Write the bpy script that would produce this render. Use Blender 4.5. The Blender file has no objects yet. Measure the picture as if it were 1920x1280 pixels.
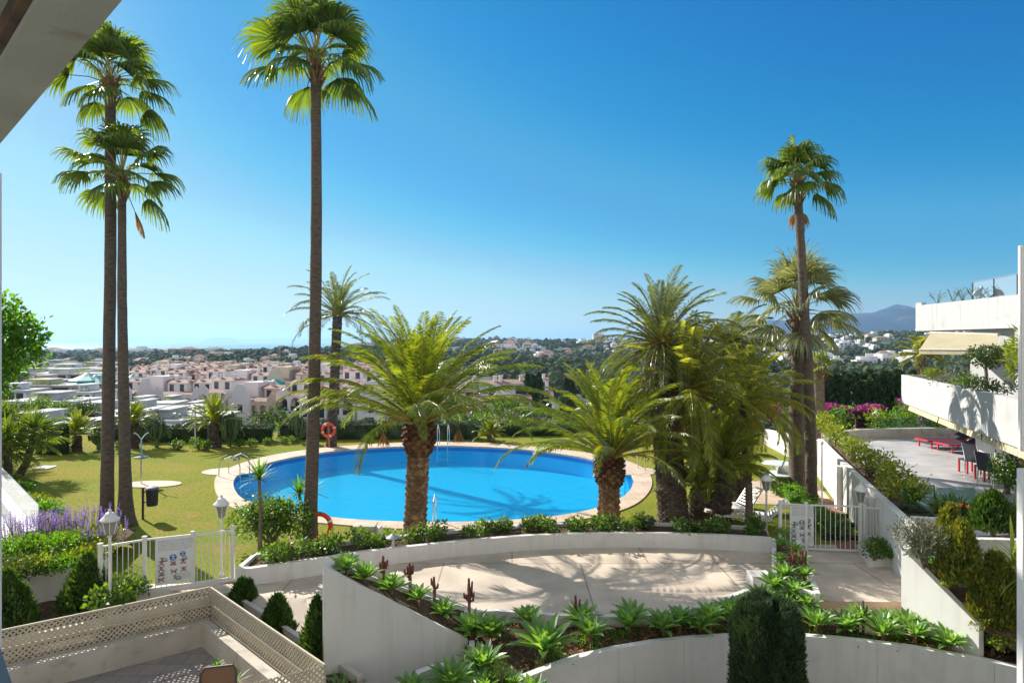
HAZE = True
import bpy, math, random
import numpy as np
from mathutils import Vector, Matrix
from mathutils.geometry import tessellate_polygon
random.seed(7); rng = np.random.default_rng(7)
PI = math.pi
scene = bpy.context.scene
COL = scene.collection
F = 1200.0; H = 5.2          # focal length in photo pixels, eye height above the lawn
SUN = Vector((-0.725, 0.688, math.tan(math.radians(32)))).normalized()

def at(px, py, z=0.0):
    y = F * (H - z) / (py - 640.0)
    return Vector(((px - 960.0) / F * y, y, z))
def atd(px, py, y):
    return Vector(((px - 960.0) / F * y, y, H - (py - 640.0) / F * y))

# ------------------------------------------------------------------ materials
MATS = {}
def M(name, col, col2=None, scale=4.0, rough=.75, bump=0.0, bscale=40.0, trans=0.0, island=0.0,
      metal=0.0, spec=.5, stain=None, streak=None, coords='Object', detail=6.0, tcol=None, emis=0, contrast=(.3,.7), bdist=.01, stretch=None):
    m = bpy.data.materials.new(name); m.use_nodes = True; MATS[name] = m
    nt = m.node_tree; N = nt.nodes; L = nt.links
    b = N['Principled BSDF']; out = N['Material Output']
    b.inputs['Roughness'].default_value = rough
    b.inputs['Metallic'].default_value = metal
    b.inputs['Specular IOR Level'].default_value = spec
    c = tuple(col) + (1,); c2 = tuple(col2 or [x * .8 for x in col]) + (1,)
    if coords == 'Object':
        tc = N.new('ShaderNodeTexCoord'); vec = tc.outputs['Object']
    else:
        tc = N.new('ShaderNodeNewGeometry'); vec = tc.outputs['Position']
    if stretch:
        mp = N.new('ShaderNodeMapping'); mp.inputs['Scale'].default_value = stretch
        L.new(vec, mp.inputs['Vector']); vec = mp.outputs['Vector']
    n = N.new('ShaderNodeTexNoise'); n.inputs['Scale'].default_value = scale; n.inputs['Detail'].default_value = detail
    L.new(vec, n.inputs['Vector'])
    mr = N.new('ShaderNodeMapRange'); mr.inputs['From Min'].default_value = contrast[0]; mr.inputs['From Max'].default_value = contrast[1]
    L.new(n.outputs['Fac'], mr.inputs['Value'])
    mx = N.new('ShaderNodeMix'); mx.data_type = 'RGBA'
    L.new(mr.outputs['Result'], mx.inputs['Factor'])
    mx.inputs['A'].default_value = c; mx.inputs['B'].default_value = c2
    colour = mx.outputs['Result']
    if stain:
        n2 = N.new('ShaderNodeTexNoise'); n2.inputs['Scale'].default_value = stain[1]; n2.inputs['Detail'].default_value = 8
        L.new(vec, n2.inputs['Vector'])
        r2 = N.new('ShaderNodeMapRange'); r2.inputs['From Min'].default_value = stain[2]; r2.inputs['From Max'].default_value = stain[3]
        L.new(n2.outputs['Fac'], r2.inputs['Value'])
        m2 = N.new('ShaderNodeMix'); m2.data_type = 'RGBA'
        L.new(r2.outputs['Result'], m2.inputs['Factor']); L.new(colour, m2.inputs['A']); m2.inputs['B'].default_value = tuple(stain[0]) + (1,)
        colour = m2.outputs['Result']
    if streak:
        mp2 = N.new('ShaderNodeMapping'); mp2.inputs['Scale'].default_value = (4.5, 4.5, .35); L.new(vec, mp2.inputs['Vector'])
        n4 = N.new('ShaderNodeTexNoise'); n4.inputs['Scale'].default_value = 1.2; n4.inputs['Detail'].default_value = 9; L.new(mp2.outputs['Vector'], n4.inputs['Vector'])
        r4 = N.new('ShaderNodeMapRange'); r4.inputs['From Min'].default_value = .5; r4.inputs['From Max'].default_value = .85; r4.inputs['To Max'].default_value = .7; L.new(n4.outputs['Fac'], r4.inputs['Value'])
        m4 = N.new('ShaderNodeMix'); m4.data_type = 'RGBA'; L.new(r4.outputs['Result'], m4.inputs['Factor']); L.new(colour, m4.inputs['A']); m4.inputs['B'].default_value = tuple(streak) + (1,)
        colour = m4.outputs['Result']
    if island:
        g = N.new('ShaderNodeNewGeometry')
        hs = N.new('ShaderNodeHueSaturation')
        a = N.new('ShaderNodeMapRange'); a.inputs['To Min'].default_value = 1 - island; a.inputs['To Max'].default_value = 1 + island
        L.new(g.outputs['Random Per Island'], a.inputs['Value']); L.new(a.outputs['Result'], hs.inputs['Value'])
        a2 = N.new('ShaderNodeMapRange'); a2.inputs['To Min'].default_value = .5 - island * .045; a2.inputs['To Max'].default_value = .5 + island * .045
        mm = N.new('ShaderNodeMath'); mm.operation = 'FRACT'; mu = N.new('ShaderNodeMath'); mu.operation = 'MULTIPLY'; mu.inputs[1].default_value = 17.3
        L.new(g.outputs['Random Per Island'], mu.inputs[0]); L.new(mu.outputs[0], mm.inputs[0]); L.new(mm.outputs[0], a2.inputs['Value'])
        L.new(a2.outputs['Result'], hs.inputs['Hue']); L.new(colour, hs.inputs['Color']); colour = hs.outputs['Color']
    L.new(colour, b.inputs['Base Color'])
    if bump:
        n3 = N.new('ShaderNodeTexNoise'); n3.inputs['Scale'].default_value = bscale; n3.inputs['Detail'].default_value = 5
        L.new(vec, n3.inputs['Vector'])
        bp = N.new('ShaderNodeBump'); bp.inputs['Strength'].default_value = bump; bp.inputs['Distance'].default_value = bdist
        L.new(n3.outputs['Fac'], bp.inputs['Height']); L.new(bp.outputs['Normal'], b.inputs['Normal'])
    if trans:
        t = N.new('ShaderNodeBsdfTranslucent')
        g2 = N.new('ShaderNodeMix'); g2.data_type = 'RGBA'; g2.blend_type = 'MULTIPLY'; g2.inputs['Factor'].default_value = 1
        L.new(colour, g2.inputs['A']); g2.inputs['B'].default_value = tuple(tcol or (2.6, 2.2, .8)) + (1,)
        L.new(g2.outputs['Result'], t.inputs['Color'])
        ms = N.new('ShaderNodeMixShader'); ms.inputs['Fac'].default_value = trans
        L.new(b.outputs['BSDF'], ms.inputs[1]); L.new(t.outputs['BSDF'], ms.inputs[2]); L.new(ms.outputs['Shader'], out.inputs['Surface'])
    return m

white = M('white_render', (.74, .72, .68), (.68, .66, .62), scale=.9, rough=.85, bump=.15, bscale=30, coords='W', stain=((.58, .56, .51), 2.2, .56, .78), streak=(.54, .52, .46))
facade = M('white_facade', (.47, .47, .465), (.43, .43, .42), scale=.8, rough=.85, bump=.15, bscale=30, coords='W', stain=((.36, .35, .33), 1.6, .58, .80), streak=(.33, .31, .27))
white_smooth = M('white_paint', (.80, .78, .75), (.76, .74, .72), rough=.5)
cream_wall = M('cream_wall', (.58, .53, .45), (.46, .42, .35), scale=2, rough=.9, bump=.15, coords='W', stain=((.33, .29, .24), 4, .56, .75))
beam_mat = M('weathered_beam', (.40, .41, .37), (.31, .32, .29), scale=1.6, rough=.9, bump=.3, bscale=45, coords='W', stain=((.22, .14, .08), 1.3, .60, .72), bdist=.02)
soil = M('soil', (.15, .085, .05), (.06, .035, .022), scale=3.5, rough=1, bump=1, bscale=28, coords='W', bdist=.05, stain=((.26, .19, .12), 7, .55, .72))
brown_dry = M('dry_fibre', (.30, .17, .07), (.12, .06, .03), scale=6, rough=.9, island=.5, bump=.5)
frond_dead = M('dead_frond', (.42, .27, .11), (.25, .14, .05), scale=3, rough=.8, island=.4, trans=.25, tcol=(1.6, 1.2, .7))
trunk_fan = M('fan_palm_bark', (.19, .145, .11), (.085, .065, .05), scale=2.5, rough=.95, bump=1, bscale=9, stretch=(3, 3, 9), bdist=.03)
trunk_can = M('canary_bark', (.32, .20, .11), (.14, .075, .04), scale=5, rough=.95, bump=.8, bscale=22, island=.45, bdist=.02)
boot_m = M('old_leaf_bases', (.20, .10, .05), (.07, .035, .02), scale=5, rough=.95, bump=.8, bscale=22, island=.6, bdist=.02)
trunk_dark = M('dark_bark', (.15, .11, .085), (.07, .05, .04), scale=5, rough=.95, bump=.8, bscale=20, island=.4, bdist=.02)
trunk_wood = M('grey_bark', (.24, .18, .13), (.13, .10, .075), scale=5, rough=.95, bump=.8, bscale=20, bdist=.02)
leaf_fan = M('fan_palm_leaf', (.095, .145, .03), (.045, .08, .022), scale=1.2, rough=.36, trans=.42, island=.35, spec=.6, tcol=(3.3, 2.9, .5))
leaf_fan_silver = M('silver_fan_leaf', (.27, .30, .17), (.14, .17, .09), scale=1.2, rough=.38, trans=.3, island=.35, spec=.6, tcol=(1.9, 1.7, .7))
leaf_can = M('canary_leaf', (.16, .23, .025), (.08, .13, .018), scale=.9, rough=.34, trans=.42, island=.35, spec=.6, tcol=(2.9, 2.3, .4), stain=((.24, .19, .02), .8, .60, .76))
leaf_date = M('date_leaf', (.15, .19, .07), (.085, .115, .045), scale=.9, rough=.4, trans=.3, island=.35, tcol=(2.2, 2.0, .7))
leaf_olive = M('olive_frond', (.25, .28, .055), (.15, .18, .04), scale=.9, rough=.45, trans=.5, island=.4, tcol=(2.3, 2.1, .6), stain=((.19, .13, .02), .8, .60, .76))
rachis_m = M('rachis', (.40, .32, .05), (.22, .2, .05), rough=.4)
leaf_agave = M('agave_leaf', (.23, .38, .12), (.12, .24, .08), scale=5, rough=.42, trans=.3, island=.25, tcol=(2.4, 2.4, .6))
leaf_shrub = M('shrub_leaf', (.11, .205, .035), (.055, .115, .024), scale=3, rough=.48, trans=.35, island=.5, spec=.6, tcol=(2.6, 2.3, .5))
leaf_dark = M('dark_leaf', (.07, .125, .03), (.04, .075, .02), scale=2, rough=.4, trans=.25, island=.5, spec=.5)
leaf_lime = M('lime_leaf', (.24, .30, .03), (.13, .20, .02), scale=2, rough=.4, trans=.4, island=.45, tcol=(1.9, 1.7, .4))
leaf_bright = M('bright_leaf', (.11, .22, .025), (.06, .13, .015), scale=2, rough=.5, trans=.45, island=.4, tcol=(2.4, 2.6, .5))
leaf_thuja = M('thuja_leaf', (.26, .26, .04), (.11, .16, .03), scale=4, rough=.6, trans=.3, island=.5, tcol=(1.8, 1.6, .5))
leaf_thuja2 = M('green_thuja_leaf', (.085, .16, .03), (.045, .095, .02), scale=4, rough=.6, trans=.3, island=.5, tcol=(1.8, 1.8, .5))
leaf_yew = M('yew_leaf', (.055, .10, .04), (.028, .055, .024), scale=3, rough=.6, trans=.1, island=.5)
leaf_grey = M('grey_leaf', (.14, .17, .12), (.08, .10, .075), scale=3, rough=.6, trans=.2, island=.4)
purple = M('purple_flower', (.26, .17, .46), (.36, .26, .55), scale=9, rough=.6, trans=.3, island=.4, tcol=(1.5, 1.3, 1.6))
magenta = M('magenta_flower', (.50, .03, .30), (.34, .02, .22), scale=4, rough=.6, trans=.3, island=.4, tcol=(1.6, 1, 1.5))
orange_m = M('orange_fruit', (.85, .30, .02), (.75, .22, .02), rough=.5)
yellow_m = M('yellow_fruit', (.85, .60, .03), (.75, .5, .02), rough=.5)
red_cact = M('red_cactus', (.24, .06, .045), (.12, .05, .035), scale=12, rough=.6)
cact_m = M('cactus_green', (.11, .17, .06), (.06, .10, .04), scale=5, rough=.6)
metal_w = M('white_metal', (.78, .77, .74), (.68, .66, .62), scale=8, rough=.4)
chrome = M('steel', (.7, .72, .75), rough=.2, metal=1)
dark_metal = M('dark_metal', (.05, .05, .055), rough=.45)
glass_lamp = M('lamp_glass', (.40, .40, .32), (.3, .3, .25), rough=.15, trans=.3, tcol=(1, 1, .8))
red_p = M('red_paint', (.55, .035, .05), (.45, .03, .04), rough=.45)
red_ring = M('lifebuoy_red', (.85, .07, .02), (.75, .06, .02), rough=.4)
black_sling = M('black_sling', (.03, .033, .045), rough=.7)
lattice_m = M('lattice_cream', (.56, .50, .38), (.46, .41, .31), scale=3, rough=.8)
awning_m = M('awning_cream', (.62, .56, .38), (.54, .48, .32), scale=2, rough=.9, trans=.35, tcol=(1.2, 1.15, 1.0))
valance_y = M('valance_yellow', (.75, .66, .38), rough=.9)
terracotta = M('terracotta', (.42, .16, .08), (.32, .12, .06), scale=3, rough=.85)
roof_m = M('roof_tile', (.36, .23, .18), (.22, .14, .11), scale=1.2, rough=.9, bump=.6, bscale=5, bdist=.1)
win_m = M('window_dark', (.035, .045, .06), (.02, .03, .04), rough=.12, spec=.8)
stone_m = M('stone_cladding', (.42, .41, .42), (.30, .29, .30), scale=1.6, rough=.9)
green_roof = M('turquoise_canopy', (.02, .30, .30), (.01, .2, .22), rough=.6)
blue_m = M('blue_cover', (.02, .09, .35), rough=.5)
peach = M('peach_wall', (.62, .44, .34), (.54, .38, .30), scale=.4, rough=.9)
pale_wall = M('pale_wall', (.74, .67, .64), (.66, .59, .57), scale=.3, rough=.9)
sand_wall = M('sand_wall', (.58, .50, .38), (.48, .42, .33), scale=.3, rough=.9)
far_white = M('far_white', (.72, .71, .69), (.62, .61, .60), scale=.1, rough=.9)
tile_step = M('coping_tile', (.62, .46, .33), (.52, .38, .27), scale=1.5, rough=.75, bump=.1, coords='W')
path_brick = M('brick_path', (.35, .17, .11), (.25, .12, .08), scale=4, rough=.85, bump=.4, coords='W')
stepdark = M('dark_sleeper', (.03, .025, .02), rough=.9)

def paving(name, c1, c2, joint, sx, sy, jw=.012, rough=.8):
    m = bpy.data.materials.new(name); m.use_nodes = True
    nt = m.node_tree; N = nt.nodes; L = nt.links; b = N['Principled BSDF']; b.inputs['Roughness'].default_value = rough
    g = N.new('ShaderNodeNewGeometry')
    br = N.new('ShaderNodeTexBrick'); br.inputs['Scale'].default_value = 1; br.inputs['Brick Width'].default_value = sx; br.inputs['Row Height'].default_value = sy
    br.inputs['Mortar Size'].default_value = jw; br.offset = .5
    br.inputs['Color1'].default_value = (*c1, 1); br.inputs['Color2'].default_value = (*c2, 1); br.inputs['Mortar'].default_value = (*joint, 1)
    L.new(g.outputs['Position'], br.inputs['Vector'])
    n = N.new('ShaderNodeTexNoise'); n.inputs['Scale'].default_value = 1.3; n.inputs['Detail'].default_value = 9; L.new(g.outputs['Position'], n.inputs['Vector'])
    r = N.new('ShaderNodeMapRange'); r.inputs['From Min'].default_value = .3; r.inputs['From Max'].default_value = .7; r.inputs['To Min'].default_value = .78; r.inputs['To Max'].default_value = 1.12
    L.new(n.outputs['Fac'], r.inputs['Value'])
    n2 = N.new('ShaderNodeTexNoise'); n2.inputs['Scale'].default_value = 45; n2.inputs['Detail'].default_value = 3; L.new(g.outputs['Position'], n2.inputs['Vector'])
    r2 = N.new('ShaderNodeMapRange'); r2.inputs['From Min'].default_value = .3; r2.inputs['From Max'].default_value = .7; r2.inputs['To Min'].default_value = .88; r2.inputs['To Max'].default_value = 1.08
    L.new(n2.outputs['Fac'], r2.inputs['Value'])
    mu0 = N.new('ShaderNodeMath'); mu0.operation = 'MULTIPLY'; L.new(r.outputs[0], mu0.inputs[0]); L.new(r2.outputs[0], mu0.inputs[1])
    mu = N.new('ShaderNodeVectorMath'); mu.operation = 'SCALE'; L.new(br.outputs['Color'], mu.inputs[0]); L.new(mu0.outputs[0], mu.inputs['Scale'])
    L.new(mu.outputs[0], b.inputs['Base Color'])
    bp = N.new('ShaderNodeBump'); bp.inputs['Strength'].default_value = .2; bp.inputs['Distance'].default_value = .01
    L.new(n2.outputs['Fac'], bp.inputs['Height']); L.new(bp.outputs['Normal'], b.inputs['Normal'])
    return m
terrace_mat = paving('terrace_concrete', (.60, .50, .395), (.56, .47, .37), (.33, .28, .22), 3.2, 3.0, .02)
tile_terrace_mat = paving('terrace_tile', (.50, .48, .47), (.46, .44, .43), (.36, .35, .34), .6, .3, .008, .5)
coping_mat = paving('coping_stone', (.66, .50, .37), (.60, .45, .33), (.45, .34, .25), .5, .5, .01)
patio_mat = paving('patio_floor', (.30, .26, .235), (.27, .235, .21), (.17, .15, .13), .4, .4, .01)
palewalk_mat = paving('pale_floor', (.72, .70, .66), (.68, .66, .63), (.5, .5, .47), .6, .6, .01)

def lawn_material():
    m = bpy.data.materials.new('lawn_grass'); m.use_nodes = True
    nt = m.node_tree; N = nt.nodes; L = nt.links; b = N['Principled BSDF']; b.inputs['Roughness'].default_value = .95; b.inputs['Specular IOR Level'].default_value = .05
    g = N.new('ShaderNodeNewGeometry')
    def noise(s, d):
        n = N.new('ShaderNodeTexNoise'); n.inputs['Scale'].default_value = s; n.inputs['Detail'].default_value = d; L.new(g.outputs['Position'], n.inputs['Vector']); return n
    def mixc(f, a, bb, lo, hi):
        r = N.new('ShaderNodeMapRange'); r.inputs['From Min'].default_value = lo; r.inputs['From Max'].default_value = hi; L.new(f, r.inputs['Value'])
        x = N.new('ShaderNodeMix'); x.data_type = 'RGBA'; L.new(r.outputs[0], x.inputs['Factor'])
        for k, v in (('A', a), ('B', bb)):
            if isinstance(v, tuple): x.inputs[k].default_value = (*v, 1)
            else: L.new(v, x.inputs[k])
        return x.outputs['Result']
    c = mixc(noise(.22, 5).outputs['Fac'], (.32, .29, .04), (.21, .26, .035), .38, .62)
    c = mixc(noise(.9, 8).outputs['Fac'], c, (.36, .27, .075), .50, .72)
    c = mixc(noise(11, 6).outputs['Fac'], c, (.09, .12, .02), .45, .78)
    c = mixc(noise(42, 4).outputs['Fac'], c, (.30, .28, .09), .56, .82)
    L.new(c, b.inputs['Base Color'])
    bp = N.new('ShaderNodeBump'); bp.inputs['Strength'].default_value = 1; bp.inputs['Distance'].default_value = .05
    L.new(noise(28, 5).outputs['Fac'], bp.inputs['Height']); L.new(bp.outputs['Normal'], b.inputs['Normal'])
    return m
lawn_mat = lawn_material()

def water_material(name, col, fac=1.0, bump=.08, scale=(2.5, 6)):
    m = bpy.data.materials.new(name); m.use_nodes = True
    nt = m.node_tree; N = nt.nodes; L = nt.links
    N.remove(N['Principled BSDF']); out = N['Material Output']
    t = N.new('ShaderNodeBsdfTransparent'); t.inputs['Color'].default_value = (*col, 1)
    gl = N.new('ShaderNodeBsdfGlossy'); gl.inputs['Roughness'].default_value = .04
    fr = N.new('ShaderNodeFresnel'); fr.inputs['IOR'].default_value = 1.33
    g = N.new('ShaderNodeNewGeometry'); n = N.new('ShaderNodeTexNoise'); n.inputs['Scale'].default_value = scale[0]; n.inputs['Detail'].default_value = 3
    L.new(g.outputs['Position'], n.inputs['Vector'])
    bp = N.new('ShaderNodeBump'); bp.inputs['Strength'].default_value = bump; bp.inputs['Distance'].default_value = .1
    L.new(n.outputs['Fac'], bp.inputs['Height']); L.new(bp.outputs['Normal'], gl.inputs['Normal']); L.new(bp.outputs['Normal'], fr.inputs['Normal'])
    mu = N.new('ShaderNodeMath'); mu.operation = 'MULTIPLY'; mu.inputs[1].default_value = fac; L.new(fr.outputs[0], mu.inputs[0])
    ms = N.new('ShaderNodeMixShader'); L.new(mu.outputs[0], ms.inputs[0]); L.new(t.outputs[0], ms.inputs[1]); L.new(gl.outputs[0], ms.inputs[2])
    L.new(ms.outputs[0], out.inputs['Surface'])
    return m
def glass_material(name, col, fac=.7):
    return water_material(name, col, fac, .0, (1, 1))
water_mat = water_material('pool_water', (.66, .98, 1.0), .55, .45, (3.5, 6))
glass_mat = glass_material('balustrade_glass', (.72, .86, .83))

# ------------------------------------------------------------------ mesh helpers
class MB:
    def __init__(s): s.v = []; s.f = []; s.m = []
    def add(s, vs, fs, mi=0):
        o = len(s.v); s.v.extend(tuple(p) for p in vs); s.f.extend(tuple(i + o for i in f) for f in fs); s.m.extend([mi] * len(fs))
    def box(s, a, b, mi=0):
        x0, y0, z0 = a; x1, y1, z1 = b
        s.add([(x0, y0, z0), (x1, y0, z0), (x1, y1, z0), (x0, y1, z0), (x0, y0, z1), (x1, y0, z1), (x1, y1, z1), (x0, y1, z1)],
              [(3, 2, 1, 0), (4, 5, 6, 7), (0, 1, 5, 4), (1, 2, 6, 5), (2, 3, 7, 6), (3, 0, 4, 7)], mi)
    def bar(s, p, q, w, h=None, mi=0, up=(0, 0, 1)):
        p = Vector(p); q = Vector(q); d = (q - p).normalized(); h = h or w; u = Vector(up)
        if abs(d.dot(u)) > .98: u = Vector((0, 1, 0))
        a = d.cross(u).normalized() * w / 2; b = a.cross(d).normalized() * h / 2
        s.add([p - a - b, p + a - b, p + a + b, p - a + b, q - a - b, q + a - b, q + a + b, q - a + b],
              [(3, 2, 1, 0), (4, 5, 6, 7), (0, 1, 5, 4), (1, 2, 6, 5), (2, 3, 7, 6), (3, 0, 4, 7)], mi)
    def tube(s, pts, rad, n=8, cap=True, mi=0, jit=0):
        pts = [Vector(p) for p in pts]; rad = rad if hasattr(rad, '__len__') else [rad] * len(pts)
        vs = []; up = None
        for i, p in enumerate(pts):
            d = (pts[min(i + 1, len(pts) - 1)] - pts[max(i - 1, 0)]).normalized()
            if up is None: up = Vector((1, 0, 0)) if abs(d.x) < .9 else Vector((0, 1, 0))
            a = (up - d * up.dot(d)).normalized(); up = a; b = d.cross(a)
            for k in range(n):
                t = 2 * PI * k / n; r = rad[i] * (1 + (random.uniform(-jit, jit) if jit else 0)); vs.append(p + (a * math.cos(t) + b * math.sin(t)) * r)
        fs = [(i * n + k, i * n + (k + 1) % n, (i + 1) * n + (k + 1) % n, (i + 1) * n + k) for i in range(len(pts) - 1) for k in range(n)]
        if cap: fs += [tuple(range(n))[::-1], tuple(range((len(pts) - 1) * n, len(pts) * n))]
        s.add(vs, fs, mi)
    def lathe(s, c, prof, n=12, mi=0):
        s.tube([(c[0], c[1], c[2] + z) for r, z in prof], [max(r, .0005) for r, z in prof], n, True, mi) if False else s._lathe(c, prof, n, mi)
    def _lathe(s, c, prof, n, mi):
        vs = []
        for r, z in prof:
            for k in range(n): t = 2 * PI * k / n; vs.append((c[0] + r * math.cos(t), c[1] + r * math.sin(t), c[2] + z))
        fs = [(i * n + k, i * n + (k + 1) % n, (i + 1) * n + (k + 1) % n, (i + 1) * n + k) for i in range(len(prof) - 1) for k in range(n)]
        fs += [tuple(range(n))[::-1], tuple(range((len(prof) - 1) * n, len(prof) * n))]
        s.add(vs, fs, mi)
    def wall(s, pts, th, mi=0, side=1):
        """pts: list of (x, y, ztop, zbot); thickness grows to the left (side=1) of the direction"""
        P = [Vector((p[0], p[1])) for p in pts]; vs = []
        for i, p in enumerate(P):
            d = (P[min(i + 1, len(P) - 1)] - P[max(i - 1, 0)]).normalized(); n = Vector((-d.y, d.x)) * th * side
            q = p + n; zt, zb = pts[i][2], pts[i][3]
            vs += [(p.x, p.y, zb), (p.x, p.y, zt), (q.x, q.y, zt), (q.x, q.y, zb)]
        fs = []
        for i in range(len(P) - 1):
            a = 4 * i; b = a + 4
            for k in range(4): fs.append((a + k, b + k, b + (k + 1) % 4, a + (k + 1) % 4))
        fs += [(3, 2, 1, 0), tuple(4 * (len(P) - 1) + k for k in range(4))]
        if side < 0: fs = [f[::-1] for f in fs]
        s.add(vs, [f[::-1] for f in fs], mi)
    def poly(s, pts, z=None, holes=(), mi=0):
        loops = [[Vector((p[0], p[1], 0)) for p in pts]] + [[Vector((p[0], p[1], 0)) for p in h] for h in holes]
        allp = [p for l in loops for p in l]
        src = list(pts) + [p for h in holes for p in h]
        tr = tessellate_polygon(loops)
        vs = [(p[0], p[1], p[2] if z is None else z) for p in src]
        fs = []
        for t in tr:
            a, b, c = (allp[i] for i in t)
            fs.append(tuple(t) if (b - a).cross(c - a).z > 0 else tuple(t)[::-1])
        s.add(vs, fs, mi)
    def prism(s, pts, z0, z1, mi=0):
        n = len(pts); area = sum(pts[i][0] * pts[(i + 1) % n][1] - pts[(i + 1) % n][0] * pts[i][1] for i in range(n))
        if area < 0: pts = pts[::-1]
        vs = [(p[0], p[1], z0) for p in pts] + [(p[0], p[1], z1) for p in pts]
        s.add(vs, [tuple(range(n))[::-1], tuple(range(n, 2 * n))] + [(i, (i + 1) % n, n + (i + 1) % n, n + i) for i in range(n)], mi)
    def ribbon(s, A, B, n=6, bump=0, mi=0):
        """soil strip between polylines A and B (same count)"""
        vs = []
        for a, b in zip(A, B):
            for k in range(n + 1):
                t = k / n; p = Vector(a).lerp(Vector(b), t); p.z += random.uniform(-bump, bump) if 0 < k < n else 0; vs.append(p)
        fs = [(i * (n + 1) + k, (i + 1) * (n + 1) + k, (i + 1) * (n + 1) + k + 1, i * (n + 1) + k + 1) for i in range(len(A) - 1) for k in range(n)]
        s.add(vs, fs, mi)

def link(o, parent=None):
    COL.objects.link(o)
    if parent: o.parent = parent
    return o
def obj(name, mb, mat, parent=None, smooth=False, world=True, origin=None):
    """one mesh object; world=True: mb is in world coordinates and gets an origin at its base"""
    V = np.array(mb.v, dtype=np.float64).reshape(-1, 3)
    if parent is not None:
        off = Vector((0, 0, 0)); p = parent
        while p is not None: off += p.location; p = p.parent
        if not world: off = Vector((0, 0, 0))
        loc = Vector((0, 0, 0))
    else:
        loc = Vector(origin) if origin is not None else Vector(((V[:, 0].min() + V[:, 0].max()) / 2, (V[:, 1].min() + V[:, 1].max()) / 2, V[:, 2].min()))
        off = loc if world else Vector((0, 0, 0))
    V = V - np.array(off)
    me = bpy.data.meshes.new(name); me.from_pydata(V.tolist(), [], mb.f)
    mats = mat if isinstance(mat, (list, tuple)) else [mat]
    for m in mats: me.materials.append(m)
    if len(mats) > 1: me.polygons.foreach_set('material_index', mb.m)
    if smooth: me.polygons.foreach_set('use_smooth', [True] * len(me.polygons))
    me.update()
    o = bpy.data.objects.new(name, me); o.location = loc
    return link(o, parent)
def tag(o, label=None, cat=None, group=None, kind=None):
    if label: o['label'] = label
    if cat: o['category'] = cat
    if group: o['group'] = group
    if kind: o['kind'] = kind
    return o
def thing(name, label, cat, loc=(0, 0, 0), group=None, rz=0):
    o = bpy.data.objects.new(name, None); o.empty_display_size = .2; link(o); o.location = loc; o.rotation_euler = (0, 0, rz)
    return tag(o, label, cat, group)
def struct(name, mb, mat, smooth=False, label=None):
    o = obj(name, mb, mat, smooth=smooth); o['kind'] = 'structure'
    if label: o['label'] = label
    return o
KIDS = {}
def copy_tree(o, loc=None, rz=None, sc=None, parent=None, label=None, group=None):
    c = o.copy(); COL.objects.link(c); c.parent = parent
    if loc is not None: c.location = loc
    if rz is not None: c.rotation_euler = (0, 0, rz)
    if sc is not None: c.scale = (sc, sc, sc) if not hasattr(sc, '__len__') else sc
    if label: c['label'] = label
    if group: c['group'] = group
    for ch in [x for x in o.children]: copy_tree(ch, parent=c)
    return c
ORD = ['first', 'second', 'third', 'fourth', 'fifth', 'sixth', 'seventh', 'eighth', 'ninth', 'tenth', 'eleventh', 'twelfth',
       'thirteenth', 'fourteenth', 'fifteenth', 'sixteenth', 'seventeenth', 'eighteenth', 'nineteenth', 'twentieth', 'twenty-first', 'twenty-second', 'twenty-third', 'twenty-fourth', 'twenty-fifth', 'twenty-sixth']

# ------------------------------------------------------------------ plant meshes (numpy)
def quads_to_mb(P, mi=0, mb=None):
    """P: (n,4,3) array of quads"""
    mb = mb or MB(); o = len(mb.v); n = len(P)
    mb.v.extend(map(tuple, P.reshape(-1, 3))); mb.f.extend([(o + 4 * i, o + 4 * i + 1, o + 4 * i + 2, o + 4 * i + 3) for i in range(n)]); mb.m.extend([mi] * n)
    return mb
def rand_dirs(n):
    d = rng.normal(size=(n, 3)); return d / np.linalg.norm(d, axis=1, keepdims=True)
def leaves(C, D, L, W, fold=.0):
    """rhombus leaves at C (n,3) pointing along D, length L, width W (n or scalars)"""
    n = len(C); L = np.broadcast_to(L, (n,)); W = np.broadcast_to(W, (n,))
    r = rand_dirs(n); S = np.cross(D, r); S /= np.linalg.norm(S, axis=1, keepdims=True) + 1e-9
    P = np.empty((n, 4, 3)); m = C + D * (L * .45)[:, None]
    P[:, 0] = C; P[:, 1] = m + S * (W / 2)[:, None]; P[:, 2] = C + D * L[:, None]; P[:, 3] = m - S * (W / 2)[:, None]
    return P
def crown_leaves(blobs, per, L, W, outward=.6, up=.2, shell=.55):
    """blobs: (cx,cy,cz,rx,ry,rz) ellipsoids; leaves fill their outer shell"""
    out = []
    for (cx, cy, cz, rx, ry, rz) in blobs:
        n = int(per * (rx * ry + ry * rz + rx * rz) / 3) + 8
        d = rand_dirs(n); t = shell + (1 - shell) * rng.random(n) ** .7
        # lumpy radius
        lump = 1 + .18 * np.sin(d[:, 0] * 5 + cx * 7) * np.cos(d[:, 1] * 6 + cy * 5) + .12 * np.sin(d[:, 2] * 9 + cz)
        C = d * (t * lump)[:, None] * np.array([rx, ry, rz]) + np.array([cx, cy, cz])
        D = d * outward + rand_dirs(n) * .8 + np.array([0, 0, up]); D /= np.linalg.norm(D, axis=1, keepdims=True)
        out.append(leaves(C, D, L * rng.uniform(.6, 1.2, n), W * rng.uniform(.7, 1.2, n)))
    return np.concatenate(out)
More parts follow.
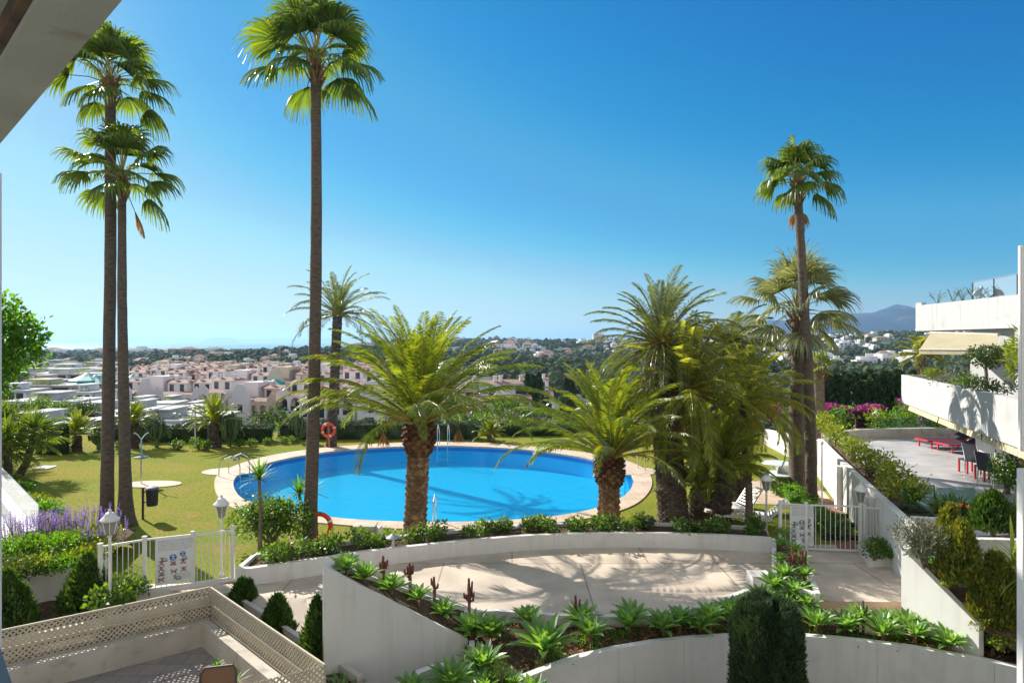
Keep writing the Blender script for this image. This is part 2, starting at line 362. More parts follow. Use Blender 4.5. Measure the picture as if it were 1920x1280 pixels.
def shrub(name, c, rx, ry, h, leaf, label=None, cat=None, group=None, lobes=7, per=900, L=.1, W=.05, stems=5, wood=None, up=.25, flowers=None, loc=None, thing_name=None):
    """a bushy plant standing at c (ground point): crown of lobes + visible stems"""
    c = Vector(c); t = thing(name, label, cat, c, group)
    blobs = []
    for i in range(lobes):
        a = random.uniform(0, 2 * PI); r = random.uniform(0.1, .62)
        s = random.uniform(.38, .6)
        blobs.append((math.cos(a) * rx * r, math.sin(a) * ry * r, h * random.uniform(.34, .72), rx * s, ry * s, h * random.uniform(.26, .36)))
    P = crown_leaves(blobs, per, L, W, up=up)
    obj('foliage', quads_to_mb(P), leaf, t, world=False)
    mb = MB()
    for i in range(stems):
        b = random.choice(blobs); mb.tube([(random.uniform(-.15, .15) * rx, random.uniform(-.15, .15) * ry, -.03), (b[0] * .4, b[1] * .4, b[2] * .5), (b[0], b[1], b[2] + b[5] * .5)], [.03 * h + .006, .02 * h + .004, .006], 5)
    obj('stem', mb, wood or trunk_wood, t, world=False)
    if flowers:
        fm, n, fl, fw = flowers
        idx = rng.integers(0, len(P), n); C = P[idx, 2]
        ctr = np.array([0, 0, h * .4]); D = C - ctr; D /= np.linalg.norm(D, axis=1, keepdims=True)
        C = C + D * .02
        obj('flower', quads_to_mb(leaves(C, D * .4 + rand_dirs(n) * .9, fl, fw)), fm, t, world=False)
    return t
def cone_conifer(name, c, r, h, leaf, label, cat='conifer', group=None, n=5000, tips=3, L=.11, W=.035, skirt=.03, power=.75):
    """upright conifer: flat sprays pointing up and out on a pointed body with several tips"""
    c = Vector(c); t = thing(name, label, cat, c, group)
    P = []
    spires = [(0, 0, r, h)] + [(random.uniform(-.4, .4) * r, random.uniform(-.4, .4) * r, r * random.uniform(.55, .75), h * random.uniform(.72, .93)) for _ in range(tips)]
    tot = sum(s[2] * s[3] for s in spires)
    for (sx, sy, sr, sh) in spires:
        k = int(n * sr * sh / tot); z = rng.random(k) ** 1.15
        a = rng.random(k) * 2 * PI; lump = 1 + .16 * np.sin(a * 5 + z * 9) + .1 * np.sin(a * 11 - z * 17)
        rad = sr * (1 - z) ** power * np.minimum(1, .55 + z * 4) * lump * (.72 + .28 * rng.random(k) ** .5)
        C = np.stack([sx + rad * np.cos(a), sy + rad * np.sin(a), skirt * h + z * sh * (1 - skirt)], 1)
        D = np.stack([np.cos(a) * .45, np.sin(a) * .45, np.full(k, 1.0)], 1) + rng.normal(size=(k, 3)) * .25; D /= np.linalg.norm(D, axis=1, keepdims=True)
        P.append(leaves(C, D, L * rng.uniform(.6, 1.3, k), W * rng.uniform(.7, 1.3, k)))
    obj('foliage', quads_to_mb(np.concatenate(P)), leaf, t, world=False)
    mb = MB(); mb.tube([(0, 0, -.05), (0, 0, h * .5), (0, 0, h * .85)], [r * .12, r * .08, .01], 6); obj('trunk', mb, trunk_wood, t, world=False)
    return t
def rosette_mb(n=30, L=.42, W=.11, z0=.18):
    """agave rosette: broad pointed leaves, channelled and arching"""
    mb = MB()
    for i in range(n):
        t = i / n; a = i * 2.39996; el = math.radians(86 - 56 * t ** .9 + random.uniform(-6, 6)); l = L * (.62 + .45 * min(1, t * 1.6)) * random.uniform(.88, 1.08)
        d = Vector((math.cos(a), math.sin(a), 0)); s = Vector((-math.sin(a), math.cos(a), 0)); p = Vector((0, 0, z0)) + d * .012
        prof = [(0, .42), (.28, .8), (.55, 1), (.8, .66), (1, .02)]; prev = 0; vs = []; e = el
        for k, (u, w) in enumerate(prof):
            p = p + (d * math.cos(e) + Vector((0, 0, 1)) * math.sin(e)) * l * (u - prev); prev = u; e -= math.radians(1 + 7 * t)
            nrm = (-d * math.sin(e) + Vector((0, 0, 1)) * math.cos(e)); hw = W / 2 * w
            vs += [p - s * hw + nrm * hw * .45, p, p + s * hw + nrm * hw * .45]
        fs = []
        for k in range(4):
            b = 3 * k; fs += [(b, b + 1, b + 4, b + 3), (b + 1, b + 2, b + 5, b + 4)]
        mb.add(vs, fs)
    return mb
def spiky_mb(n, L, W, spread=80, droop=25, z0=0, elmin=5, seg=4):
    """sword leaves from one point (yucca, clivia, cycad-like)"""
    mb = MB()
    for i in range(n):
        t = i / n; a = i * 2.39996 + random.uniform(-.2, .2); e = math.radians(88 - spread * t + random.uniform(-6, 6)); l = L * random.uniform(.75, 1.1)
        d = Vector((math.cos(a), math.sin(a), 0)); s = Vector((-math.sin(a), math.cos(a), 0)); p = Vector((0, 0, z0)); vs = []
        for k in range(seg + 1):
            u = k / seg; w = W / 2 * (1 - u) ** .6 * (.7 + .6 * min(u * 3, 1)); vs += [p - s * w, p + s * w]
            p = p + (d * math.cos(e) + Vector((0, 0, math.sin(e)))) * l / seg; e -= math.radians(droop / seg)
        mb.add(vs, [(2 * k, 2 * k + 1, 2 * k + 3, 2 * k + 2) for k in range(seg)])
    return mb
def fan_mb(mb, c, az, el, pet, R, nseg=26, droop=1.0, w=.055, mi=0, mip=1, spread=84):
    """one fan leaf: petiole + folded blade whose tips hang"""
    d = Vector((math.cos(az) * math.cos(el), math.sin(az) * math.cos(el), math.sin(el)))
    mid = c + d * pet * .5 + Vector((0, 0, .04)); hub = c + d * pet + Vector((0, 0, -.10 * pet * (1 - math.sin(el))))
    mb.tube([c, mid, hub], [.022, .016, .012], 4, False, mip)
    ax = (hub - mid).normalized(); side = ax.cross(Vector((0, 0, 1)))
    side = side.normalized() if side.length > .1 else Vector((math.sin(az), -math.cos(az), 0))
    nrm = side.cross(ax).normalized()
    if nrm.z < 0: nrm = -nrm
    tw = random.uniform(-.6, .6); side, nrm = side * math.cos(tw) + nrm * math.sin(tw), nrm * math.cos(tw) - side * math.sin(tw)
    for k in range(nseg):
        th = math.radians(spread) * (2 * (k + .5) / nseg - 1) + random.uniform(-.02, .02)
        dr = ax * math.cos(th) + side * math.sin(th); dr = (dr + nrm * (.10 - .3 * abs(math.sin(th)) * .6)).normalized()
        l = R * (1 - .28 * (abs(th) / math.radians(spread)) ** 2) * random.uniform(.92, 1.06)
        wd = w; p = hub.copy(); t = dr.cross(nrm).normalized(); vs = []; cur = dr.copy()
        us = (0, .3, .55, .75, 1); ws = (.12, .62, 1.0, .5, .03); prev = 0
        for u, ww in zip(us, ws):
            p = p + cur * l * (u - prev); prev = u
            cur = (cur + Vector((0, 0, -1)) * droop * (.02 + .75 * max(0, u - .2))).normalized()
            z = nrm * (.012 if k % 2 else -.012); vs += [p - t * wd / 2 * ww + z, p + t * wd / 2 * ww - z]
        mb.add(vs, [(2 * q, 2 * q + 1, 2 * q + 3, 2 * q + 2) for q in range(4)], mi)
def fan_palm(label, base, pts, r0, r1, R, pet, nf, leafm, group=None, droop=1.0, flare=1.8, dead=5, elmin=-38, fibre=None, trunkm=None, nseg=25, w=.078, skirt=0):
    base = Vector(base); pts = [Vector(p) for p in pts]
    t = thing('fan_palm', label, 'palm tree', base, group)
    # smooth trunk through the given points
    P = []; rr = []
    allp = [base - Vector((0, 0, .1))] + pts; tot = len(allp) - 1
    for i in range(tot):
        p0 = allp[max(i - 1, 0)]; p1 = allp[i]; p2 = allp[i + 1]; p3 = allp[min(i + 2, tot)]
        for k in range(10):
            u = k / 10; q = .5 * ((2 * p1) + (p2 - p0) * u + (2 * p0 - 5 * p1 + 4 * p2 - p3) * u * u + (3 * p1 - p0 - 3 * p2 + p3) * u ** 3); P.append(q)
    P.append(allp[-1]); hgt = P[-1].z - P[0].z
    for q in P:
        s = (q.z - P[0].z); rr.append(r1 + (r0 - r1) * (1 - s / hgt) + r0 * (flare - 1) * math.exp(-s / .45) )
    mb = MB(); mb.tube(P, rr, 14, True, 0, .035); obj('trunk', mb, trunkm or trunk_fan, t, smooth=True)
    top = P[-1]
    mb = MB()
    for k in range(26):     # old leaf bases under the crown
        a = k * 2.4; z = -.55 + k * .03; mb.bar(top + Vector((math.cos(a) * r1 * .9, math.sin(a) * r1 * .9, z)), top + Vector((math.cos(a) * r1 * 2.0, math.sin(a) * r1 * 2.0, z + .28)), .07, .025)
    obj('leaf_bases', mb, fibre or brown_dry, t)
    mb = MB(); c = top + Vector((0, 0, .05))
    for i in range(nf):
        u = (i + .5) / nf; el = math.radians(elmin + (86 - elmin) * (1 - u) ** 1.0 + random.uniform(-7, 7)); az = i * 2.39996 + random.uniform(-.25, .25)
        fan_mb(mb, c + Vector((0, 0, .25 * (1 - u))), az, el, pet * random.uniform(.85, 1.15) * (.8 + .2 * math.cos(el)), R * random.uniform(.9, 1.1), nseg, droop * random.uniform(.8, 1.25), w)
    obj('crown', mb, [leafm, rachis_m], t)
    if dead:
        mb = MB()
        for i in range(dead):
            az = i * 2.39996 * 1.7 + 1; fan_mb(mb, c - Vector((0, 0, .2)), az, math.radians(random.uniform(-72, -52)), pet * .7, R * .75, 16, 1.6, w * .8, 0, 0, 60)
        obj('dead_fronds', mb, frond_dead, t)
    return t
def frond(mb, c, az, el, L, droop, Lf=.36, wf=.034, n=44, mi=0, mir=1, lift=.25, curl=0, bare=.13, hang=.55):
    """one feather frond: arching rachis with two rows of leaflets"""
    d = Vector((math.cos(az), math.sin(az), 0)); side = Vector((-math.sin(az), math.cos(az), 0)); p = Vector(c); e = el; pts = [p.copy()]; tans = []
    st = L / n; twist = random.uniform(-.5, .5)
    for k in range(n):
        tn = (d * math.cos(e) + Vector((0, 0, math.sin(e)))).normalized(); tans.append(tn); p = p + tn * st; pts.append(p.copy())
        u = k / n; e -= droop * (.22 + 2.7 * u ** 1.7) / n; d = (d + side * curl / n).normalized()
    sp = [pts[min(int(i * n / 6), n)] for i in range(7)]
    mb.tube(sp, [.045, .028, .02, .016, .012, .009, .004], 4, False, mir)
    k0 = int(n * bare)
    ks = np.arange(k0, n); T = np.array([tans[k] for k in ks]); B = np.array([pts[k] for k in ks]); u = (ks - k0) / max(1, (n - k0))
    T0 = T; S = np.array(side); Nn = np.cross(T0, S[None, :]); Nn[Nn[:, 2] < 0] *= -1
    prof = np.clip(np.sin(np.pi * (u * .84 + .12)) ** .6, .3, 1)
    out = []
    for sg in (1, -1):
        ss = S[None, :] * sg
        tw = twist * u[:, None]
        D = T0 * (.62 + .3 * u[:, None]) + ss * (.78 - .1 * u[:, None]) + Nn * (lift * (1 - .5 * u[:, None]) + sg * tw * .35) + rng.normal(size=T0.shape) * .07
        D[:, 2] -= hang * np.clip(1.1 - np.abs(T0[:, 2]), 0, 1)
        D /= np.linalg.norm(D, axis=1, keepdims=True)
        ll = Lf * prof * rng.uniform(.85, 1.1, len(ks)); W = np.cross(D, Nn); W /= np.linalg.norm(W, axis=1, keepdims=True) + 1e-9
        W = W * .8 + Nn * .45 * sg
        m = B + D * (ll * .45)[:, None]; tip = B + D * ll[:, None] + np.array([0, 0, -.09]) * (ll[:, None])
        Q = np.empty((len(ks), 4, 3)); Q[:, 0] = B; Q[:, 1] = m + W * wf / 2; Q[:, 2] = tip; Q[:, 3] = m - W * wf / 2
        out.append(Q)
    quads_to_mb(np.concatenate(out), mi, mb)
def feather_palm(label, base, top, r, L, nf, leafm, group=None, name='date_palm', trunkm=None, droop=1.6, Lf=.38, wf=.036, nl=46, boots=True, elmin=-25, bulb=1.35,
                 scale_h=.16, lift=.25, dead=0, flare=1.15, elmax=86, flowers=0, epow=1.0):
    base = Vector(base); top = Vector(top); t = thing(name, label, 'palm tree', base, group)
    trunkm = trunkm or trunk_can; ax = top - base; hgt = ax.length
    mb = MB(); n = 14; P = [base + ax * (k / n) - Vector((0, 0, .08 if k == 0 else 0)) for k in range(n + 1)]
    R_ = [r * (1 + (flare - 1) * math.exp(-k * hgt / n / .3)) for k in range(n + 1)]
    mb.tube(P, [q * .93 for q in R_], 14, True)
    # woven diamond leaf scars all round
    rows = int(hgt / (scale_h * .5)); per = max(7, int(2 * PI * r / (scale_h * 1.25)))
    for j in range(rows):
        s = j / rows; c = base + ax * s; rad = r * (1 + (flare - 1) * math.exp(-s * hgt / .3)); 
        b = max(0, (s * hgt - (hgt - .9)) / .9) if boots else 0
        for k in range(per):
            a = 2 * PI * (k + .5 * (j % 2)) / per; o = Vector((math.cos(a), math.sin(a), 0)); sd = Vector((-math.sin(a), math.cos(a), 0)); w = 2 * PI * rad / per * .5
            q = c + o * rad * .92; out = .02 + .03 * random.random(); hh = scale_h * .55
            mb.add([q - sd * w, q - Vector((0, 0, hh)), q + sd * w, q + Vector((0, 0, hh * .9)) + o * out * .6, q + o * (out + .035) + Vector((0, 0, hh * .35))],
                   [(0, 1, 4), (1, 2, 4), (2, 3, 4), (3, 0, 4)])
    obj('trunk', mb, trunkm, t)
    if boots:
        mb = MB()
        for j in range(9):
            z = -.62 + j * .10; rb = r * (1 + (bulb - 1) * 1.25 * math.sin(PI * (j + 1.5) / 11) ** .8)
            per = 11
            for k in range(per):
                a = 2 * PI * (k + .5 * (j % 2)) / per + random.uniform(-.05, .05); o = Vector((math.cos(a), math.sin(a), 0)); q = top + o * rb * .62 + Vector((0, 0, z))
                mb.bar(q, q + o * rb * .42 + Vector((0, 0, .15 + random.uniform(-.04, .05))), .11, .055)
        mb.lathe(tuple(top), [(r * .8, -.72), (r * bulb * .85, -.45), (r * bulb * .88, -.1), (r * .75, .2), (r * .3, .4)], 12)
        obj('leaf_bases', mb, boot_m, t)
    mb = MB(); c = top + Vector((0, 0, .25 if boots else .05))
    for i in range(nf):
        u = (i + .5) / nf; el = math.radians(elmax - (elmax - elmin) * u ** epow + random.uniform(-6, 6)); az = i * 2.39996 + random.uniform(-.3, .3)
        o = Vector((math.cos(az), math.sin(az), 0)) * r * .45
        frond(mb, c + o * u + Vector((0, 0, .1 * (1 - u))), az, el, L * random.uniform(.82, 1.08) * (1 - .18 * (1 - u) ** 2), droop * random.uniform(.8, 1.2) * (.45 + .5 * u), Lf, wf, nl, 0, 1, lift, random.uniform(-.5, .5))
    obj('crown', mb, [leafm, rachis_m], t)
    if dead:
        mb = MB()
        for i in range(dead):
            az = random.uniform(0, 2 * PI); frond(mb, c + Vector((0, 0, -.2)), az, math.radians(-50), L * .55, .9, Lf * .6, wf, 24, 0, 0, 0)
        obj('dead_fronds', mb, frond_dead, t)
    if flowers:
        mb = MB()
        for i in range(flowers):
            az = random.uniform(0, 2 * PI) ; o = Vector((math.cos(az), math.sin(az), 0)); p0 = top + Vector((0, 0, .2)); p1 = p0 + o * .8 + Vector((0, 0, .25)); p2 = p1 + o * .25 - Vector((0, 0, .3))
            mb.tube([p0, p1, p2], [.02, .02, .015], 4, True)
            D = rand_dirs(60) * .4 + np.array([0, 0, -1]); D /= np.linalg.norm(D, axis=1, keepdims=True)
            quads_to_mb(leaves(np.repeat(np.array(p2)[None], 60, 0), D, .45, .03), 0, mb)
        obj('flower_stalks', mb, frond_dead, t)
    return t
# ================================================================== camera, light, sky
cam = bpy.data.cameras.new('camera'); cam.sensor_width = 36; cam.lens = F / 1920 * 36; cam.clip_end = 200000; cam.clip_start = .05
co = bpy.data.objects.new('camera', cam); COL.objects.link(co); co.location = (0, 0, H); co.rotation_euler = (PI / 2, 0, 0); scene.camera = co
sun = bpy.data.lights.new('sun', 'SUN'); sun.energy = 3.55; sun.angle = math.radians(.5); sun.color = (1, .94, .85)
so = bpy.data.objects.new('sun', sun); COL.objects.link(so); so.location = SUN * 60; so.rotation_euler = (-SUN).to_track_quat('-Z', 'Y').to_euler()
w = bpy.data.worlds.new('World'); scene.world = w; w.use_nodes = True
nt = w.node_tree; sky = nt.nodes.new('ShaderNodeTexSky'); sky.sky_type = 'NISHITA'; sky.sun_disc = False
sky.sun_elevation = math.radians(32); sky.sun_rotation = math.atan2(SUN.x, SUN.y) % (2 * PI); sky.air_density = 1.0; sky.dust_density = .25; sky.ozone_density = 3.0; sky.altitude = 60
EXPO = 1.27
cvs = [[(0, 0), (.147, .003), (.20, .008), (.25, .035), (.28, .06), (.36, .08), (.53, .28), (.66, .40), (.95, .55), (1.64, .66), (2, .7)],
       [(0, 0), (.258, .18), (.328, .25), (.37, .29), (.46, .38), (.52, .40), (.66, .54), (.76, .61), (.87, .73), (1.14, .80), (1.43, .84), (2, .88)],
       [(0, 0), (.45, .515), (.583, .62), (.65, .68), (.746, .716), (.89, .82), (1.09, .87), (1.26, .90), (2, .93)]]
# the clear southern sky: deep blue overhead, pale and slightly green at the horizon
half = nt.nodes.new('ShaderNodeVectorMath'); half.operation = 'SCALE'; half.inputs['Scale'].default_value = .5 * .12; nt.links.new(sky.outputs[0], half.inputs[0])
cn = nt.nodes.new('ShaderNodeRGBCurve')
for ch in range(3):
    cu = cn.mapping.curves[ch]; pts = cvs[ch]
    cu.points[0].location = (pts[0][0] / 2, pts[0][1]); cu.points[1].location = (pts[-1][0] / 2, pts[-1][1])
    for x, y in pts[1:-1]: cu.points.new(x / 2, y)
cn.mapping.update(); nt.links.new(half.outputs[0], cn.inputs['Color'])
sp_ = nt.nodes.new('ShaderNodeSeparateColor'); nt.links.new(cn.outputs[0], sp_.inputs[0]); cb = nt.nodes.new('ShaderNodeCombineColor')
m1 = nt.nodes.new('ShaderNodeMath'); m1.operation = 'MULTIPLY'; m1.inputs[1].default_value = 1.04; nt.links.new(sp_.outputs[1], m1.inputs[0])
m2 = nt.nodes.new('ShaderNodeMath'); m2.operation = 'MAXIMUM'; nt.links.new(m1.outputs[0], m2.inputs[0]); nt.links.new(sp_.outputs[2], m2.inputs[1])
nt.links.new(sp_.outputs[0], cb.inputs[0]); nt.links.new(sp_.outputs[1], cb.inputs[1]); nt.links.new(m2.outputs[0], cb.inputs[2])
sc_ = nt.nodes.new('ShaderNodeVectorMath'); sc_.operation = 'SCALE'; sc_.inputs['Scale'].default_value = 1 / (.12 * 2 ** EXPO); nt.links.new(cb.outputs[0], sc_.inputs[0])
# paler, milkier sky high overhead and behind the viewer, added as unseen fill light, clear blue in front
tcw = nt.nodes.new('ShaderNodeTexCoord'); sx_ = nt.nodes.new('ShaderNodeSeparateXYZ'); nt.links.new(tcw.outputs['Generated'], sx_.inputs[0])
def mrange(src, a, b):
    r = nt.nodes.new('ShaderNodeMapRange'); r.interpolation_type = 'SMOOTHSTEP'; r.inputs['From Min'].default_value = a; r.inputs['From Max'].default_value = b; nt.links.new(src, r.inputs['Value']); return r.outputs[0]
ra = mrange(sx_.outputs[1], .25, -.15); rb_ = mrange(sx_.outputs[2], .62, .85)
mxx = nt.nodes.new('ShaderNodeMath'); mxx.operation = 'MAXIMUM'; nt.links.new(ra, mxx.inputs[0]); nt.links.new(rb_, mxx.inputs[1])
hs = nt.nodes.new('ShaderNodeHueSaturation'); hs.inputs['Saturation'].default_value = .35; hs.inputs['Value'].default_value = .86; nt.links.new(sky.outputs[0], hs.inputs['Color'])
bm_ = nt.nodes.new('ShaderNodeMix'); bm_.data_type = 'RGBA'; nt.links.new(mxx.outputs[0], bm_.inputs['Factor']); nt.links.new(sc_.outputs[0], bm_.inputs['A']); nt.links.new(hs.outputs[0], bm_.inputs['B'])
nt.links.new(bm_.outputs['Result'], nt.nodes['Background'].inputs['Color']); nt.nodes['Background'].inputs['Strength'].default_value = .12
scene.view_settings.view_transform = 'Standard'; scene.view_settings.look = 'None'; scene.view_settings.exposure = EXPO
scene.cycles.max_bounces = 8; scene.cycles.transparent_max_bounces = 12; scene.cycles.volume_bounces = 0; scene.cycles.diffuse_bounces = 4

# ================================================================== terrain
TB = [(0, -2.7), (11, -2.7), (13.5, -1.4), (15, -1.7), (36, -1.7), (40, -2.6), (48, -5.5), (65, -9.5), (90, -12), (130, -14.5), (300, -15), (420, -17), (700, -20), (1200, -26), (2000, -34), (2800, -46), (3600, -58), (5000, -72), (6400, -78), (7000, -80)]
def tbl(T, x):
    for (a, b), (c, d) in zip(T, T[1:]):
        if x <= c: return b + (d - b) * (max(x, a) - a) / (c - a)
    return T[-1][1]
def sst(a, b, x): t = max(0, min(1, (x - a) / (b - a))); return t * t * (3 - 2 * t)
def n1(x, y, s): return math.sin(x / s * 1.3 + 1.7) * math.cos(y / s * 1.1 - .6) + .5 * math.sin(x / s * 2.9 + y / s * 1.7) + .25 * math.cos(x / s * 5.3 - y / s * 4.1 + 2)
def terr(x, y):
    z = tbl(TB, y); ang = 960 + F * x / max(y, 1)       # compass direction of the point
    if y > 100:
        z += 1.2 * n1(x, y, 130) * sst(100, 300, y)
        z += 9 * sst(300, 900, y) * sst(0, 1, n1(x, y, 420)) * sst(600, 800, ang) * (1 - sst(3000, 5000, y))
        z += 30 * sst(560, 760, ang) * sst(900, 1900, y) * (1 - sst(3500, 6000, y)) * 1.12
        z += (8 + 3.5 * n1(x, y, 90)) * sst(260, 520, ang) * (1 - sst(700, 900, ang)) * sst(420, 640, y) * (1 - sst(900, 1300, y))   # wooded ridge
        z += 16 * sst(1380, 1760, ang) * sst(500, 1700, y) + 13 * sst(1560, 1900, ang) * sst(1200, 2400, y)
        z += 78 * sst(700, 1300, ang) * sst(3500, 6500, y)                          # land instead of sea
    return z
ys = [-40, 0, 8, 11, 13.5, 15, 24, 36, 40, 48, 56, 65, 78, 90, 110, 130, 160, 200, 240, 290, 350, 420, 500, 600, 700, 820, 960, 1120, 1300, 1500, 1750, 2050, 2400, 2800, 3300, 3900, 4600, 5400, 6200, 6800, 7200, 9000]
mb = MB(); nx = 90; tx = [-1.6 + 3.2 * i / nx for i in range(nx + 1)]
for y in ys:
    for t in tx: 
        x = t * max(y + 45, 60); mb.v.append((x, y, terr(x, y)))
for j in range(len(ys) - 1):
    for i in range(nx): a = j * (nx + 1) + i; mb.f.append((a, a + 1, a + nx + 2, a + nx + 1)); mb.m.append(0)
terrain_m = M('valley_ground', (.07, .08, .036), (.035, .055, .024), scale=.02, rough=.95, coords='W', stain=((.20, .16, .10), .03, .60, .72))
struct('terrain', mb, terrain_m, smooth=True, label='green valley floor and slopes falling away below the garden')
mb = MB(); mb.poly([(-60000, 5000), (60000, 5000), (60000, 70000), (-60000, 70000)], -78)
sea_m = M('sea_water', (.015, .15, .27), (.01, .13, .24), scale=.001, rough=.5, spec=.2, coords='W')
struct('sea', mb, sea_m, label='flat blue sea along the horizon')
# mountains
def ridge(name, pts, y, depth, base, m, label, rough=14):
    mb = MB(); n = 80; rows = 9
    xs = [pts[0][0] + (pts[-1][0] - pts[0][0]) * i / n for i in range(n + 1)]
    for r in range(rows):
        v = r / (rows - 1); k = math.sin(PI * v) if v < .5 else math.sin(PI * v)
        for i, px in enumerate(xs):
            hh = tbl([(a, b) for a, b in pts], px); yy = y + (v - .5) * depth
            top = (640 - hh) / F * y + H; z = base + (top - base) * k ** 1.2 + n1(px * 4 + r * 50, r * 90, 60) * rough * (k if v < .5 else .5) * (0 if r == rows // 2 else 1)
            mb.v.append(((px - 960) / F * y * (1 + (v - .5) * .12), yy, z))
    for j in range(rows - 1):
        for i in range(n): a = j * (n + 1) + i; mb.f.append((a, a + 1, a + n + 2, a + n + 1)); mb.m.append(0)
    struct(name, mb, m, smooth=True, label=label)
mount_m = M('hazed_mountain_scrub', (.012, .045, .10), (.008, .03, .07), scale=.004, rough=1, coords='W', stain=((.09, .08, .07), .006, .58, .7))  # blue of the hazy distance is put into the scrub's base colour
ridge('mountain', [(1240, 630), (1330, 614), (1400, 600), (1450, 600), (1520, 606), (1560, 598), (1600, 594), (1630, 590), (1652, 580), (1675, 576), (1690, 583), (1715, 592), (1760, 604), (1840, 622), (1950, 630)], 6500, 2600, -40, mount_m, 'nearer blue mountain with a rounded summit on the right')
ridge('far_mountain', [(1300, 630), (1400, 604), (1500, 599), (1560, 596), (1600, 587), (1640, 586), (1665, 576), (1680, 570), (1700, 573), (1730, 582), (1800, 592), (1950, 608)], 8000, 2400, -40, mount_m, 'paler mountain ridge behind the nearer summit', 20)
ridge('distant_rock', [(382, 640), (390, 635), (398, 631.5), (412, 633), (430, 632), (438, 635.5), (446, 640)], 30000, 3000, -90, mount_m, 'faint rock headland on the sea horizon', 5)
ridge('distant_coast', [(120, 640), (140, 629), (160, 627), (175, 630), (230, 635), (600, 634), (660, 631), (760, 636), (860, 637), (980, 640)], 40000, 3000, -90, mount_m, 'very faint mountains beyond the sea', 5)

# haze
mb = MB(); mb.box((-90000, -300, -120), (90000, 72000, 410))
hz = bpy.data.materials.new('haze'); hz.use_nodes = True; nt = hz.node_tree; nt.nodes.remove(nt.nodes['Principled BSDF'])
pv = nt.nodes.new('ShaderNodeVolumePrincipled'); pv.inputs['Color'].default_value = (.40, .68, 1, 1); pv.inputs['Density'].default_value = 6e-5; pv.inputs['Anisotropy'].default_value = .35
nt.links.new(pv.outputs[0], nt.nodes['Material Output'].inputs['Volume'])
if HAZE: tag(obj('haze', mb, hz), 'pale blue air over the valley', 'haze', kind='stuff')

# ================================================================== lawn, pool
def circle_fit_line(pxs, z): return [at(a, b, z) for a, b in pxs]
WPX = [(437, 905), (441, 922), (458, 938), (500, 950), (560, 962), (640, 973), (740, 979), (850, 980), (960, 976), (1060, 966), (1130, 950), (1172, 930), (1187, 910), (1186, 893), (1165, 877), (1120, 864), (1060, 853), (980, 843), (900, 838), (820, 836), (740, 838), (660, 843), (590, 851), (520, 864), (470, 880), (445, 892)]
OPX = [(402, 905), (408, 930), (430, 950), (480, 966), (560, 977), (640, 985), (740, 992), (850, 993), (960, 989), (1060, 979), (1140, 965), (1195, 944), (1221, 915), (1218, 890), (1190, 870), (1140, 856), (1070, 845), (985, 836), (900, 831), (820, 829), (740, 831), (655, 836), (580, 843), (500, 856), (445, 872), (412, 888)]
def spline(P, k=5):
    n = len(P); out = []
    for i in range(n):
        p0, p1, p2, p3 = P[i - 1], P[i], P[(i + 1) % n], P[(i + 2) % n]
        for j in range(k):
            u = j / k; out.append(.5 * ((2 * p1) + (p2 - p0) * u + (2 * p0 - 5 * p1 + 4 * p2 - p3) * u * u + (3 * p1 - p0 - 3 * p2 + p3) * u ** 3))
    return out
WAT = spline([at(*p) for p in WPX]); COP = spline([at(*p) for p in OPX])
def inset(P, c, k): return [c + (p - c) * k for p in P]
ctr = sum(WAT, Vector()) / len(WAT)
# lawn sheet with a hole for the pool
lawn_out = [(-28, 14.2), (-11.5, 14.2), (-9.1, 13.75), (-4.9, 13.75), (-4.9, 16.0), (6.9, 17.0), (6.9, 15.85), (9.7, 15.85), (30, 15.85), (45, 36.5), (-34, 36.5)]
mb = MB(); mb.poly(lawn_out, 0.0, holes=[[tuple(p[:2]) for p in inset(WAT, ctr, 1.03)]])
struct('lawn', mb, lawn_mat, label='yellow-green lawn around the pool')
mb = MB(); mb.wall([(-34, 36.4, -.004, -1.5), (45, 36.4, -.004, -3)], .5); struct('lawn_bank', mb, terrain_m)
# coping: flat stone ring
mb = MB(); zc = .035; Wi = inset(WAT, ctr, .998); n = len(Wi)
vs = [(p.x, p.y, zc) for p in Wi] + [(p.x, p.y, zc) for p in COP] + [(p.x, p.y, -.02) for p in COP] + [(p.x, p.y, -.16) for p in Wi]
fs = []
for i in range(n):
    j = (i + 1) % n; fs += [(i, n + i, n + j, j), (n + i, 2 * n + i, 2 * n + j, n + j), (3 * n + i, i, j, 3 * n + j)]
mb.add(vs, fs)
poolt = thing('swimming_pool', 'large oval pool of clear blue water ringed by beige stone coping', 'swimming pool', (ctr.x, ctr.y, 0))
obj('coping', mb, coping_mat, poolt)
mb = MB(); WB = inset(WAT, ctr, 1.001)
vs = [(p.x, p.y, -.05) for p in WB] + [(p.x, p.y, -.85) for p in WB]
mb.add(vs, [(i, (i + 1) % n, n + (i + 1) % n, n + i) for i in range(n)]); mb.poly([(p.x, p.y) for p in WB], -.85)
def pool_tile():
    m = bpy.data.materials.new('pool_mosaic'); m.use_nodes = True; nt = m.node_tree; N = nt.nodes; L = nt.links; b = N['Principled BSDF']; b.inputs['Roughness'].default_value = .5
    g = N.new('ShaderNodeNewGeometry'); v = N.new('ShaderNodeTexVoronoi'); v.inputs['Scale'].default_value = 3.2; v.feature = 'SMOOTH_F1'
    nn = N.new('ShaderNodeTexNoise'); nn.inputs['Scale'].default_value = 9; nn.inputs['Detail'].default_value = 5
    L.new(g.outputs['Position'], nn.inputs['Vector'])
    x = N.new('ShaderNodeMix'); x.data_type = 'RGBA'; L.new(nn.outputs['Fac'], x.inputs['Factor']); x.inputs['A'].default_value = (0.0, .55, .95, 1); x.inputs['B'].default_value = (.0, .66, 1.0, 1)
    L.new(x.outputs['Result'], b.inputs['Base Color']); return m
obj('basin', mb, pool_tile(), poolt)
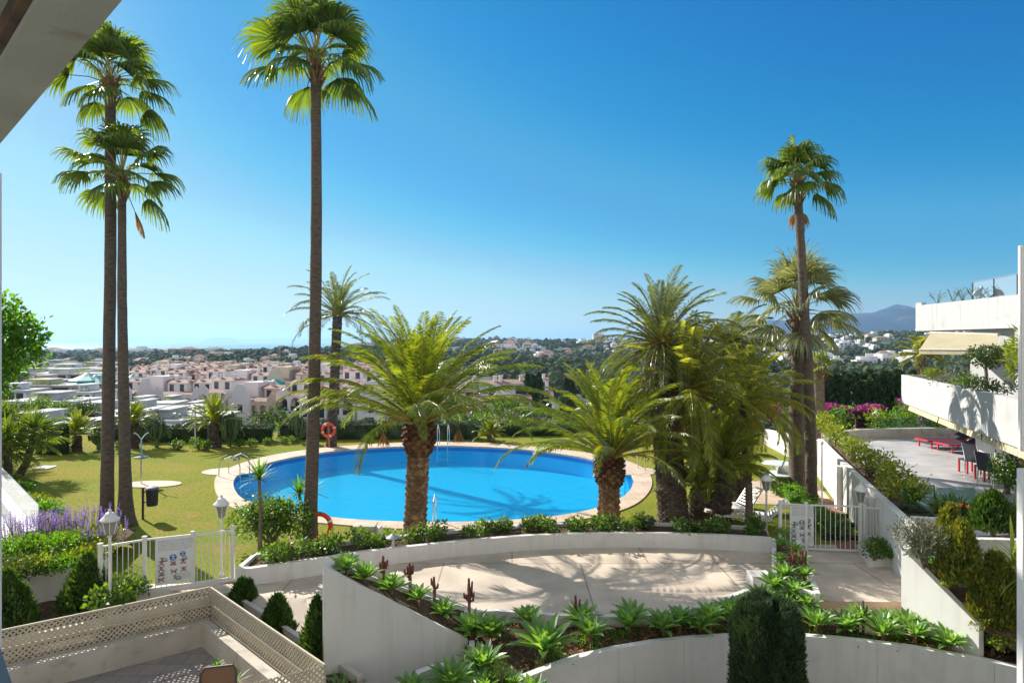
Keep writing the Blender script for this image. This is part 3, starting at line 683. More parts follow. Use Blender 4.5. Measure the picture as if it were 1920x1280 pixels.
# dark blue waterline band
mb = MB(); WB2 = inset(WAT, ctr, .9975)
vs = [(p.x, p.y, -.04) for p in WB2] + [(p.x, p.y, -.22) for p in WB2]; mb.add(vs, [(i, (i + 1) % n, n + (i + 1) % n, n + i) for i in range(n)])
obj('tile_band', mb, M('band_blue', (.01, .20, .58), (.01, .24, .65), scale=30, rough=.3), poolt)
mb = MB(); mb.poly([(p.x, p.y) for p in WB2], -.10); obj('water', mb, water_mat, poolt)
# landing pads of the two side ladders
for px, py, lab in ((432, 884, 'left'), (1188, 884, 'right')):
    c = at(px, py); mb = MB(); pts = [(c.x + 1.1 * math.cos(a / 20 * 2 * PI), c.y + .75 * math.sin(a / 20 * 2 * PI)) for a in range(20)]
    mb.prism(pts, -.01, .031); obj('pad', mb, coping_mat, poolt)

# ================================================================== terrace, paths, planters
def line(pxs, z): return [at(a, b, z) for a, b in pxs]
B1f = line([(449, 1098), (469, 1098), (540, 1087), (606, 1077), (670, 1066), (730, 1058), (800, 1050), (880, 1041), (983, 1032), (1070, 1028), (1155, 1026), (1240, 1027), (1361, 1031), (1447, 1037)], 0)
B1b = []
for i, p in enumerate(B1f):
    d = (B1f[min(i + 1, len(B1f) - 1)] - B1f[max(i - 1, 0)]).normalized(); nrm = Vector((-d.y, d.x, 0)); B1b.append(p + nrm * 1.0)
ZP = .37
pl = thing('curved_planter', 'long curved white planter wall of low shrubs between terrace and pool lawn', 'planter', (B1f[7].x, B1f[7].y, 0))
mb = MB(); mb.wall([(p.x, p.y, ZP, -.3) for p in B1f], .13); obj('front_wall', mb, white, pl)
mb = MB(); mb.wall([(p.x, p.y, ZP, -.3) for p in B1b], .10, side=-1); obj('back_wall', mb, white, pl)
mb = MB(); mb.wall([(B1f[0].x - .10, B1f[0].y + .02, ZP - .003, -.3), (B1b[0].x - .10, B1b[0].y, ZP - .003, -.3)], .10, side=-1); obj('end_wall', mb, white, pl)
mb = MB(); mb.ribbon([p + Vector((0, .06, ZP - .08)) for p in B1f], [p + Vector((0, -.05, ZP - .08)) for p in B1b], 5, .03); obj('soil', mb, soil, pl)

# terrace floor (level 0)
A0 = Vector((-2.99, 10.18, 0)); A2 = Vector((-.78, 11.3, 0))
inner = [at(665, 1068, 1.3), at(722, 1089, .98), at(779, 1109, .65), at(818, 1122, .4), at(870, 1137, .15), at(935, 1144, .05), at(1000, 1151, .04), at(1052, 1154, .04), at(1155, 1156, .04), at(1224, 1154, .04), at(1310, 1139, .04), at(1370, 1120, .04), at(1412, 1103, .04)]
step_l = at(1535, 1127); step_r = at(1700, 1129)
floor = [(-3.35, 10.9)] + [(p.x + .05, p.y + .02) for p in inner[1:]] + [(5.35, 13.3), (5.9, 12.45), (step_l.x, step_l.y), (step_r.x + .6, step_r.y), (9.6, 12.7), (9.7, 16.4), (6.8, 16.4)]
floor += [(p.x, p.y + .05) for p in B1f[::-1]] + [(-4.9, 13.75), (-4.35, 13.4)]
mb = MB(); mb.poly(floor, 0.004); struct('terrace', mb, terrace_mat, label='sunlit beige concrete terrace with palm shadows')
# left sloping path down beside the tall wall
mb = MB(); Lx = [(-4.4, 13.45), (-3.3, 10.9)]
vs = [(-9.2, 13.76, .0), (-4.3, 13.76, .0), (-5.6, 13.1, 0), (-3.95, 13.0, 0), (-3.75, 11.35, -.38), (-3.2, 10.8, -.42), (-2.35, 9.95, -.62), (-2.1, 9.9, -.62), (-1.6, 8.3, -1.0), (3.5, 8.0, -1.2), (1.5, 11.5, -.9)]
mb.add(vs, [(2, 3, 1, 0), (4, 5, 3, 2), (6, 7, 5, 4), (8, 9, 7, 6), (7, 9, 10)]); struct('path', mb, terrace_mat, label='pale path sloping down beside the tall white wall')
# steps on the right
a, b = step_l, step_r + Vector((.5, 0, 0))
mb = MB(); mb.prism([(a.x, a.y + .02), (b.x, b.y + .02), (b.x - .05, b.y - .42), (a.x, a.y - .42)], -.6, -.13); mb.prism([(a.x, a.y - .42), (b.x, b.y - .42), (b.x - .1, b.y - .9), (a.x, a.y - .9)], -.6, -.27)
mb.prism([(a.x, a.y + .03), (b.x, b.y + .03), (b.x, b.y), (a.x, a.y)], -.6, .0)
struct('steps', mb, tile_step, label='two shallow beige steps at the right edge of the terrace')

# raised bank planter W1 + low curved bed (one planted bed with several walls)
out1 = [A0 + (A2 - A0) * t for t in (0, .25, .5, .75, 1.0)]; z1 = [1.62, 1.20, .78, .36, -.05]
bed = thing('agave_bed', 'big planted bed of agaves with sloping white wall and low curved front wall', 'planter', (1, 11.3, -.6))
mb = MB(); mb.wall([(-3.02, 10.62, 1.55, -1.4), (-3.05, 10.3, 1.62, -1.4)] + [(p.x, p.y, z, -1.4) for p, z in zip(out1, z1)], .11); obj('tall_wall', mb, white, bed)
mb = MB(); mb.wall([(-2.93, 10.68, 1.56, -.2)] + [(p.x, p.y, p.z, -.35) for p in inner[:5]], .09); obj('inner_curb', mb, white, bed)
mb = MB(); mb.wall([(p.x, p.y, .045, -.6) for p in inner[4:]], .10, side=1); obj('round_curb', mb, white, bed)
outp = [(905, 1312), (980, 1272), (1035, 1250), (1086, 1232), (1155, 1216), (1224, 1204), (1300, 1196), (1371, 1192), (1440, 1190), (1510, 1192), (1575, 1197), (1640, 1204), (1710, 1213), (1778, 1225), (1850, 1238), (1920, 1254), (2010, 1280)]
outer = line(outp, -.15)
mb = MB(); mb.wall([(p.x, p.y, -.15, -2.7) for p in outer], .13); obj('front_wall', mb, white, bed)
for (px, nx_) in ((1160, 0), (1282, 0), (1645, 0), (1865, 0)):
    i = max(k for k in range(len(outp)) if outp[k][0] <= px); t_ = (px - outp[i][0]) / (outp[i + 1][0] - outp[i][0]); p = outer[i].lerp(outer[i + 1], t_); d_ = (outer[i + 1] - outer[i]).normalized(); m_ = Vector((d_.y, -d_.x, 0)) * .002
    jb = MB(); a_, b_ = p + m_ - d_ * .004, p + m_ + d_ * .004; jb.add([(a_.x, a_.y, -2.6), (b_.x, b_.y, -2.6), (b_.x, b_.y, -.16), (a_.x, a_.y, -.16)], [(0, 1, 2, 3)]); obj('joint', jb, cream_wall, bed)
mb = MB(); mb.wall([(A2.x + .02, A2.y - .02, -.06, -2), (A2.x + .1, 10.2, -.1, -2), (outer[0].x, outer[0].y, -.15, -2)], .1); obj('side_wall', mb, white, bed)
mb = MB(); so_ = [p + Vector((.05, .09, z - .12)) for p, z in zip(out1, z1)]; si = [Vector((q.x, q.y, q.z - .08)) for q in inner[:5]]
mb.ribbon(so_, si, 4, .03); obj('bank_soil', mb, soil, bed)
ins2 = [Vector((-.85, 11.35, -.15))] + [Vector((p.x, p.y - .03, -.14)) for p in inner[4:]] + [Vector((5.9, 12.4, -.2)), Vector((6.7, 11.9, -.26)), Vector((7.6, 11.8, -.24)), Vector((8.3, 11.6, -.2)), Vector((9.5, 11.3, -.15)), Vector((10.5, 11, -.1))]
def resample(P, n):
    D = [0]
    for a, b in zip(P, P[1:]): D.append(D[-1] + (b - a).length)
    out = []
    for i in range(n):
        s = D[-1] * i / (n - 1); k = max(j for j in range(len(D)) if D[j] <= s + 1e-9); k = min(k, len(P) - 2); out.append(P[k].lerp(P[k + 1], (s - D[k]) / (D[k + 1] - D[k])))
    return out
o2 = [Vector((p.x, p.y + .04, -.25)) for p in outer]
mb = MB(); mb.ribbon(resample(o2, 60), resample(ins2, 60), 12, .035); obj('bed_soil', mb, soil, bed)
Q_ = []; ro, ri = resample(o2, 60), resample(ins2, 60)
for _ in range(2600):
    i = random.randrange(59); a_ = ro[i].lerp(ro[i + 1], random.random()); b_ = ri[i].lerp(ri[i + 1], random.random()); Q_.append(a_.lerp(b_, random.random()) + Vector((0, 0, .03)))
D_ = rand_dirs(len(Q_)) * np.array([1, 1, .25]); lit = obj('leaf_litter', quads_to_mb(leaves(np.array(Q_), D_, .09 * rng.uniform(.3, 1.3, len(Q_)), .03)), frond_dead, bed); lit['kind'] = 'stuff'
W_l = []
for _ in range(60):
    i = random.randrange(59); c_ = ro[i].lerp(ri[i], random.uniform(.12, .88)); r_ = random.uniform(.08, .2); W_l.append((c_.x, c_.y, c_.z + .04, r_, r_, .05))
lit = obj('weeds', quads_to_mb(crown_leaves(W_l, 4200, .07, .025, shell=.1, up=.5)), leaf_shrub, bed); lit['kind'] = 'stuff'

# central narrow planter between terrace and right path
pc = thing('dividing_planter', 'narrow white planter dividing the round terrace from the right-hand path', 'planter', (6, 14, 0))
Ld = [at(1447, 1008, .385), at(1447, 1085, .385)]; Rd = [at(1500, 1012, .385), at(1538, 1112, .385)]
mb = MB(); mb.wall([(Ld[1].x, Ld[1].y, .385, -.3), (Ld[0].x, Ld[0].y, .385, -.3)], .1, side=-1); mb.wall([(Rd[1].x, Rd[1].y, .385, -.3), (Rd[0].x, Rd[0].y, .385, -.3)], .1, side=1); mb.wall([(Ld[1].x + .1, Ld[1].y, .38, -.3), (Rd[1].x - .1, Rd[1].y, .38, -.3)], .1)
obj('wall', mb, white, pc)
mb = MB(); mb.ribbon([Ld[1] + Vector((.08, .05, -.08)), Ld[0] + Vector((.08, 0, -.08))], [Rd[1] + Vector((-.08, .05, -.08)), Rd[0] + Vector((-.08, 0, -.08))], 4, .0); obj('soil', mb, soil, pc)
c = at(1428, 1100, 0); mb = MB(); mb.box((c.x - .22, c.y - .1, -.1), (c.x + .2, c.y + .28, .26)); tag(obj('end_block', mb, white), 'low white block at the tip of the round terrace curb', 'wall block')

# right sloping wall + beds behind
rw = thing('right_wall', 'bright white wall with a sloping top holding the conifer bed', 'wall', (7.6, 11.8, -.3))
R0 = Vector((7.42, 12.2, 0)); R1 = Vector((7.95, 10.9, 0))
mb = MB(); mb.wall([(R1.x, R1.y, .36, -1.0), (R0.x, R0.y, 1.27, -1.0)], .13, side=-1); mb.wall([(R0.x + .02, R0.y + .01, 1.265, -.4), (8.45, 13.4, 1.22, -.4)], .12, side=-1); obj('wall', mb, white, rw)
mb = MB(); A = [Vector((8.5, 13.3, 1.12)), Vector((7.56, 12.2, 1.12)), Vector((8.0, 10.95, .3)), Vector((8.6, 10.4, -.1))]; B = [Vector((12.5, 14.6, 1.3)), Vector((12.5, 13, 1.2)), Vector((12, 11.5, .6)), Vector((11.5, 10.6, .1))]
mb.ribbon(resample(A, 16), resample(B, 16), 10, .03); obj('soil', mb, soil, rw)
# small planter by the right gate
c = at(1615, 1062, 0)
mb = MB(); s1 = at(1612, 1040, 0); s2 = at(1628, 1063, 0)
sp = thing('gate_planter', 'small low white planter at the right end of the right gate', 'planter', (s2.x + .5, s2.y + .4, 0))
mb.wall([(s1.x, s1.y, .30, -.2), (s2.x, s2.y, .30, -.2), (s2.x + 1.3, s2.y + .02, .30, -.2)], .1, side=1); obj('wall', mb, white, sp)
mb = MB(); mb.poly([(s1.x + .05, s1.y), (s2.x + .05, s2.y + .05), (s2.x + 1.5, s2.y + .05), (s2.x + 1.5, s1.y + .3), (s1.x + .05, s1.y + .3)], .22); obj('soil', mb, soil, sp)

# retaining wall of the raised right terrace with white piers
ZT = 1.2
tw = [at(1533, 822, ZT + .25), at(1560, 850, ZT + .25), at(1620, 907, ZT + .2), at(1680, 962, ZT + .15), at(1712, 990, ZT + .12)]
rt = thing('retaining_wall', 'long white wall holding up the raised terrace, palm shadows on it', 'wall', (tw[2].x, tw[2].y, 0))
mb = MB(); mb.wall([(p.x, p.y, p.z, -.3) for p in tw], .18); obj('wall', mb, white, rt)
for k in (1.35, 2.35):
    i = int(k); p = tw[i].lerp(tw[i + 1], k - i); mb = MB(); mb.box((p.x - .17, p.y - .12, -.1), (p.x - .02, p.y + .12, p.z - .1)); obj('pier', mb, white, rt)
mb = MB(); wl2 = [(p.x + .9 + .0 * i, p.y, ZT + .12, ZT - .3) for i, p in enumerate(tw)]; mb.wall(wl2, .12); obj('inner_wall', mb, white, rt)
mb = MB(); mb.ribbon([Vector((p.x + .05, p.y, ZT + .06)) for p in tw], [Vector((q[0], q[1], ZT + .05)) for q in wl2], 4, .02); obj('soil', mb, soil, rt)
# raised tiled terrace
yt = [at(1600, 812, ZT), at(2000, 812, ZT)]
mb = MB(); mb.poly([(tw[0].x + .9, 25.0), (tw[2].x + .9, tw[2].y), (tw[3].x + .9, tw[3].y), (tw[4].x + .85, tw[4].y - .2), (17.5, 14.2), (26, 14.2), (26, 26.2), (14.5, 26.4)], ZT)
struct('raised_terrace', mb, tile_terrace_mat, label='raised grey tiled terrace in front of the white building')
mb = MB(); mb.wall([(tw[0].x + .6, 25.1, ZT + .38, -.4), (tw[0].x + 2.5, 26.3, ZT + .38, -.4), (tw[0].x + 6, 26.9, ZT + .36, -.4), (24, 26.3, ZT + .3, -.4)], .3)
tag(obj('parapet', mb, cream_wall), 'low cream parapet along the far edge of the raised terrace', 'wall')
# low white wall linking on the left of it
mb = MB(); mb.wall([(at(1408, 822).x, 32.5, .75, -.3), (tw[0].x + .5, 27.5, 1.1, -.3)], .25); tag(obj('low_wall', mb, white), 'low white wall behind the two right-hand palm trunks', 'wall')
mb = MB(); q0 = at(1545, 862, .2); mb.wall([(q0.x - 1.0, q0.y + .6, .9, -.2), (q0.x + .6, q0.y + .6, .95, -.2)], .2); tag(obj('low_wall', mb, white), 'short white wall block beside the retaining wall corner', 'wall')
# stepped planters right
def wl(name, pts, th, label, side=1): mb = MB(); mb.wall(pts, th, side=side); return tag(obj(name, mb, white), label, 'wall')
p0 = at(1712, 970, 1.35); p1 = at(1905, 985, 1.35)
wl('planter_wall', [(p0.x, p0.y - .0, 1.35, -.2), (p1.x + 1.2, p1.y + .1, 1.35, -.2)], .14, 'pale planter wall under the strap-leaved clump on the right')
mb = MB(); mb.poly([(p0.x - .1, p0.y + .1), (p1.x + 3, p1.y + .2), (p1.x + 3.3, p1.y + 2.3), (p0.x + .2, p0.y + 1.6)], 1.26); obj_s = obj('planter_soil', mb, soil); tag(obj_s, 'dark soil strip behind the pale planter wall on the right', 'soil', kind='structure')
p2 = at(1800, 998, 1.62); p3 = at(1925, 1003, 1.62)
wl('planter_wall', [(p2.x, p2.y, 1.5, -.2), (p3.x + 1.5, p3.y, 1.5, -.2)], .14, 'grey shaded planter wall behind the right-hand conifers')
# ================================================================== right bed edge posts of small wall
# left planter wall with flowers
L0 = at(187, 1045, .5); L1 = at(3, 1077, .5)
lp = thing('flower_planter', 'white planter wall filled with yellow-green and purple flowering plants at left', 'planter', (L0.x, L0.y, -.5))
mb = MB(); dirn = (L1 - L0).normalized(); mb.wall([(L1.x + dirn.x * 3, L1.y + dirn.y * 3, .5, -1.2), (L0.x, L0.y, .5, -1.2), (L0.x - .1, L0.y + .5, .5, -.6)], .14); obj('wall', mb, white, lp)
mb = MB(); mb.ribbon([L1 + dirn * 3 + Vector((0, .1, -.06)), L0 + Vector((-.1, .1, -.06))], [Vector((-22, 21, .4)), Vector((-9.6, 16.4, .38))], 5, 0); obj('soil', mb, soil, lp)
# left upper terrace with glass balustrade
G0 = at(72, 978, 1.0); G1 = at(-15, 880, 1.0); gd = (G1 - G0).normalized()
gt = thing('balustrade_wall', 'white parapet with a glass balustrade around the terrace at far left', 'wall', (G0.x, G0.y, .3))
mb = MB(); mb.wall([(G0.x, G0.y, .82, -.2), (G1.x + gd.x * 3, G1.y + gd.y * 3, .82, -.2)], .25); obj('wall', mb, white, gt)
mb = MB(); mb.wall([(G0.x + .02, G0.y, 1.4, .825), (G1.x + gd.x * 3 + .02, G1.y + gd.y * 3, 1.4, .825)], .02); obj('glass', mb, glass_mat, gt)
mb = MB(); mb.poly([(G0.x - .3, G0.y - .2), (G1.x + gd.x * 3, G1.y + gd.y * 3), (-30, 25), (-26, 14)], .42); struct('side_terrace', mb, palewalk_mat, label='white paved terrace corner at far left')

# stone discs / manholes on the lawn
c = at(285, 908); mb = MB(); mb.prism([(c.x + 1.05 * math.cos(a / 24 * 2 * PI), c.y + .55 * math.sin(a / 24 * 2 * PI)) for a in range(24)], -.02, .03); shower_base = mb
mb = MB(); cc = at(85, 876.5); mb.box((cc.x - .28, cc.y - .3, -.02), (cc.x + .28, cc.y + .3, .03)); tag(obj('manhole_cover', mb, white_smooth), 'small white cover set in the lawn on the left', 'cover')
mb = MB(); p = at(1385, 885); q = at(1500, 945); 
mb.poly([tuple(at(*k)[:2]) for k in ((1385, 903), (1395, 944), (1570, 950), (1525, 900))], .012); struct('patio_slab', mb, coping_mat, label='beige slab under the white garden tables')
mb = MB(); mb.poly([tuple(at(*k)[:2]) for k in ((1540, 935), (1548, 985), (1572, 1030), (1608, 1034), (1590, 980), (1562, 935))], .016); struct('brick_path', mb, path_brick, label='red brick path beyond the right gate')
for k, (px, py) in enumerate(((1562, 968), (1570, 985), (1580, 1010))):
    c = at(px, py); mb = MB(); mb.box((c.x - .55, c.y - .12, -.02), (c.x + .65, c.y + .12, .06)); tag(obj('sleeper_step', mb, stepdark), f'{ORD[k]} dark sleeper across the brick path counting from the far end', 'step', 'dark sleepers on the brick path')

# ================================================================== the building the photo was taken from (behind the camera)
rear = thing('home_building', 'white terraced apartment building the view is taken from', 'building', (0, -4, -2.7))
mb = MB()
for f in range(-1, 4):
    z = 1.3 + 3.1 * f; mb.box((-38, -1.9, z - .2), (34, -1.6, z + 1.0)); mb.box((-38, -4.6, z - .2), (34, -1.903, z))
    for k in range(12): mb.box((-38 + k * 6.4, -4.0, z + .0), (-36.2 + k * 6.4, -3.7, z + 2.897))
mb.box((-38, -9, -3), (34, -4.603, 15)); obj('wall', mb, white, rear)
mb = MB()
for f in range(-1, 4):
    for k in range(11): mb.box((-35.8 + k * 6.4, -4.58, 1.35 + 3.1 * f), (-32.2 + k * 6.4, -4.55, 3.6 + 3.1 * f))
obj('windows', mb, win_m, rear); rear.children[1]['kind'] = 'stuff'
# ================================================================== palms
wash = 'tall slim fan palm '
def FP(px, pts, lab, base_z=0, **k):
    b = at(px[0], px[1], base_z); P = [atd(x, y, b.y + dy) for x, y, dy in pts]; return fan_palm(lab, b, P, **k)
FP((200, 982), [(203, 760, .1), (207, 480, .2), (207, 165, .2)], 'tallest fan palm at far left, trunk passing in front of its neighbour', r0=.175, r1=.135, R=1.02, pet=.9, nf=25, leafm=leaf_fan, group='fan palms', dead=0, flare=1.35, elmin=-20, droop=2.1)
FP((236, 985), [(233, 800, 0), (229, 560, 0), (229, 342, 0)], 'shorter fan palm at far left with its crown halfway up the neighbouring trunk', r0=.165, r1=.10, R=1.02, pet=.9, nf=25, leafm=leaf_fan, group='fan palms', dead=1, flare=2.1, elmin=-20, droop=2.1)
FP((580, 1022), [(588, 760, 0), (593, 430, 0), (592, 125, 0)], 'tall fan palm left of the pool centre, crown cut by the top of the photo', r0=.17, r1=.125, R=1.12, pet=.9, nf=30, leafm=leaf_fan, group='fan palms', dead=0, flare=1.6, elmin=-16, droop=2.1)
FP((1521, 956), [(1519, 780, 0), (1507, 560, 0), (1495, 352, 0)], 'tall slim fan palm on the right with a small round crown against the sky', r0=.17, r1=.12, R=.98, pet=.7, nf=22, leafm=leaf_fan, group='fan palms', dead=1, flare=1.3, elmin=-12, droop=2.8)
FP((1497, 934), [(1493, 790, 0), (1496, 690, 0), (1494, 592, 0)], 'lower silvery fan palm on the right sharing its base with the tall slim one', r0=.28, r1=.19, R=1.15, pet=1.15, nf=30, leafm=leaf_fan_silver, group='fan palms', dead=1, flare=1.2, elmin=-25, droop=1.5, trunkm=trunk_fan, nseg=28)
b = at(1536, 852, .2); t = fan_palm('stumpy palm trunk with a few yellow leaves behind the slim palms', (b.x, b.y, 0), [atd(1535, 770, b.y), atd(1534, 693, b.y)], r0=.26, r1=.24, R=.55, pet=.3, nf=9, leafm=leaf_lime, dead=0, flare=1.0, elmin=0, nseg=12, trunkm=trunk_wood)

b = at(778, 1000, .1); feather_palm('big feather palm with a pineapple trunk standing before the middle of the pool', b, atd(786, 812, b.y), .27, 3.75, 84, leaf_can, 'feather palms', 'canary_palm', droop=1.3, elmin=20, Lf=.40, wf=.032, nl=74, bulb=1.5, flowers=2, epow=.95)
b = at(1141, 974, .1); feather_palm('young yellow-green feather palm at the right end of the pool', b, atd(1143, 874, b.y), .28, 3.35, 62, leaf_can, 'feather palms', 'canary_palm', droop=1.35, elmin=18, Lf=.38, wf=.032, nl=64, bulb=1.45, flowers=0)
b = at(1264, 985, 0); feather_palm('dark leaning feather palm behind the young one, crown highest of the right clump', b, atd(1238, 662, b.y + 1.2), .40, 2.75, 66, leaf_date, 'feather palms', 'date_palm', trunkm=trunk_dark, droop=1.5, elmin=-40, Lf=.34, wf=.032, nl=56, bulb=1.0, dead=8, lift=.4)
b = at(1328, 968, 0); feather_palm('olive feather palm in the middle of the right clump with yellowing fronds', b, atd(1292, 738, b.y - .2), .24, 2.85, 72, leaf_olive, 'feather palms', 'date_palm', trunkm=trunk_dark, droop=1.25, elmin=-38, Lf=.40, wf=.032, nl=60, bulb=1.0, boots=False, dead=16, lift=.4)
b = at(1372, 955, 0); feather_palm('feather palm with only its upper fronds showing over the olive one', b, atd(1366, 652, b.y + 1.5), .2, 2.1, 34, leaf_date, 'feather palms', 'date_palm', trunkm=trunk_dark, droop=2.0, elmin=-20, Lf=.34, wf=.036, boots=False, elmax=70)
b = at(1305, 976, 0); feather_palm('small dark feather palm low between the trunks of the right clump', b, atd(1308, 915, b.y - .3), .17, 1.25, 30, leaf_date, 'feather palms', 'date_palm', trunkm=trunk_dark, droop=1.0, elmin=5, Lf=.28, wf=.03, nl=40, boots=False)
b = at(1352, 982, 0); feather_palm('bushy low green feather palm left of the wooden post', b, atd(1358, 876, b.y), .24, 1.7, 44, leaf_can, 'feather palms', 'date_palm', trunkm=trunk_dark, droop=1.1, elmin=-12, Lf=.34, wf=.032, nl=48, boots=False)
b = at(1392, 952, 0); feather_palm('shaggy olive feather palm at the right side of the clump beside the slim trunks', b, atd(1400, 752, b.y), .22, 2.5, 62, leaf_olive, 'feather palms', 'date_palm', trunkm=trunk_dark, droop=1.4, elmin=-48, Lf=.38, wf=.032, nl=54, boots=False, dead=8)
b = at(621, 838, 0); feather_palm('slim date palm at the far edge of the lawn beside the lifebuoy', b, atd(633, 592, b.y), .2, 2.9, 40, leaf_date, 'feather palms', 'date_palm', trunkm=trunk_dark, droop=1.7, elmin=-15, Lf=.36, wf=.05, nl=30, boots=False, bulb=1.2, flare=1.3)

# cycads / small fan palms at the hedge and far left
def small_palm(px, h, lab, L=1.1, n=34, wf=.05, r=.16, leaf=None, lean=0):
    b = at(*px); feather_palm(lab, b, b + Vector((lean, 0, h)), r, L, n, leaf or leaf_can, 'small palms by the hedge', 'cycad', trunkm=trunk_dark, droop=1.1, elmin=-5, Lf=.22, wf=wf, nl=26, boots=False, scale_h=.2)
small_palm((145, 846), .75, 'squat feathery palm against the hedge right of the clipped dark shrub', 1.35)
small_palm((252, 840), 1.25, 'squat feathery palm mostly behind the left palm trunks', 1.1)
small_palm((402, 838), 1.2, 'squat feathery palm left of the big candelabra cactus', 1.6, 44, r=.28)
small_palm((920, 828), .35, 'small feathery palm at the hedge beyond the pool', 1.0, 26)
def lean_palm(px, tops, lab, R=.62, nf=22):
    b = at(*px)
    t = thing('dwarf_fan_palm', lab, 'palm tree', b, 'dwarf fan palms')
    for k, (tx, ty) in enumerate(tops):
        p = atd(tx, ty, b.y); mb = MB(); mid = b.lerp(p, .5) + Vector((.1, 0, -.15)); mb.tube([b - Vector((0, 0, .1)), mid, p], [.16, .13, .12], 9, True, 0, .06); obj('trunk', mb, trunk_dark, t)
        mb = MB()
        for i in range(nf):
            u = (i + .5) / nf; fan_mb(mb, p, i * 2.4 + k, math.radians(85 - 105 * u), .45, R * random.uniform(.85, 1.1), 18, .5, .045)
        obj('crown', mb, [leaf_fan, rachis_m], t)
lean_palm((30, 895), [(62, 820)], 'dwarf fan palm with a leaning forked trunk at far left', .75)
lean_palm((10, 905), [(12, 838), (-30, 850)], 'dark dwarf fan palm cut by the left edge of the photo', .85)
lean_palm((70, 850), [(72, 822)], 'dwarf fan palm right of the leaning one, close to the hedge', .6, 18)
lean_palm((-10, 870), [(8, 800)], 'tallest dwarf fan palm at the left edge, behind the leaning one', .95)

# yuccas
def yucca(px, stems, lab):
    b = at(*px, .2) ; t = thing('yucca', lab, 'yucca', b, 'yuccas in the planter')
    for (tx, ty, n, L) in stems:
        p = atd(tx, ty, b.y); mb = MB(); mb.tube([b - Vector((0, 0, .1)), b.lerp(p, .5) + Vector((.03, 0, 0)), p], [.06, .045, .04], 8, True, 0, .08); obj('trunk', mb, trunk_wood, t)
        mb = spiky_mb(n, L, .055, 95, 28, 0, seg=4); q = MB(); q.add([Vector(v) + p for v in mb.v], mb.f); obj('leaves', q, leaf_bright, t)
yucca((487, 1030), [(486, 898, 44, .58)], 'single-stemmed yucca rising from the big round bush')
yucca((572, 1000), [(561, 927, 36, .58), (580, 922, 36, .6)], 'twin-headed yucca against the tall palm trunk')

# ================================================================== agaves
AG = [rosette_mb(32, .47, .13, .10), rosette_mb(26, .42, .125, .15), rosette_mb(36, .50, .12, .08)]
agm = []
for k, mb in enumerate(AG):
    t = thing('agave', 'x', 'agave'); r = obj('rosette', mb, leaf_agave, t, world=False); s = MB(); s.tube([(0, 0, -.25), (.01, 0, .0), (0, 0, .13)], [.04, .035, .035], 7); obj('stem', s, brown_dry, t, world=False); agm.append(t)
agused = [False] * 3
def agave(px, py, z, s, lab, grp):
    global agi
    k = random.randrange(3); p = at(px, py, z)
    if not agused[k]: o = agm[k]; agused[k] = True
    else: o = copy_tree(agm[k])
    o.location = p; o.rotation_euler = (0, 0, random.uniform(0, 6.28)); o.scale = (s, s, s * random.uniform(.9, 1.1)); o['label'] = lab; o['group'] = grp
    return o
# on the sloping bank: px, py of stem foot, ground height
bank = [(655, 1081, 1.42), (686, 1092, 1.32), (733, 1119, .98), (793, 1146, .62), (845, 1158, .42)]
def bank_at(t, w):
    f = t * (len(so_) - 1); i = min(int(f), len(so_) - 2); u = f - i
    return so_[i].lerp(so_[i + 1], u).lerp(si[i].lerp(si[i + 1], u), w)
for k, (tt, sc_k) in enumerate(((.03, .72), (.16, .72), (.36, .8), (.58, .8), (.80, .75))):
    o = agave(0, 1000, 0, sc_k, f'{ORD[k]} agave down the sloping bank, counting from its top corner', 'agaves on the sloping bank'); o.location = bank_at(tt, .5)
row_b = [(885, 1180), (920, 1188), (990, 1168), (1092, 1162), (1185, 1160), (1275, 1165), (1330, 1163), (1372, 1152)]
for k, (x, y) in enumerate(row_b): agave(x, y + 14, -.14, 1.0 if k < 2 else .92, f'{ORD[k]} agave from the left along the round terrace curb', 'agaves along the round curb')
row_f = [(1020, 1236), (1105, 1208), (1180, 1192), (1243, 1192), (1312, 1188), (1378, 1180)]
for k, (x, y) in enumerate(row_f): agave(x, y, -.2, (1.35, 1.08, 1.05, .9, .9, .88)[k], f'{ORD[k]} agave from the left in the front row left of the dark column bush', 'agaves in the front row, left part')
row_r = [(1530, 1186), (1583, 1186), (1608, 1180), (1655, 1200), (1662, 1178), (1716, 1206), (1748, 1186), (1780, 1220), (1806, 1192), (1862, 1226), (1700, 1186)]
row_r.sort()
for k, (x, y) in enumerate(row_r): agave(x, y, -.2, random.uniform(.82, 1.0), f'{ORD[k]} agave from the left in the bed right of the dark column bush', 'agaves in the front bed, right part')
row_c = [(1468, 1010, .32, .62), (1465, 1030, .32, .6), (1490, 1042, .32, .62), (1462, 1060, .32, .65), (1500, 1062, .32, .66), (1470, 1086, .32, .75), (1508, 1090, .32, .78), (1450, 1115, .1, .95), (1490, 1122, .1, .95), (1430, 1140, -.1, .9), (1512, 1145, 0, .9), (1470, 1150, -.1, .9), (1400, 1150, -.1, .8)]
for k, (x, y, z, s) in enumerate(row_c): agave(x, y, z, s, f'{ORD[k]} agave from the far end of the crowded dividing planter', 'agaves in the dividing planter')
low = [(848, 1296, -.25, 1.0), (772, 1318, -.3, .9), (905, 1262, -.2, 1.0), (905, 1310, -.4, 1.0), (640, 1318, -.4, .9), (955, 1300, -.3, .8), (1000, 1318, -.3, .8), (820, 1330, -.4, .9)]
for k, (x, y, z, s) in enumerate(low): agave(x, y, z, s, f'{ORD[k]} foreground agave below the tall white wall, of those at the bottom edge', 'agaves at the bottom edge')
o = agave(0, 1000, 1.15, .75, 'lone agave in the right-hand bed beside the grey bush', 'agaves in the right-hand bed'); o.location = (7.86, 12.0, .93)
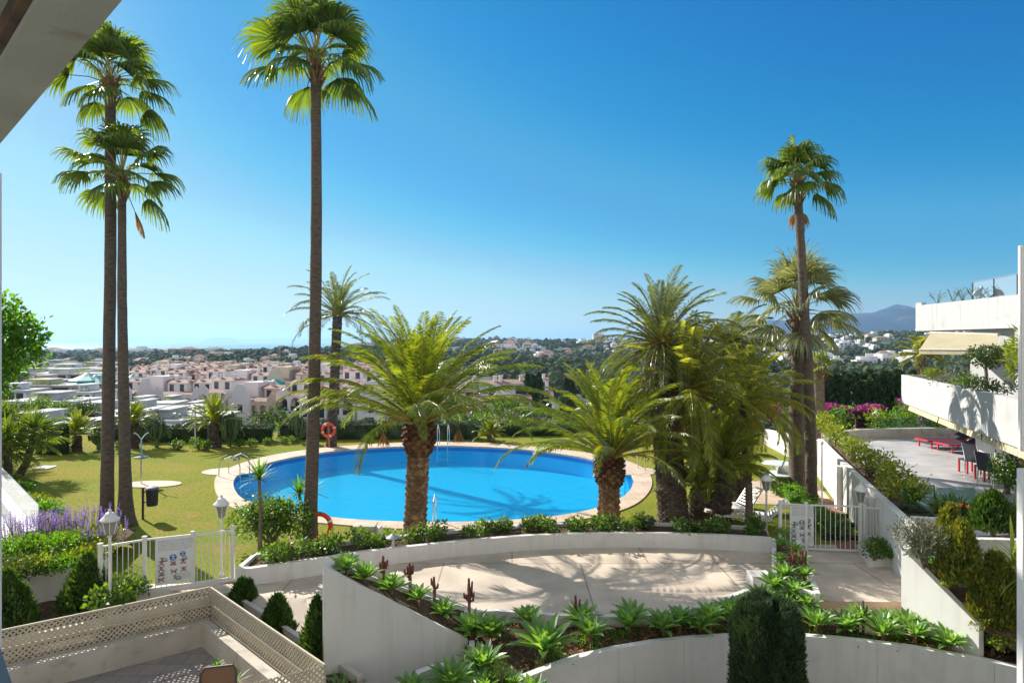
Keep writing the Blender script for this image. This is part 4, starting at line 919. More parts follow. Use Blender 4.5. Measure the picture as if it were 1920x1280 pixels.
for k, (x, y, z, r, h) in enumerate(((1778, 1100, .82, .16, .2), (1845, 1186, .22, .26, .26), (1895, 1178, .3, .3, .3), (1900, 1140, .55, .3, .35), (1880, 1215, .05, .24, .2))):
    shrub('ground_cover', at(x, y, z), r, r, h, leaf_lime, f'{ORD[k]} low lime-green clump from the left round the right-hand conifers', 'plant', 'lime-green clumps in the right bed', lobes=6, per=2200, L=.06, W=.04, stems=3)
# lower bed curb
mb = MB(); wpt = [at(745, 1290, -.1), at(790, 1260, -.1), at(815, 1251, -.1), at(840, 1247, -.1), at(868, 1246, -.1)]; mb.wall([(p.x, p.y, -.1, -.5) for p in wpt], .12)
tag(obj('low_curb', mb, white), 'short curved grey curb at the foot of the tall white wall', 'curb')
mb = MB(); mb.poly([(-3.2, 8.2), (2.2, 8.2), (1.6, 9.5), (wpt[4].x, wpt[4].y), (wpt[2].x, wpt[2].y), (wpt[0].x, wpt[0].y), (-2.6, 9.2)], -.42); tag(obj('lower_bed', mb, soil), 'soil of the lowest bed at the bottom edge', 'soil', kind='structure')

# red finger cacti
def cactus(px, py, z, h, lab, mat, n=7, top=.45, cat='cactus', grp='red finger cacti', name='finger_cactus'):
    b = at(px, py, z) if px else bank_at(py, .8); t = thing(name, lab, cat, b, grp); mb = MB(); mb.tube([b - Vector((0, 0, .05)), b + Vector((.01, 0, h * top))], [.03, .028], 6); mb.tube([b + Vector((.01, 0, h * top)), b + Vector((0, 0, h))], [.035, .02], 6, mi=1)
    for k in range(n):
        a = k * 2.4; z0 = h * random.uniform(top, .72); r = .05 + .03 * random.random(); o = Vector((math.cos(a), math.sin(a), 0)); p = b + Vector((0, 0, z0))
        mb.tube([p, p + o * r + Vector((0, 0, .03)), p + o * r * 1.2 + Vector((0, 0, h * random.uniform(.12, .3)))], [.022, .026, .016], 5, mi=1)
    obj('stems', mb, [trunk_wood, mat], t)
for k, (x, y, z, h, n) in enumerate([(None, .26, 0, .55, 6), (None, .47, 0, .62, 8), (None, .72, 0, .55, 2), (879, 1165, .05, .8, 9), (1079, 1165, -.12, .5, 1)]): cactus(x, y, z, h, f'{ORD[k]} reddish finger cactus from the left along the bed', red_cact, n)
for k, (x, y, z, h, n) in enumerate([(1485, 1078, .35, .62, 14), (1505, 1080, .35, .55, 12), (1618, 1180, -.2, .55, 6)]): cactus(x, y, z, h, ['reddish finger cactus among the dividing planter agaves, left one', 'reddish finger cactus among the dividing planter agaves, right one', 'green finger cactus in the bed right of the column bush'][k], [red_cact, red_cact, cact_m][k], n, .15)

# ================================================================== planter shrubs (three source shrubs, copied)
proto = [shrub('leafy_shrub', (0, 0, 0), .30, .26, .38, leaf_shrub, 'x', 'shrub', lobes=6, per=2600, L=.085, W=.045, stems=4) for _ in range(3)]
pused = [False] * 3
def low_shrub(p, s, lab, grp):
    k = random.randrange(3)
    if pused[k]: o = copy_tree(proto[k])
    else: o = proto[k]; pused[k] = True
    o.location = p; o.rotation_euler = (0, 0, random.uniform(0, 6.28)); o.scale = (s * random.uniform(.9, 1.2), s * random.uniform(.9, 1.2), s * random.uniform(.85, 1.15)); o['label'] = lab; o['group'] = grp
spx = [512, 537, 600, 617, 676, 700, 712, 770, 790, 812, 886, 905, 928, 948, 990, 1010, 1028, 1075, 1088, 1128, 1150, 1172, 1196, 1214, 1282, 1305, 1330, 1352, 1405, 1425]
for k, x in enumerate(spx):
    # centre line of the planter at this direction
    cx = [(a + b) / 2 for a, b in zip(B1f, B1b)]; best = min((abs(960 + F * q.x / q.y - x), i) for i, q in enumerate(cx))[1]
    i = min(max(best, 0), len(cx) - 2); a, b2 = cx[i], cx[i + 1]; xa, xb = 960 + F * a.x / a.y, 960 + F * b2.x / b2.y; p = a.lerp(b2, (x - xa) / (xb - xa))
    nth = ORD[k] if k < 15 else ORD[len(spx) - 1 - k] ; side = 'left' if k < 15 else 'right'
    low_shrub((p.x, p.y + random.uniform(-.2, .25), ZP - .1), random.uniform(.85, 1.25) * (1.15 if x < 650 else 1), f'{nth} low leafy shrub from the {side} end of the curved planter', 'low shrubs in the curved planter')
for k, (x, y) in enumerate(((1640, 1048), (1660, 1040), (1678, 1050), (1650, 1032))): low_shrub(at(x, y, .2), .9, f'{ORD[k]} dark low shrub in the small planter by the right gate', 'shrubs in the gate planter')
for k, (x, y, s) in enumerate(((205, 1150, 1.5), (232, 1140, 1.3), (250, 1120, 1.2), (215, 1120, 1.4))): low_shrub(at(x, y, .0), s, f'{ORD[k]} leafy shrub between the left gate and the lattice fence', 'shrubs below the left gate')

b = at(490, 1035, .1); shrub('round_bush', (b.x, b.y + .4, .1), 1.05, .8, 1.25, leaf_shrub, 'big round glossy bush around the yucca stem near the left gate', 'bush', lobes=14, per=1600, L=.1, W=.05, stems=9)
# thujas left
for x, y, r, h, m, lab in [(14, 1188, .52, 1.1, leaf_thuja2, 'dark green conifer cut by the left edge, behind the lattice'), (166, 1150, .62, 1.12, leaf_thuja2, 'broad green conifer behind the lattice, before the white planter wall'),
                           (455, 1142, .32, .55, leaf_thuja2, 'small conifer at the corner of the lattice fence'), (520, 1192, .36, .68, leaf_thuja2, 'middle conifer of three right of the lattice fence'), (594, 1262, .36, 1.15, leaf_thuja2, 'tallest conifer right of the lattice, at the foot of the tall wall')]:
    b = at(x, y, -.25); cone_conifer('conifer', b, r * .92, h * 1.05, m, lab, group='conifers round the lattice fence', n=5200, tips=3)
# thujas right
for x, y, z, r, h, lab in [(1803, 1096, .92, .34, 1.1, 'yellow-green conifer before the rear one in the right bed, first of three'), (1784, 1056, 1.12, .28, 1.05, 'tall thin-topped conifer at the rear left of the right bed'), (1866, 1176, .25, .42, 1.28, 'golden-edged conifer nearest the camera in the right bed'),
                              (1862, 998, 1.45, .42, .78, 'dark green conifer on the upper planter at right'), (1842, 1162, .4, .2, .85, 'golden side spire leaning on the nearest conifer')]:
    b = at(x, y, z); cone_conifer('conifer', b, r, h, leaf_thuja if 'golden' in lab or 'yellow' in lab or 'thin' in lab else leaf_thuja2, lab, group='conifers in the right beds', n=7500, tips=5, power=.6)
b = at(1735, 1060, 1.15); shrub('grey_bush', b, .56, .45, .85, leaf_grey, 'silvery grey-green bush at the head of the bright white wall', 'bush', lobes=12, per=3000, L=.09, W=.018, stems=8, up=.8)
# column bush
b = at(1440, 1290, -1.3); p = Vector((3.95, 9.9, -2.6))
t = thing('column_bush', 'dense dark green clipped column bush in the foreground before the curved wall', 'bush', p)
n = 80000; z = rng.random(n); a = rng.random(n) * 2 * PI; zz = z * 3.72; cap = np.clip((zz - 3.17) / .55, 0, 1)
ridge_ = 1 + .06 * np.sin(a * 5 + zz * 2) + .05 * np.sin(a * 9 - zz * 5) + .035 * np.sin(a * 17 + zz * 11)
rad = .51 * np.sqrt(1 - cap ** 2.6 * .8) * ridge_ * (.80 + .20 * rng.random(n) ** .6)
C = np.stack([rad * np.cos(a), rad * np.sin(a), zz + .10 * np.sin(a * 5) * cap], 1)
D = np.stack([np.cos(a) * .5, np.sin(a) * .5, np.full(n, 1.0)], 1) + rng.normal(size=(n, 3)) * .3; D /= np.linalg.norm(D, axis=1, keepdims=True)
k = int(n * .14); top_r = np.sqrt(rng.random(k)) * .40; ta = rng.random(k) * 2 * PI
C2 = np.stack([top_r * np.cos(ta), top_r * np.sin(ta), 3.56 + .12 * np.sin(ta * 3 + top_r * 9) + .08 * rng.random(k)], 1); D2 = rand_dirs(k) * .4 + np.array([0, 0, 1.]); D2 /= np.linalg.norm(D2, axis=1, keepdims=True)
P = np.concatenate([leaves(C, D, .075 * rng.uniform(.5, 1.5, n), .017), leaves(C2, D2, .12 * rng.uniform(.5, 1.3, k), .018)])
obj('foliage', quads_to_mb(P), leaf_yew, t, world=False); mb = MB(); mb.lathe((0, 0, 0), [(.3, 0), (.38, .3), (.38, 2.9), (.25, 3.3), (.05, 3.5)], 18); obj('inner_twigs', mb, leaf_yew, t, world=False)
# rosemary
b = at(938, 1306, -.3); shrub('rosemary_bush', b, .2, .18, .58, leaf_dark, 'upright needle-leaved green bush at the bottom edge by the agaves', 'bush', lobes=8, per=5000, L=.06, W=.012, stems=6, up=1.2)
# palm-like yellow plant at right edge, bird of paradise
def clump(px, py, z, n, L, W, leaf, lab, cat, name, spread=85, droop=40, grp=None):
    b = at(px, py, z); t = thing(name, lab, cat, b, grp); obj('leaves', spiky_mb(n, L, W, spread, droop), leaf, t, world=False); return t
clump(1925, 1082, 1.2, 60, .8, .05, leaf_lime, 'bright yellow-green spiky plant cut by the right edge', 'plant', 'spiky_plant', 110, 50)
clump(1900, 1060, 1.25, 10, .9, .07, leaf_lime, 'arching orange-tipped strap leaves before the grey wall', 'plant', 'strap_plant', 70, 45)
for k, (x, y, s) in enumerate(((1760, 965, 1), (1800, 968, 1), (1838, 962, .9), (1900, 972, 1.0), (1780, 955, .9))):
    clump(x, y, 1.3, 60, .62 * s, .045, leaf_dark if k % 2 else leaf_shrub, f'{ORD[k]} dark strap-leaved clump from the left on the upper right planter' if k < 4 else 'strap-leaved clump behind the first two on the upper right planter', 'plant', 'strap_plant', 85, 55, 'strap-leaved clumps')
for k, (x, y) in enumerate(((1801, 950), (1816, 953))):
    b = at(x, y, 1.75); mb = MB(); mb.tube([b - Vector((0, 0, .5)), b], .008, 4, mi=1); quads_to_mb(leaves(np.repeat(np.array(b)[None], 14, 0), rand_dirs(14) * .6 + np.array([0, 0, .7]), .09, .03), 0, mb)
    tag(obj('orange_flower', mb, [orange_m, leaf_shrub]), f'{["left", "right"][k]} one of two orange flowers in the strap-leaved clump', 'flower', 'orange flowers')
# yellow-green hedge on the retaining wall
for k, (x, y, z, r, h) in enumerate([(1546, 812, 1.3, .9, .95), (1572, 832, 1.3, .8, .8), (1600, 858, 1.3, .75, .75), (1632, 890, 1.3, .8, .85), (1668, 925, 1.3, .75, .95), (1700, 950, 1.3, .6, .85)]):
    b = at(x, y, z); shrub('flowering_shrub', b + Vector((-.05, 0, 0)), r * .8, r * 1.1, h * .95, leaf_lime, f'{ORD[k]} yellow-green shrub from the far end on the retaining wall', 'shrub', 'yellow-green shrubs on the retaining wall', lobes=12, per=650, L=.11, W=.05, stems=9, up=.5, flowers=(yellow_m, 60, .05, .05))
# far side of raised terrace: lemon shrubs, bougainvillea, cypress row
for k, (x, y, r, h) in enumerate([(1575, 812, .8, 1.0), (1655, 810, .8, .9), (1680, 809, .7, .9), (1700, 810, .6, 1.2), (1728, 812, .7, .9), (1765, 815, .7, 1.0), (1800, 816, .8, 1.0), (1830, 816, .8, 1.1)]):
    p = atd(x, 806, 28.2); p.z = .9; shrub('lemon_shrub', p, r, .6, h + .55, leaf_lime if k % 2 else leaf_bright, f'{ORD[k]} yellow-green bush from the left beyond the far parapet of the raised terrace', 'shrub', 'bushes beyond the raised terrace', lobes=7, per=380, L=.13, W=.07, stems=4, up=.5, flowers=(yellow_m, 16, .08, .08) if k > 5 else None)
def hedge(name, x0, x1, y0, y1, z0, z1, leaf, lab, n, L, W, cat='hedge', flowers=None, curve=None, inner=None, rz=0, top=.0):
    cx, cy = (x0 + x1) / 2, (y0 + y1) / 2; t = thing(name, lab, cat, (cx, cy, z0), rz=rz); dx, dy, dz = (x1 - x0) / 2, (y1 - y0) / 2, z1 - z0
    ar = [2 * dx * dz, 2 * dx * dz, 2 * dx * 2 * dy, 2 * dy * dz, 2 * dy * dz]; tot = sum(ar); out = []; O = []
    for i, A in enumerate(ar):
        k = int(n * A / tot); u = rng.random(k) * 2 - 1; v = rng.random(k)
        if i == 0: C = np.stack([u * dx, np.full(k, -dy), v * dz], 1); nn = (0, -1, .1)
        elif i == 1: C = np.stack([u * dx, np.full(k, dy), v * dz], 1); nn = (0, 1, .1)
        elif i == 2: C = np.stack([u * dx, (v * 2 - 1) * dy, np.full(k, dz)], 1); nn = (0, 0, 1)
        elif i == 3: C = np.stack([np.full(k, -dx), u * dy, v * dz], 1); nn = (-1, 0, .1)
        else: C = np.stack([np.full(k, dx), u * dy, v * dz], 1); nn = (1, 0, .1)
        bumpv = .10 * np.sin(C[:, 0] * 3.1 + C[:, 2] * 4) + .06 * np.sin(C[:, 0] * 7.7 + C[:, 1] * 5); C = C + np.array(nn) * (bumpv - .12 * rng.random(k))[:, None]
        D = np.array(nn) * .7 + rand_dirs(k) * .9; D /= np.linalg.norm(D, axis=1, keepdims=True); O.append((C, D)); out.append(leaves(C, D, L * rng.uniform(.6, 1.3, k), W * rng.uniform(.7, 1.3, k)))
    obj('foliage', quads_to_mb(np.concatenate(out)), leaf, t, world=False)
    mb = MB(); mb.box((-dx + .1, -dy + .1, -.1), (dx - .1, dy - .1, dz - .16)); obj('inner_twigs', mb, inner or leaf_yew, t, world=False)
    if flowers:
        fm, num, fl = flowers; C = np.concatenate([O[0][0], O[2][0]]); wt = np.clip(C[:, 2] / dz, 0, 1) ** 5 + .002; wt /= wt.sum(); idx = rng.choice(len(C), num, p=wt); q = C[idx] + np.array([0, -.06, .05])
        obj('flower', quads_to_mb(leaves(q, rand_dirs(num), fl, fl * .8)), fm, t, world=False)
    return t
# hedge round the lawn
segs = [(-19.5, -12.6, 33.0, 33.9, .85, 'dark clipped hedge section at the far left of the lawn'), (-22, -18.7, 33.4, 34.4, 1.0, 'hedge corner behind the dwarf palms on the left'), (-12.4, -1.8, 33.9, 34.8, .92, 'long dark clipped hedge section behind the pool, left of the big feather palm'), (-1.6, 4.5, 35.2, 36.0, .6, 'low clipped hedge beyond the pool, right of the big feather palm')]
for s in segs: hedge('clipped_hedge', s[0], s[1], s[2], s[3], 0, s[4], leaf_yew, s[5], int((s[1] - s[0]) * 2600), .07, .04)
b = at(108, 850); hedge('clipped_shrub', b.x - .42, b.x + .42, b.y - .4, b.y + .4, 0, 1.35, leaf_yew, 'square clipped dark shrub standing above the hedge on the left', 6000, .07, .035)
hedge('bougainvillea_hedge', 14.6, 17.9, 30.6, 31.8, -.5, 1.95, leaf_dark, 'dark bougainvillea hedge with magenta top, left one beside the parasol', 8000, .14, .08, flowers=(magenta, 2200, .12))
hedge('bougainvillea_hedge', 18.9, 31, 30.0, 31.6, -.5, 2.35, leaf_dark, 'long dark bougainvillea hedge with magenta top behind the lamp post', 17000, .14, .08, flowers=(magenta, 3600, .12))
b = atd(1452, 765, 31); shrub('bougainvillea', (b.x, b.y, 1.2), .45, .4, .9, leaf_dark, 'magenta bougainvillea glimpsed through the palm fronds', 'shrub', lobes=6, per=400, L=.12, W=.08, flowers=(magenta, 500, .12, .1))
hedge('clipped_bush', 17.0, 19.0, 28.9, 29.9, .5, 1.9, leaf_bright, 'clipped light green bush left of the white lamp post', 5000, .09, .05)
for k, (x0, x1, y0, y1, h, lb) in enumerate([(8.35, 8.75, 16.7, 19.2, .5, 'low hedge strip beside the brick path, near part'), (8.9, 9.3, 19.5, 22.5, .5, 'low hedge strip beside the brick path, far part')]): hedge('low_hedge', x0, x1, y0, y1, 0, h, leaf_bright, lb, 5000, .06, .035)
# orange tree by the pole
b = at(1888, 925, 1.2); t = shrub('orange_tree', b, .55, .5, 1.05, leaf_bright, 'small orange tree with fruit at the right edge of the raised terrace', 'tree', lobes=10, per=1100, L=.11, W=.055, stems=5)
mb = MB()
for k in range(14):
    mb = MB(); a = random.uniform(PI, 2 * PI); q = (math.cos(a) * .45, math.sin(a) * .42, random.uniform(.4, .95)); mb.lathe(q, [(.005, -.035), (.03, -.02), (.038, 0), (.03, .02), (.005, .035)], 8); obj('orange', mb, orange_m, t, world=False)
# left flower planter
fl = [(30, 1085, .9, .42, leaf_dark, None), (15, 1050, .8, .5, leaf_bright, None), (70, 1075, .7, .4, leaf_lime, None), (110, 1066, .7, .35, leaf_bright, None), (150, 1058, .6, .35, leaf_lime, None), (175, 1050, .45, .42, leaf_lime, None), (120, 1040, .8, .55, leaf_bright, None), (160, 1030, .7, .6, leaf_lime, None), (60, 1040, .7, .4, leaf_lime, None),
      (100, 990, .5, .35, leaf_lime, None), (80, 965, .5, .4, leaf_bright, None), (60, 945, .5, .35, leaf_lime, None), (45, 925, .5, .35, leaf_bright, None), (25, 905, .5, .35, leaf_lime, None), (8, 888, .6, .4, leaf_bright, None), (108, 968, .3, .3, leaf_bright, None)]
for k, (x, y, r, h, lf, _) in enumerate(fl):
    b = at(x, y, .4 if k < 9 else .1); shrub('bedding_shrub', b, r, r, h, lf, f'{ORD[k]} bedding shrub going back from the white wall of the flower planter', 'shrub', 'bedding shrubs in the flower planter', lobes=9, per=1500, L=.075, W=.045, stems=5, up=.4)
for k, (x, y, n_, r) in enumerate([(110, 1008, 90, .55), (160, 1012, 110, .6), (195, 1030, 60, .4), (30, 1018, 60, .6), (55, 1028, 50, .5)]):
    b = at(x, y, .45); t = thing('lavender_clump', f'{ORD[k]} clump of purple flower spikes in the left planter', 'flowers', b, 'purple flower clumps'); mb = MB(); ms = MB()
    for i in range(n_):
        a = random.uniform(0, 6.28); q = r * math.sqrt(random.random()); hh = random.uniform(.35, .62); x0, y0 = q * math.cos(a), q * math.sin(a); x1, y1 = x0 * 1.25, y0 * 1.25
        ms.tube([(x0, y0, 0), (x1, y1, hh)], .004, 3, False)
        m_ = 16; Cc = np.stack([np.full(m_, x1), np.full(m_, y1), hh + np.linspace(-.03, .14, m_)], 1); quads_to_mb(leaves(Cc, rand_dirs(m_) * .8 + np.array([0, 0, .6]), .03, .018), 0, mb)
    obj('flower', mb, purple, t, world=False); obj('stem', ms, leaf_grey, t, world=False)
    P = crown_leaves([(0, 0, .18, r, r, .22)], 1400, .06, .02, up=.5); obj('foliage', quads_to_mb(P), leaf_grey, t, world=False)
# bright tree at left edge
t = thing('leafy_tree', 'bright green leafy tree cut by the left edge above the roofs', 'tree', (-8.9, 10.0, -2.6))
bl = [(0.95, -.2, 7.75, .62, .7, .62), (.7, 0, 8.25, .5, .6, .35), (.35, .2, 7.4, .6, .7, .5), (.6, -.1, 7.2, .42, .6, .35), (1.2, .1, 7.95, .32, .4, .28), (-.4, 0, 7.8, .9, .9, .9), (-.3, .1, 7.0, .7, .8, .5), (1.22, .0, 7.6, .28, .4, .25)]
obj('crown', quads_to_mb(crown_leaves(bl, 3200, .1, .06, shell=.35)), leaf_bright, t, world=False); mb = MB(); mb.tube([(-.6, 0, 0), (-.6, 0, 4), (-.3, 0, 6.2), (.4, 0, 7.6)], [.2, .16, .1, .03], 9)
for q in bl: mb.tube([(-.35, 0, 6.0), (q[0] * .5 - .1, q[1], q[2] - .5), (q[0], q[1], q[2])], [.07, .04, .01], 5)
obj('trunk', mb, trunk_wood, t, world=False)

# plants along the hedge: candelabra cacti, shrubs beyond the hedge
def candelabra(px, h, w, n, lab):
    b = at(*px); t = thing('candelabra_cactus', lab, 'cactus', b, 'candelabra cacti at the hedge'); mb = MB(); mb.tube([b, b + Vector((0, 0, h * .4))], [.1, .08], 7)
    for k in range(n):
        a = k * 2.4; r = w * random.uniform(.15, 1); o = Vector((math.cos(a), math.sin(a), 0)); z0 = h * random.uniform(.08, .45); z1 = h * (1 - .25 * (r / w) ** 2) * random.uniform(.85, 1.0)
        mb.tube([b + Vector((0, 0, z0)), b + o * r * .8 + Vector((0, 0, z0 + .2)), b + o * r + Vector((0, 0, z0 + .5)), b + o * r * 1.05 + Vector((0, 0, z1))], [.05, .05, .055, .04], 5)
        for j in range(3):
            q = b + o * r + Vector((random.uniform(-.12, .12), random.uniform(-.12, .12), 0)); mb.tube([q + Vector((0, 0, z1 * random.uniform(.45, .7))), q + Vector((random.uniform(-.1, .1), 0, z1 * random.uniform(.85, 1.02)))], [.045, .035], 5)
    obj('stems', mb, cact_m, t)
candelabra((430, 836), 1.75, .62, 30, 'tall dense candelabra cactus behind the thin white post')
candelabra((294, 838), 1.35, .5, 20, 'candelabra cactus right of the left pair of trunks')
candelabra((558, 830), 1.6, .42, 14, 'candelabra cactus just left of the tall palm trunk')
candelabra((185, 842), .95, .4, 10, 'small candelabra cactus left of the pair of trunks')
for k, (x, y, s) in enumerate(sorted(((335, 843, .75), (372, 843, .7), (385, 845, .6), (450, 838, .6), (470, 836, .55), (535, 832, .5), (550, 831, .45), (230, 847, .7), (500, 834, .5), (690, 830, .6)))):
    low_shrub(at(x, y), s * 2.0, f'{ORD[k]} light green clump from the left at the foot of the hedge', 'green clumps at the foot of the hedge')
# ================================================================== gates and signs
def text_mb(txt, size, org, ux, uy, mat, parent, name='lettering'):
    cu = bpy.data.curves.new(name, 'FONT'); cu.body = txt; cu.size = size; cu.resolution_u = 1; cu.extrude = .0; cu.space_line = 1.05
    tmp = bpy.data.objects.new(name, cu); COL.objects.link(tmp); bpy.context.view_layer.update(); me = bpy.data.meshes.new_from_object(tmp); bpy.data.objects.remove(tmp)
    mb = MB(); mb.add([org + ux * v.co.x + uy * v.co.y for v in me.vertices], [tuple(p.vertices) for p in me.polygons]); bpy.data.meshes.remove(me)
    return mb
ink = M('sign_ink', (.16, .18, .22), rough=.7); sign_blue = M('sign_blue', (.01, .14, .48), rough=.5); sign_red = M('sign_red', (.50, .03, .03), rough=.5); sign_board = M('sign_board', (.70, .73, .72), (.66, .69, .68), rough=.5)
def sign(P, ux, nrm, w, h, lab, faint):
    """pool rules board hung on a gate; P = top-left corner seen from the camera side"""
    t = thing('rules_sign', lab, 'sign', P - Vector((0, 0, h))); uz = Vector((0, 0, 1)); mb = MB(); q = P - uz * h
    vs = [q, q + ux * w, q + ux * w + uz * h, q + uz * h]; vs += [v - nrm * .012 for v in vs]
    mb.add(vs, [(0, 1, 2, 3), (7, 6, 5, 4), (0, 4, 5, 1), (1, 5, 6, 2), (2, 6, 7, 3), (3, 7, 4, 0)]); obj('board', mb, sign_board, t)
    o = P + nrm * .004
    mb = MB()
    words = ['NORMAS DE USO DE LA PISCINA', 'Horario de apertura y cierre de las instalaciones', 'Es obligatorio ducharse antes del bano y el uso', 'adecuado de las instalaciones comunitarias', 'Swimming pool rules for residents and guests', 'Please shower before entering the water']
    for i, wd in enumerate(words):
        m = text_mb(wd, .034 if i else .045, o + ux * .05 - uz * (.06 + i * .038), ux, uz, ink, t); mb.add([Vector(v) for v in m.v], m.f)
    for i in range(4):
        m = text_mb('En caso de accidente avisar', .026, o + ux * (w * .55) - uz * (h * .80 + i * .03), ux, uz, ink, t); mb.add([Vector(v) for v in m.v], m.f)
    obj('lettering', mb, ink, t)
    def disc(mb, u, v, r, n=20, z=.002): c = o + nrm * z + ux * u - uz * v; mb.add([c + ux * r * math.cos(2 * PI * k / n) + uz * r * math.sin(2 * PI * k / n) for k in range(n)], [tuple(range(n))])
    def strokes(mb, u, v, S, th=.009, z=.003):
        for (a, b, c_, d) in S: p = o + nrm * z + ux * (u + a) - uz * (v - b); q = o + nrm * z + ux * (u + c_) - uz * (v - d); dd = (q - p).normalized(); s = dd.cross(nrm) * th / 2; mb.add([p - s, p + s, q + s, q - s], [(0, 1, 2, 3)])
    MAN = [(0, .05, 0, 0), (0, 0, -.03, -.05), (0, 0, .03, -.05), (-.04, .03, .04, .02)]
    SW = [(-.05, 0, .02, .02), (.02, .02, .05, -.02), (-.05, -.03, .05, -.03), (-.05, -.045, .05, -.045)]
    DOG = [(-.04, 0, .03, 0), (-.04, 0, -.04, -.05), (.03, 0, .03, -.05), (.03, 0, .05, .03), (-.04, 0, -.06, .03), (.05, .03, .065, .02)]
    blue = MB(); wt = MB(); red = MB(); dk = MB()
    for (u, v, r) in ((.50, .42, .068), (.77, .36, .055)): disc(blue, u * w, v * h, r)
    strokes(wt, .50 * w, .42 * h, MAN, .014, .005); disc(wt, .50 * w, .42 * h - .045, .014, 12, .005); strokes(wt, .77 * w, .36 * h, MAN, .010, .005)
    for (u, v, S) in ((.18, .44, MAN), (.26, .44, SW), (.82, .44, SW), (.17, .52, MAN), (.50, .54, SW), (.78, .53, MAN), (.16, .64, MAN), (.17, .75, SW), (.16, .88, DOG), (.52, .73, DOG), (.80, .70, MAN), (.55, .86, MAN), (.65, .87, SW)): strokes(dk, u * w, v * h, S, .013)
    for (u, v) in ((.17, .52), (.50, .54), (.78, .53), (.16, .64), (.17, .75), (.16, .88), (.52, .73), (.80, .70)): strokes(red, u * w, v * h, [(-.06, .05, .06, -.05), (-.06, -.05, .06, .05)], .011, .005)
    a = (lambda m: m) if not faint else (lambda m: ink)
    obj('blue_symbols', blue, a(sign_blue), t); obj('white_figures', wt, sign_board, t); obj('red_crosses', red, a(sign_red), t); obj('pictograms', dk, ink, t)
    return t
def gate(lab, posts, z0s, h, gates, n_between=10, name='metal_gate', broken=None):
    t = thing(name, lab, 'gate', posts[0]); 
    for i, p in enumerate(posts):
        mb = MB(); mb.box((p.x - .032, p.y - .032, p.z - .1), (p.x + .032, p.y + .032, p.z + h + .02)); mb.box((p.x - .042, p.y - .042, p.z + h + .02), (p.x + .042, p.y + .042, p.z + h + .045)); obj('post', mb, metal_w, t)
    for i in range(len(posts) - 1):
        a, b = posts[i], posts[i + 1]; mb = MB(); up = Vector((0, 0, 1))
        mb.bar(a + up * (h - .03), b + up * (h - .03), .04, .035); obj('rail', mb, metal_w, t); mb = MB(); mb.bar(a + up * .07, b + up * .07, .04, .035); obj('rail', mb, metal_w, t)
        n = gates[i]; mb = MB()
        for k in range(1, n): q = a.lerp(b, k / n); mb.tube([q + up * .07, q + up * (h - .03)], .009, 6, False)
        obj('bars', mb, metal_w, t)
    return t
g = [at(190, 1118, .0), at(271, 1112, 0), at(361, 1107, 0), at(435, 1090, .03)]
g = [at(188, 1128, .0), at(271, 1111, 0), at(362, 1099, 0), at(437, 1088, 0)]
gate('white metal gate and railing at left with a pool rules sign on it', g, None, 1.13, [8, 9, 10])
ux = (g[2] - g[1]).normalized(); nrm = Vector((ux.y, -ux.x, 0)); P = g[1] + ux * .20 + nrm * .03 + Vector((0, 0, 1.08)); sign(P, ux, nrm, .66, .95, 'pool rules board with blue discs and red crosses on the left gate', False)
mb = MB(); mb.wall([(g[0].x, g[0].y - .05, .05, -1.0), (g[1].x, g[1].y - .05, .05, -1.0), (g[3].x + .1, g[3].y - .05, .05, -1.0)], .14); tag(obj('gate_sill', mb, white), 'white sill under the left gate', 'sill')
g = [at(1463, 1030, .0), at(1511, 1033, 0), at(1613, 1037, 0)]
gate('white metal gate at right with a faded pool sign', g, None, 1.18, [5, 11], )
ux = (g[2] - g[0]).normalized(); nrm = Vector((ux.y, -ux.x, 0)); P = g[0] + ux * .22 + nrm * .03 + Vector((0, 0, 1.12)); sign(P, ux, nrm, .56, .98, 'faded grey pool rules board on the right gate', True)
g2 = [at(1613, 1037, 0) + Vector((.1, .02, .35)), at(1688, 1018, .35) + Vector((0, .2, 0))]
gate('short white railing between the right gate and the retaining wall', g2, None, .8, [10], name='railing')

# ================================================================== lamps
def lantern(top_px, base_px, lab, hz=0.0, glassm=None, s=1.0, depth=None):
    b = at(*base_px, hz) if depth is None else atd(base_px[0], base_px[1], depth); ht = H - (top_px[1] - 640) / F * b.y - b.z
    t = thing('street_lamp', lab, 'lamp post', b, 'white lantern lamp posts'); mb = MB(); hp = ht - .5 * s
    mb.lathe((0, 0, 0), [(.06, -.05), (.06, .05), (.03, .12), (.026, hp - .05), (.04, hp - .02), (.02, hp)], 10); obj('post', mb, metal_w, t, world=False)
    mb = MB(); mb.lathe((0, 0, hp), [(.045 * s, 0), (.08 * s, .02 * s), (.13 * s, .27 * s)], 6); obj('glass', mb, glassm or glass_lamp, t, world=False)
    mb = MB(); mb.lathe((0, 0, hp), [(.165 * s, .27 * s), (.17 * s, .30 * s), (.11 * s, .36 * s), (.07 * s, .42 * s), (.025 * s, .44 * s), (.035 * s, .47 * s), (.01 * s, .50 * s)], 12)
    for k in range(6):
        a = 2 * PI * k / 6; mb.bar((.082 * s * math.cos(a), .082 * s * math.sin(a), hp + .02 * s), (.134 * s * math.cos(a), .134 * s * math.sin(a), hp + .27 * s), .012 * s)
    obj('cap', mb, metal_w, t, world=False)
lantern((200, 953), (206, 1150), 'white lantern lamp among the purple flowers by the left gate', 0, s=1.0)
lantern((417, 927), (415, 1080), 'white lantern lamp just behind the left gate near the pool', 0)
lantern((1436, 884), (1437, 1003), 'white lantern lamp beside the wooden post left of the right gate', 0)
lantern((1615, 903), (1614, 1030), 'white lantern lamp rising at the right post of the right gate', 0)
lantern((1643, 767), (1643, 812), 'small distant white lantern lamp before the bougainvillea hedge', depth=28.6)
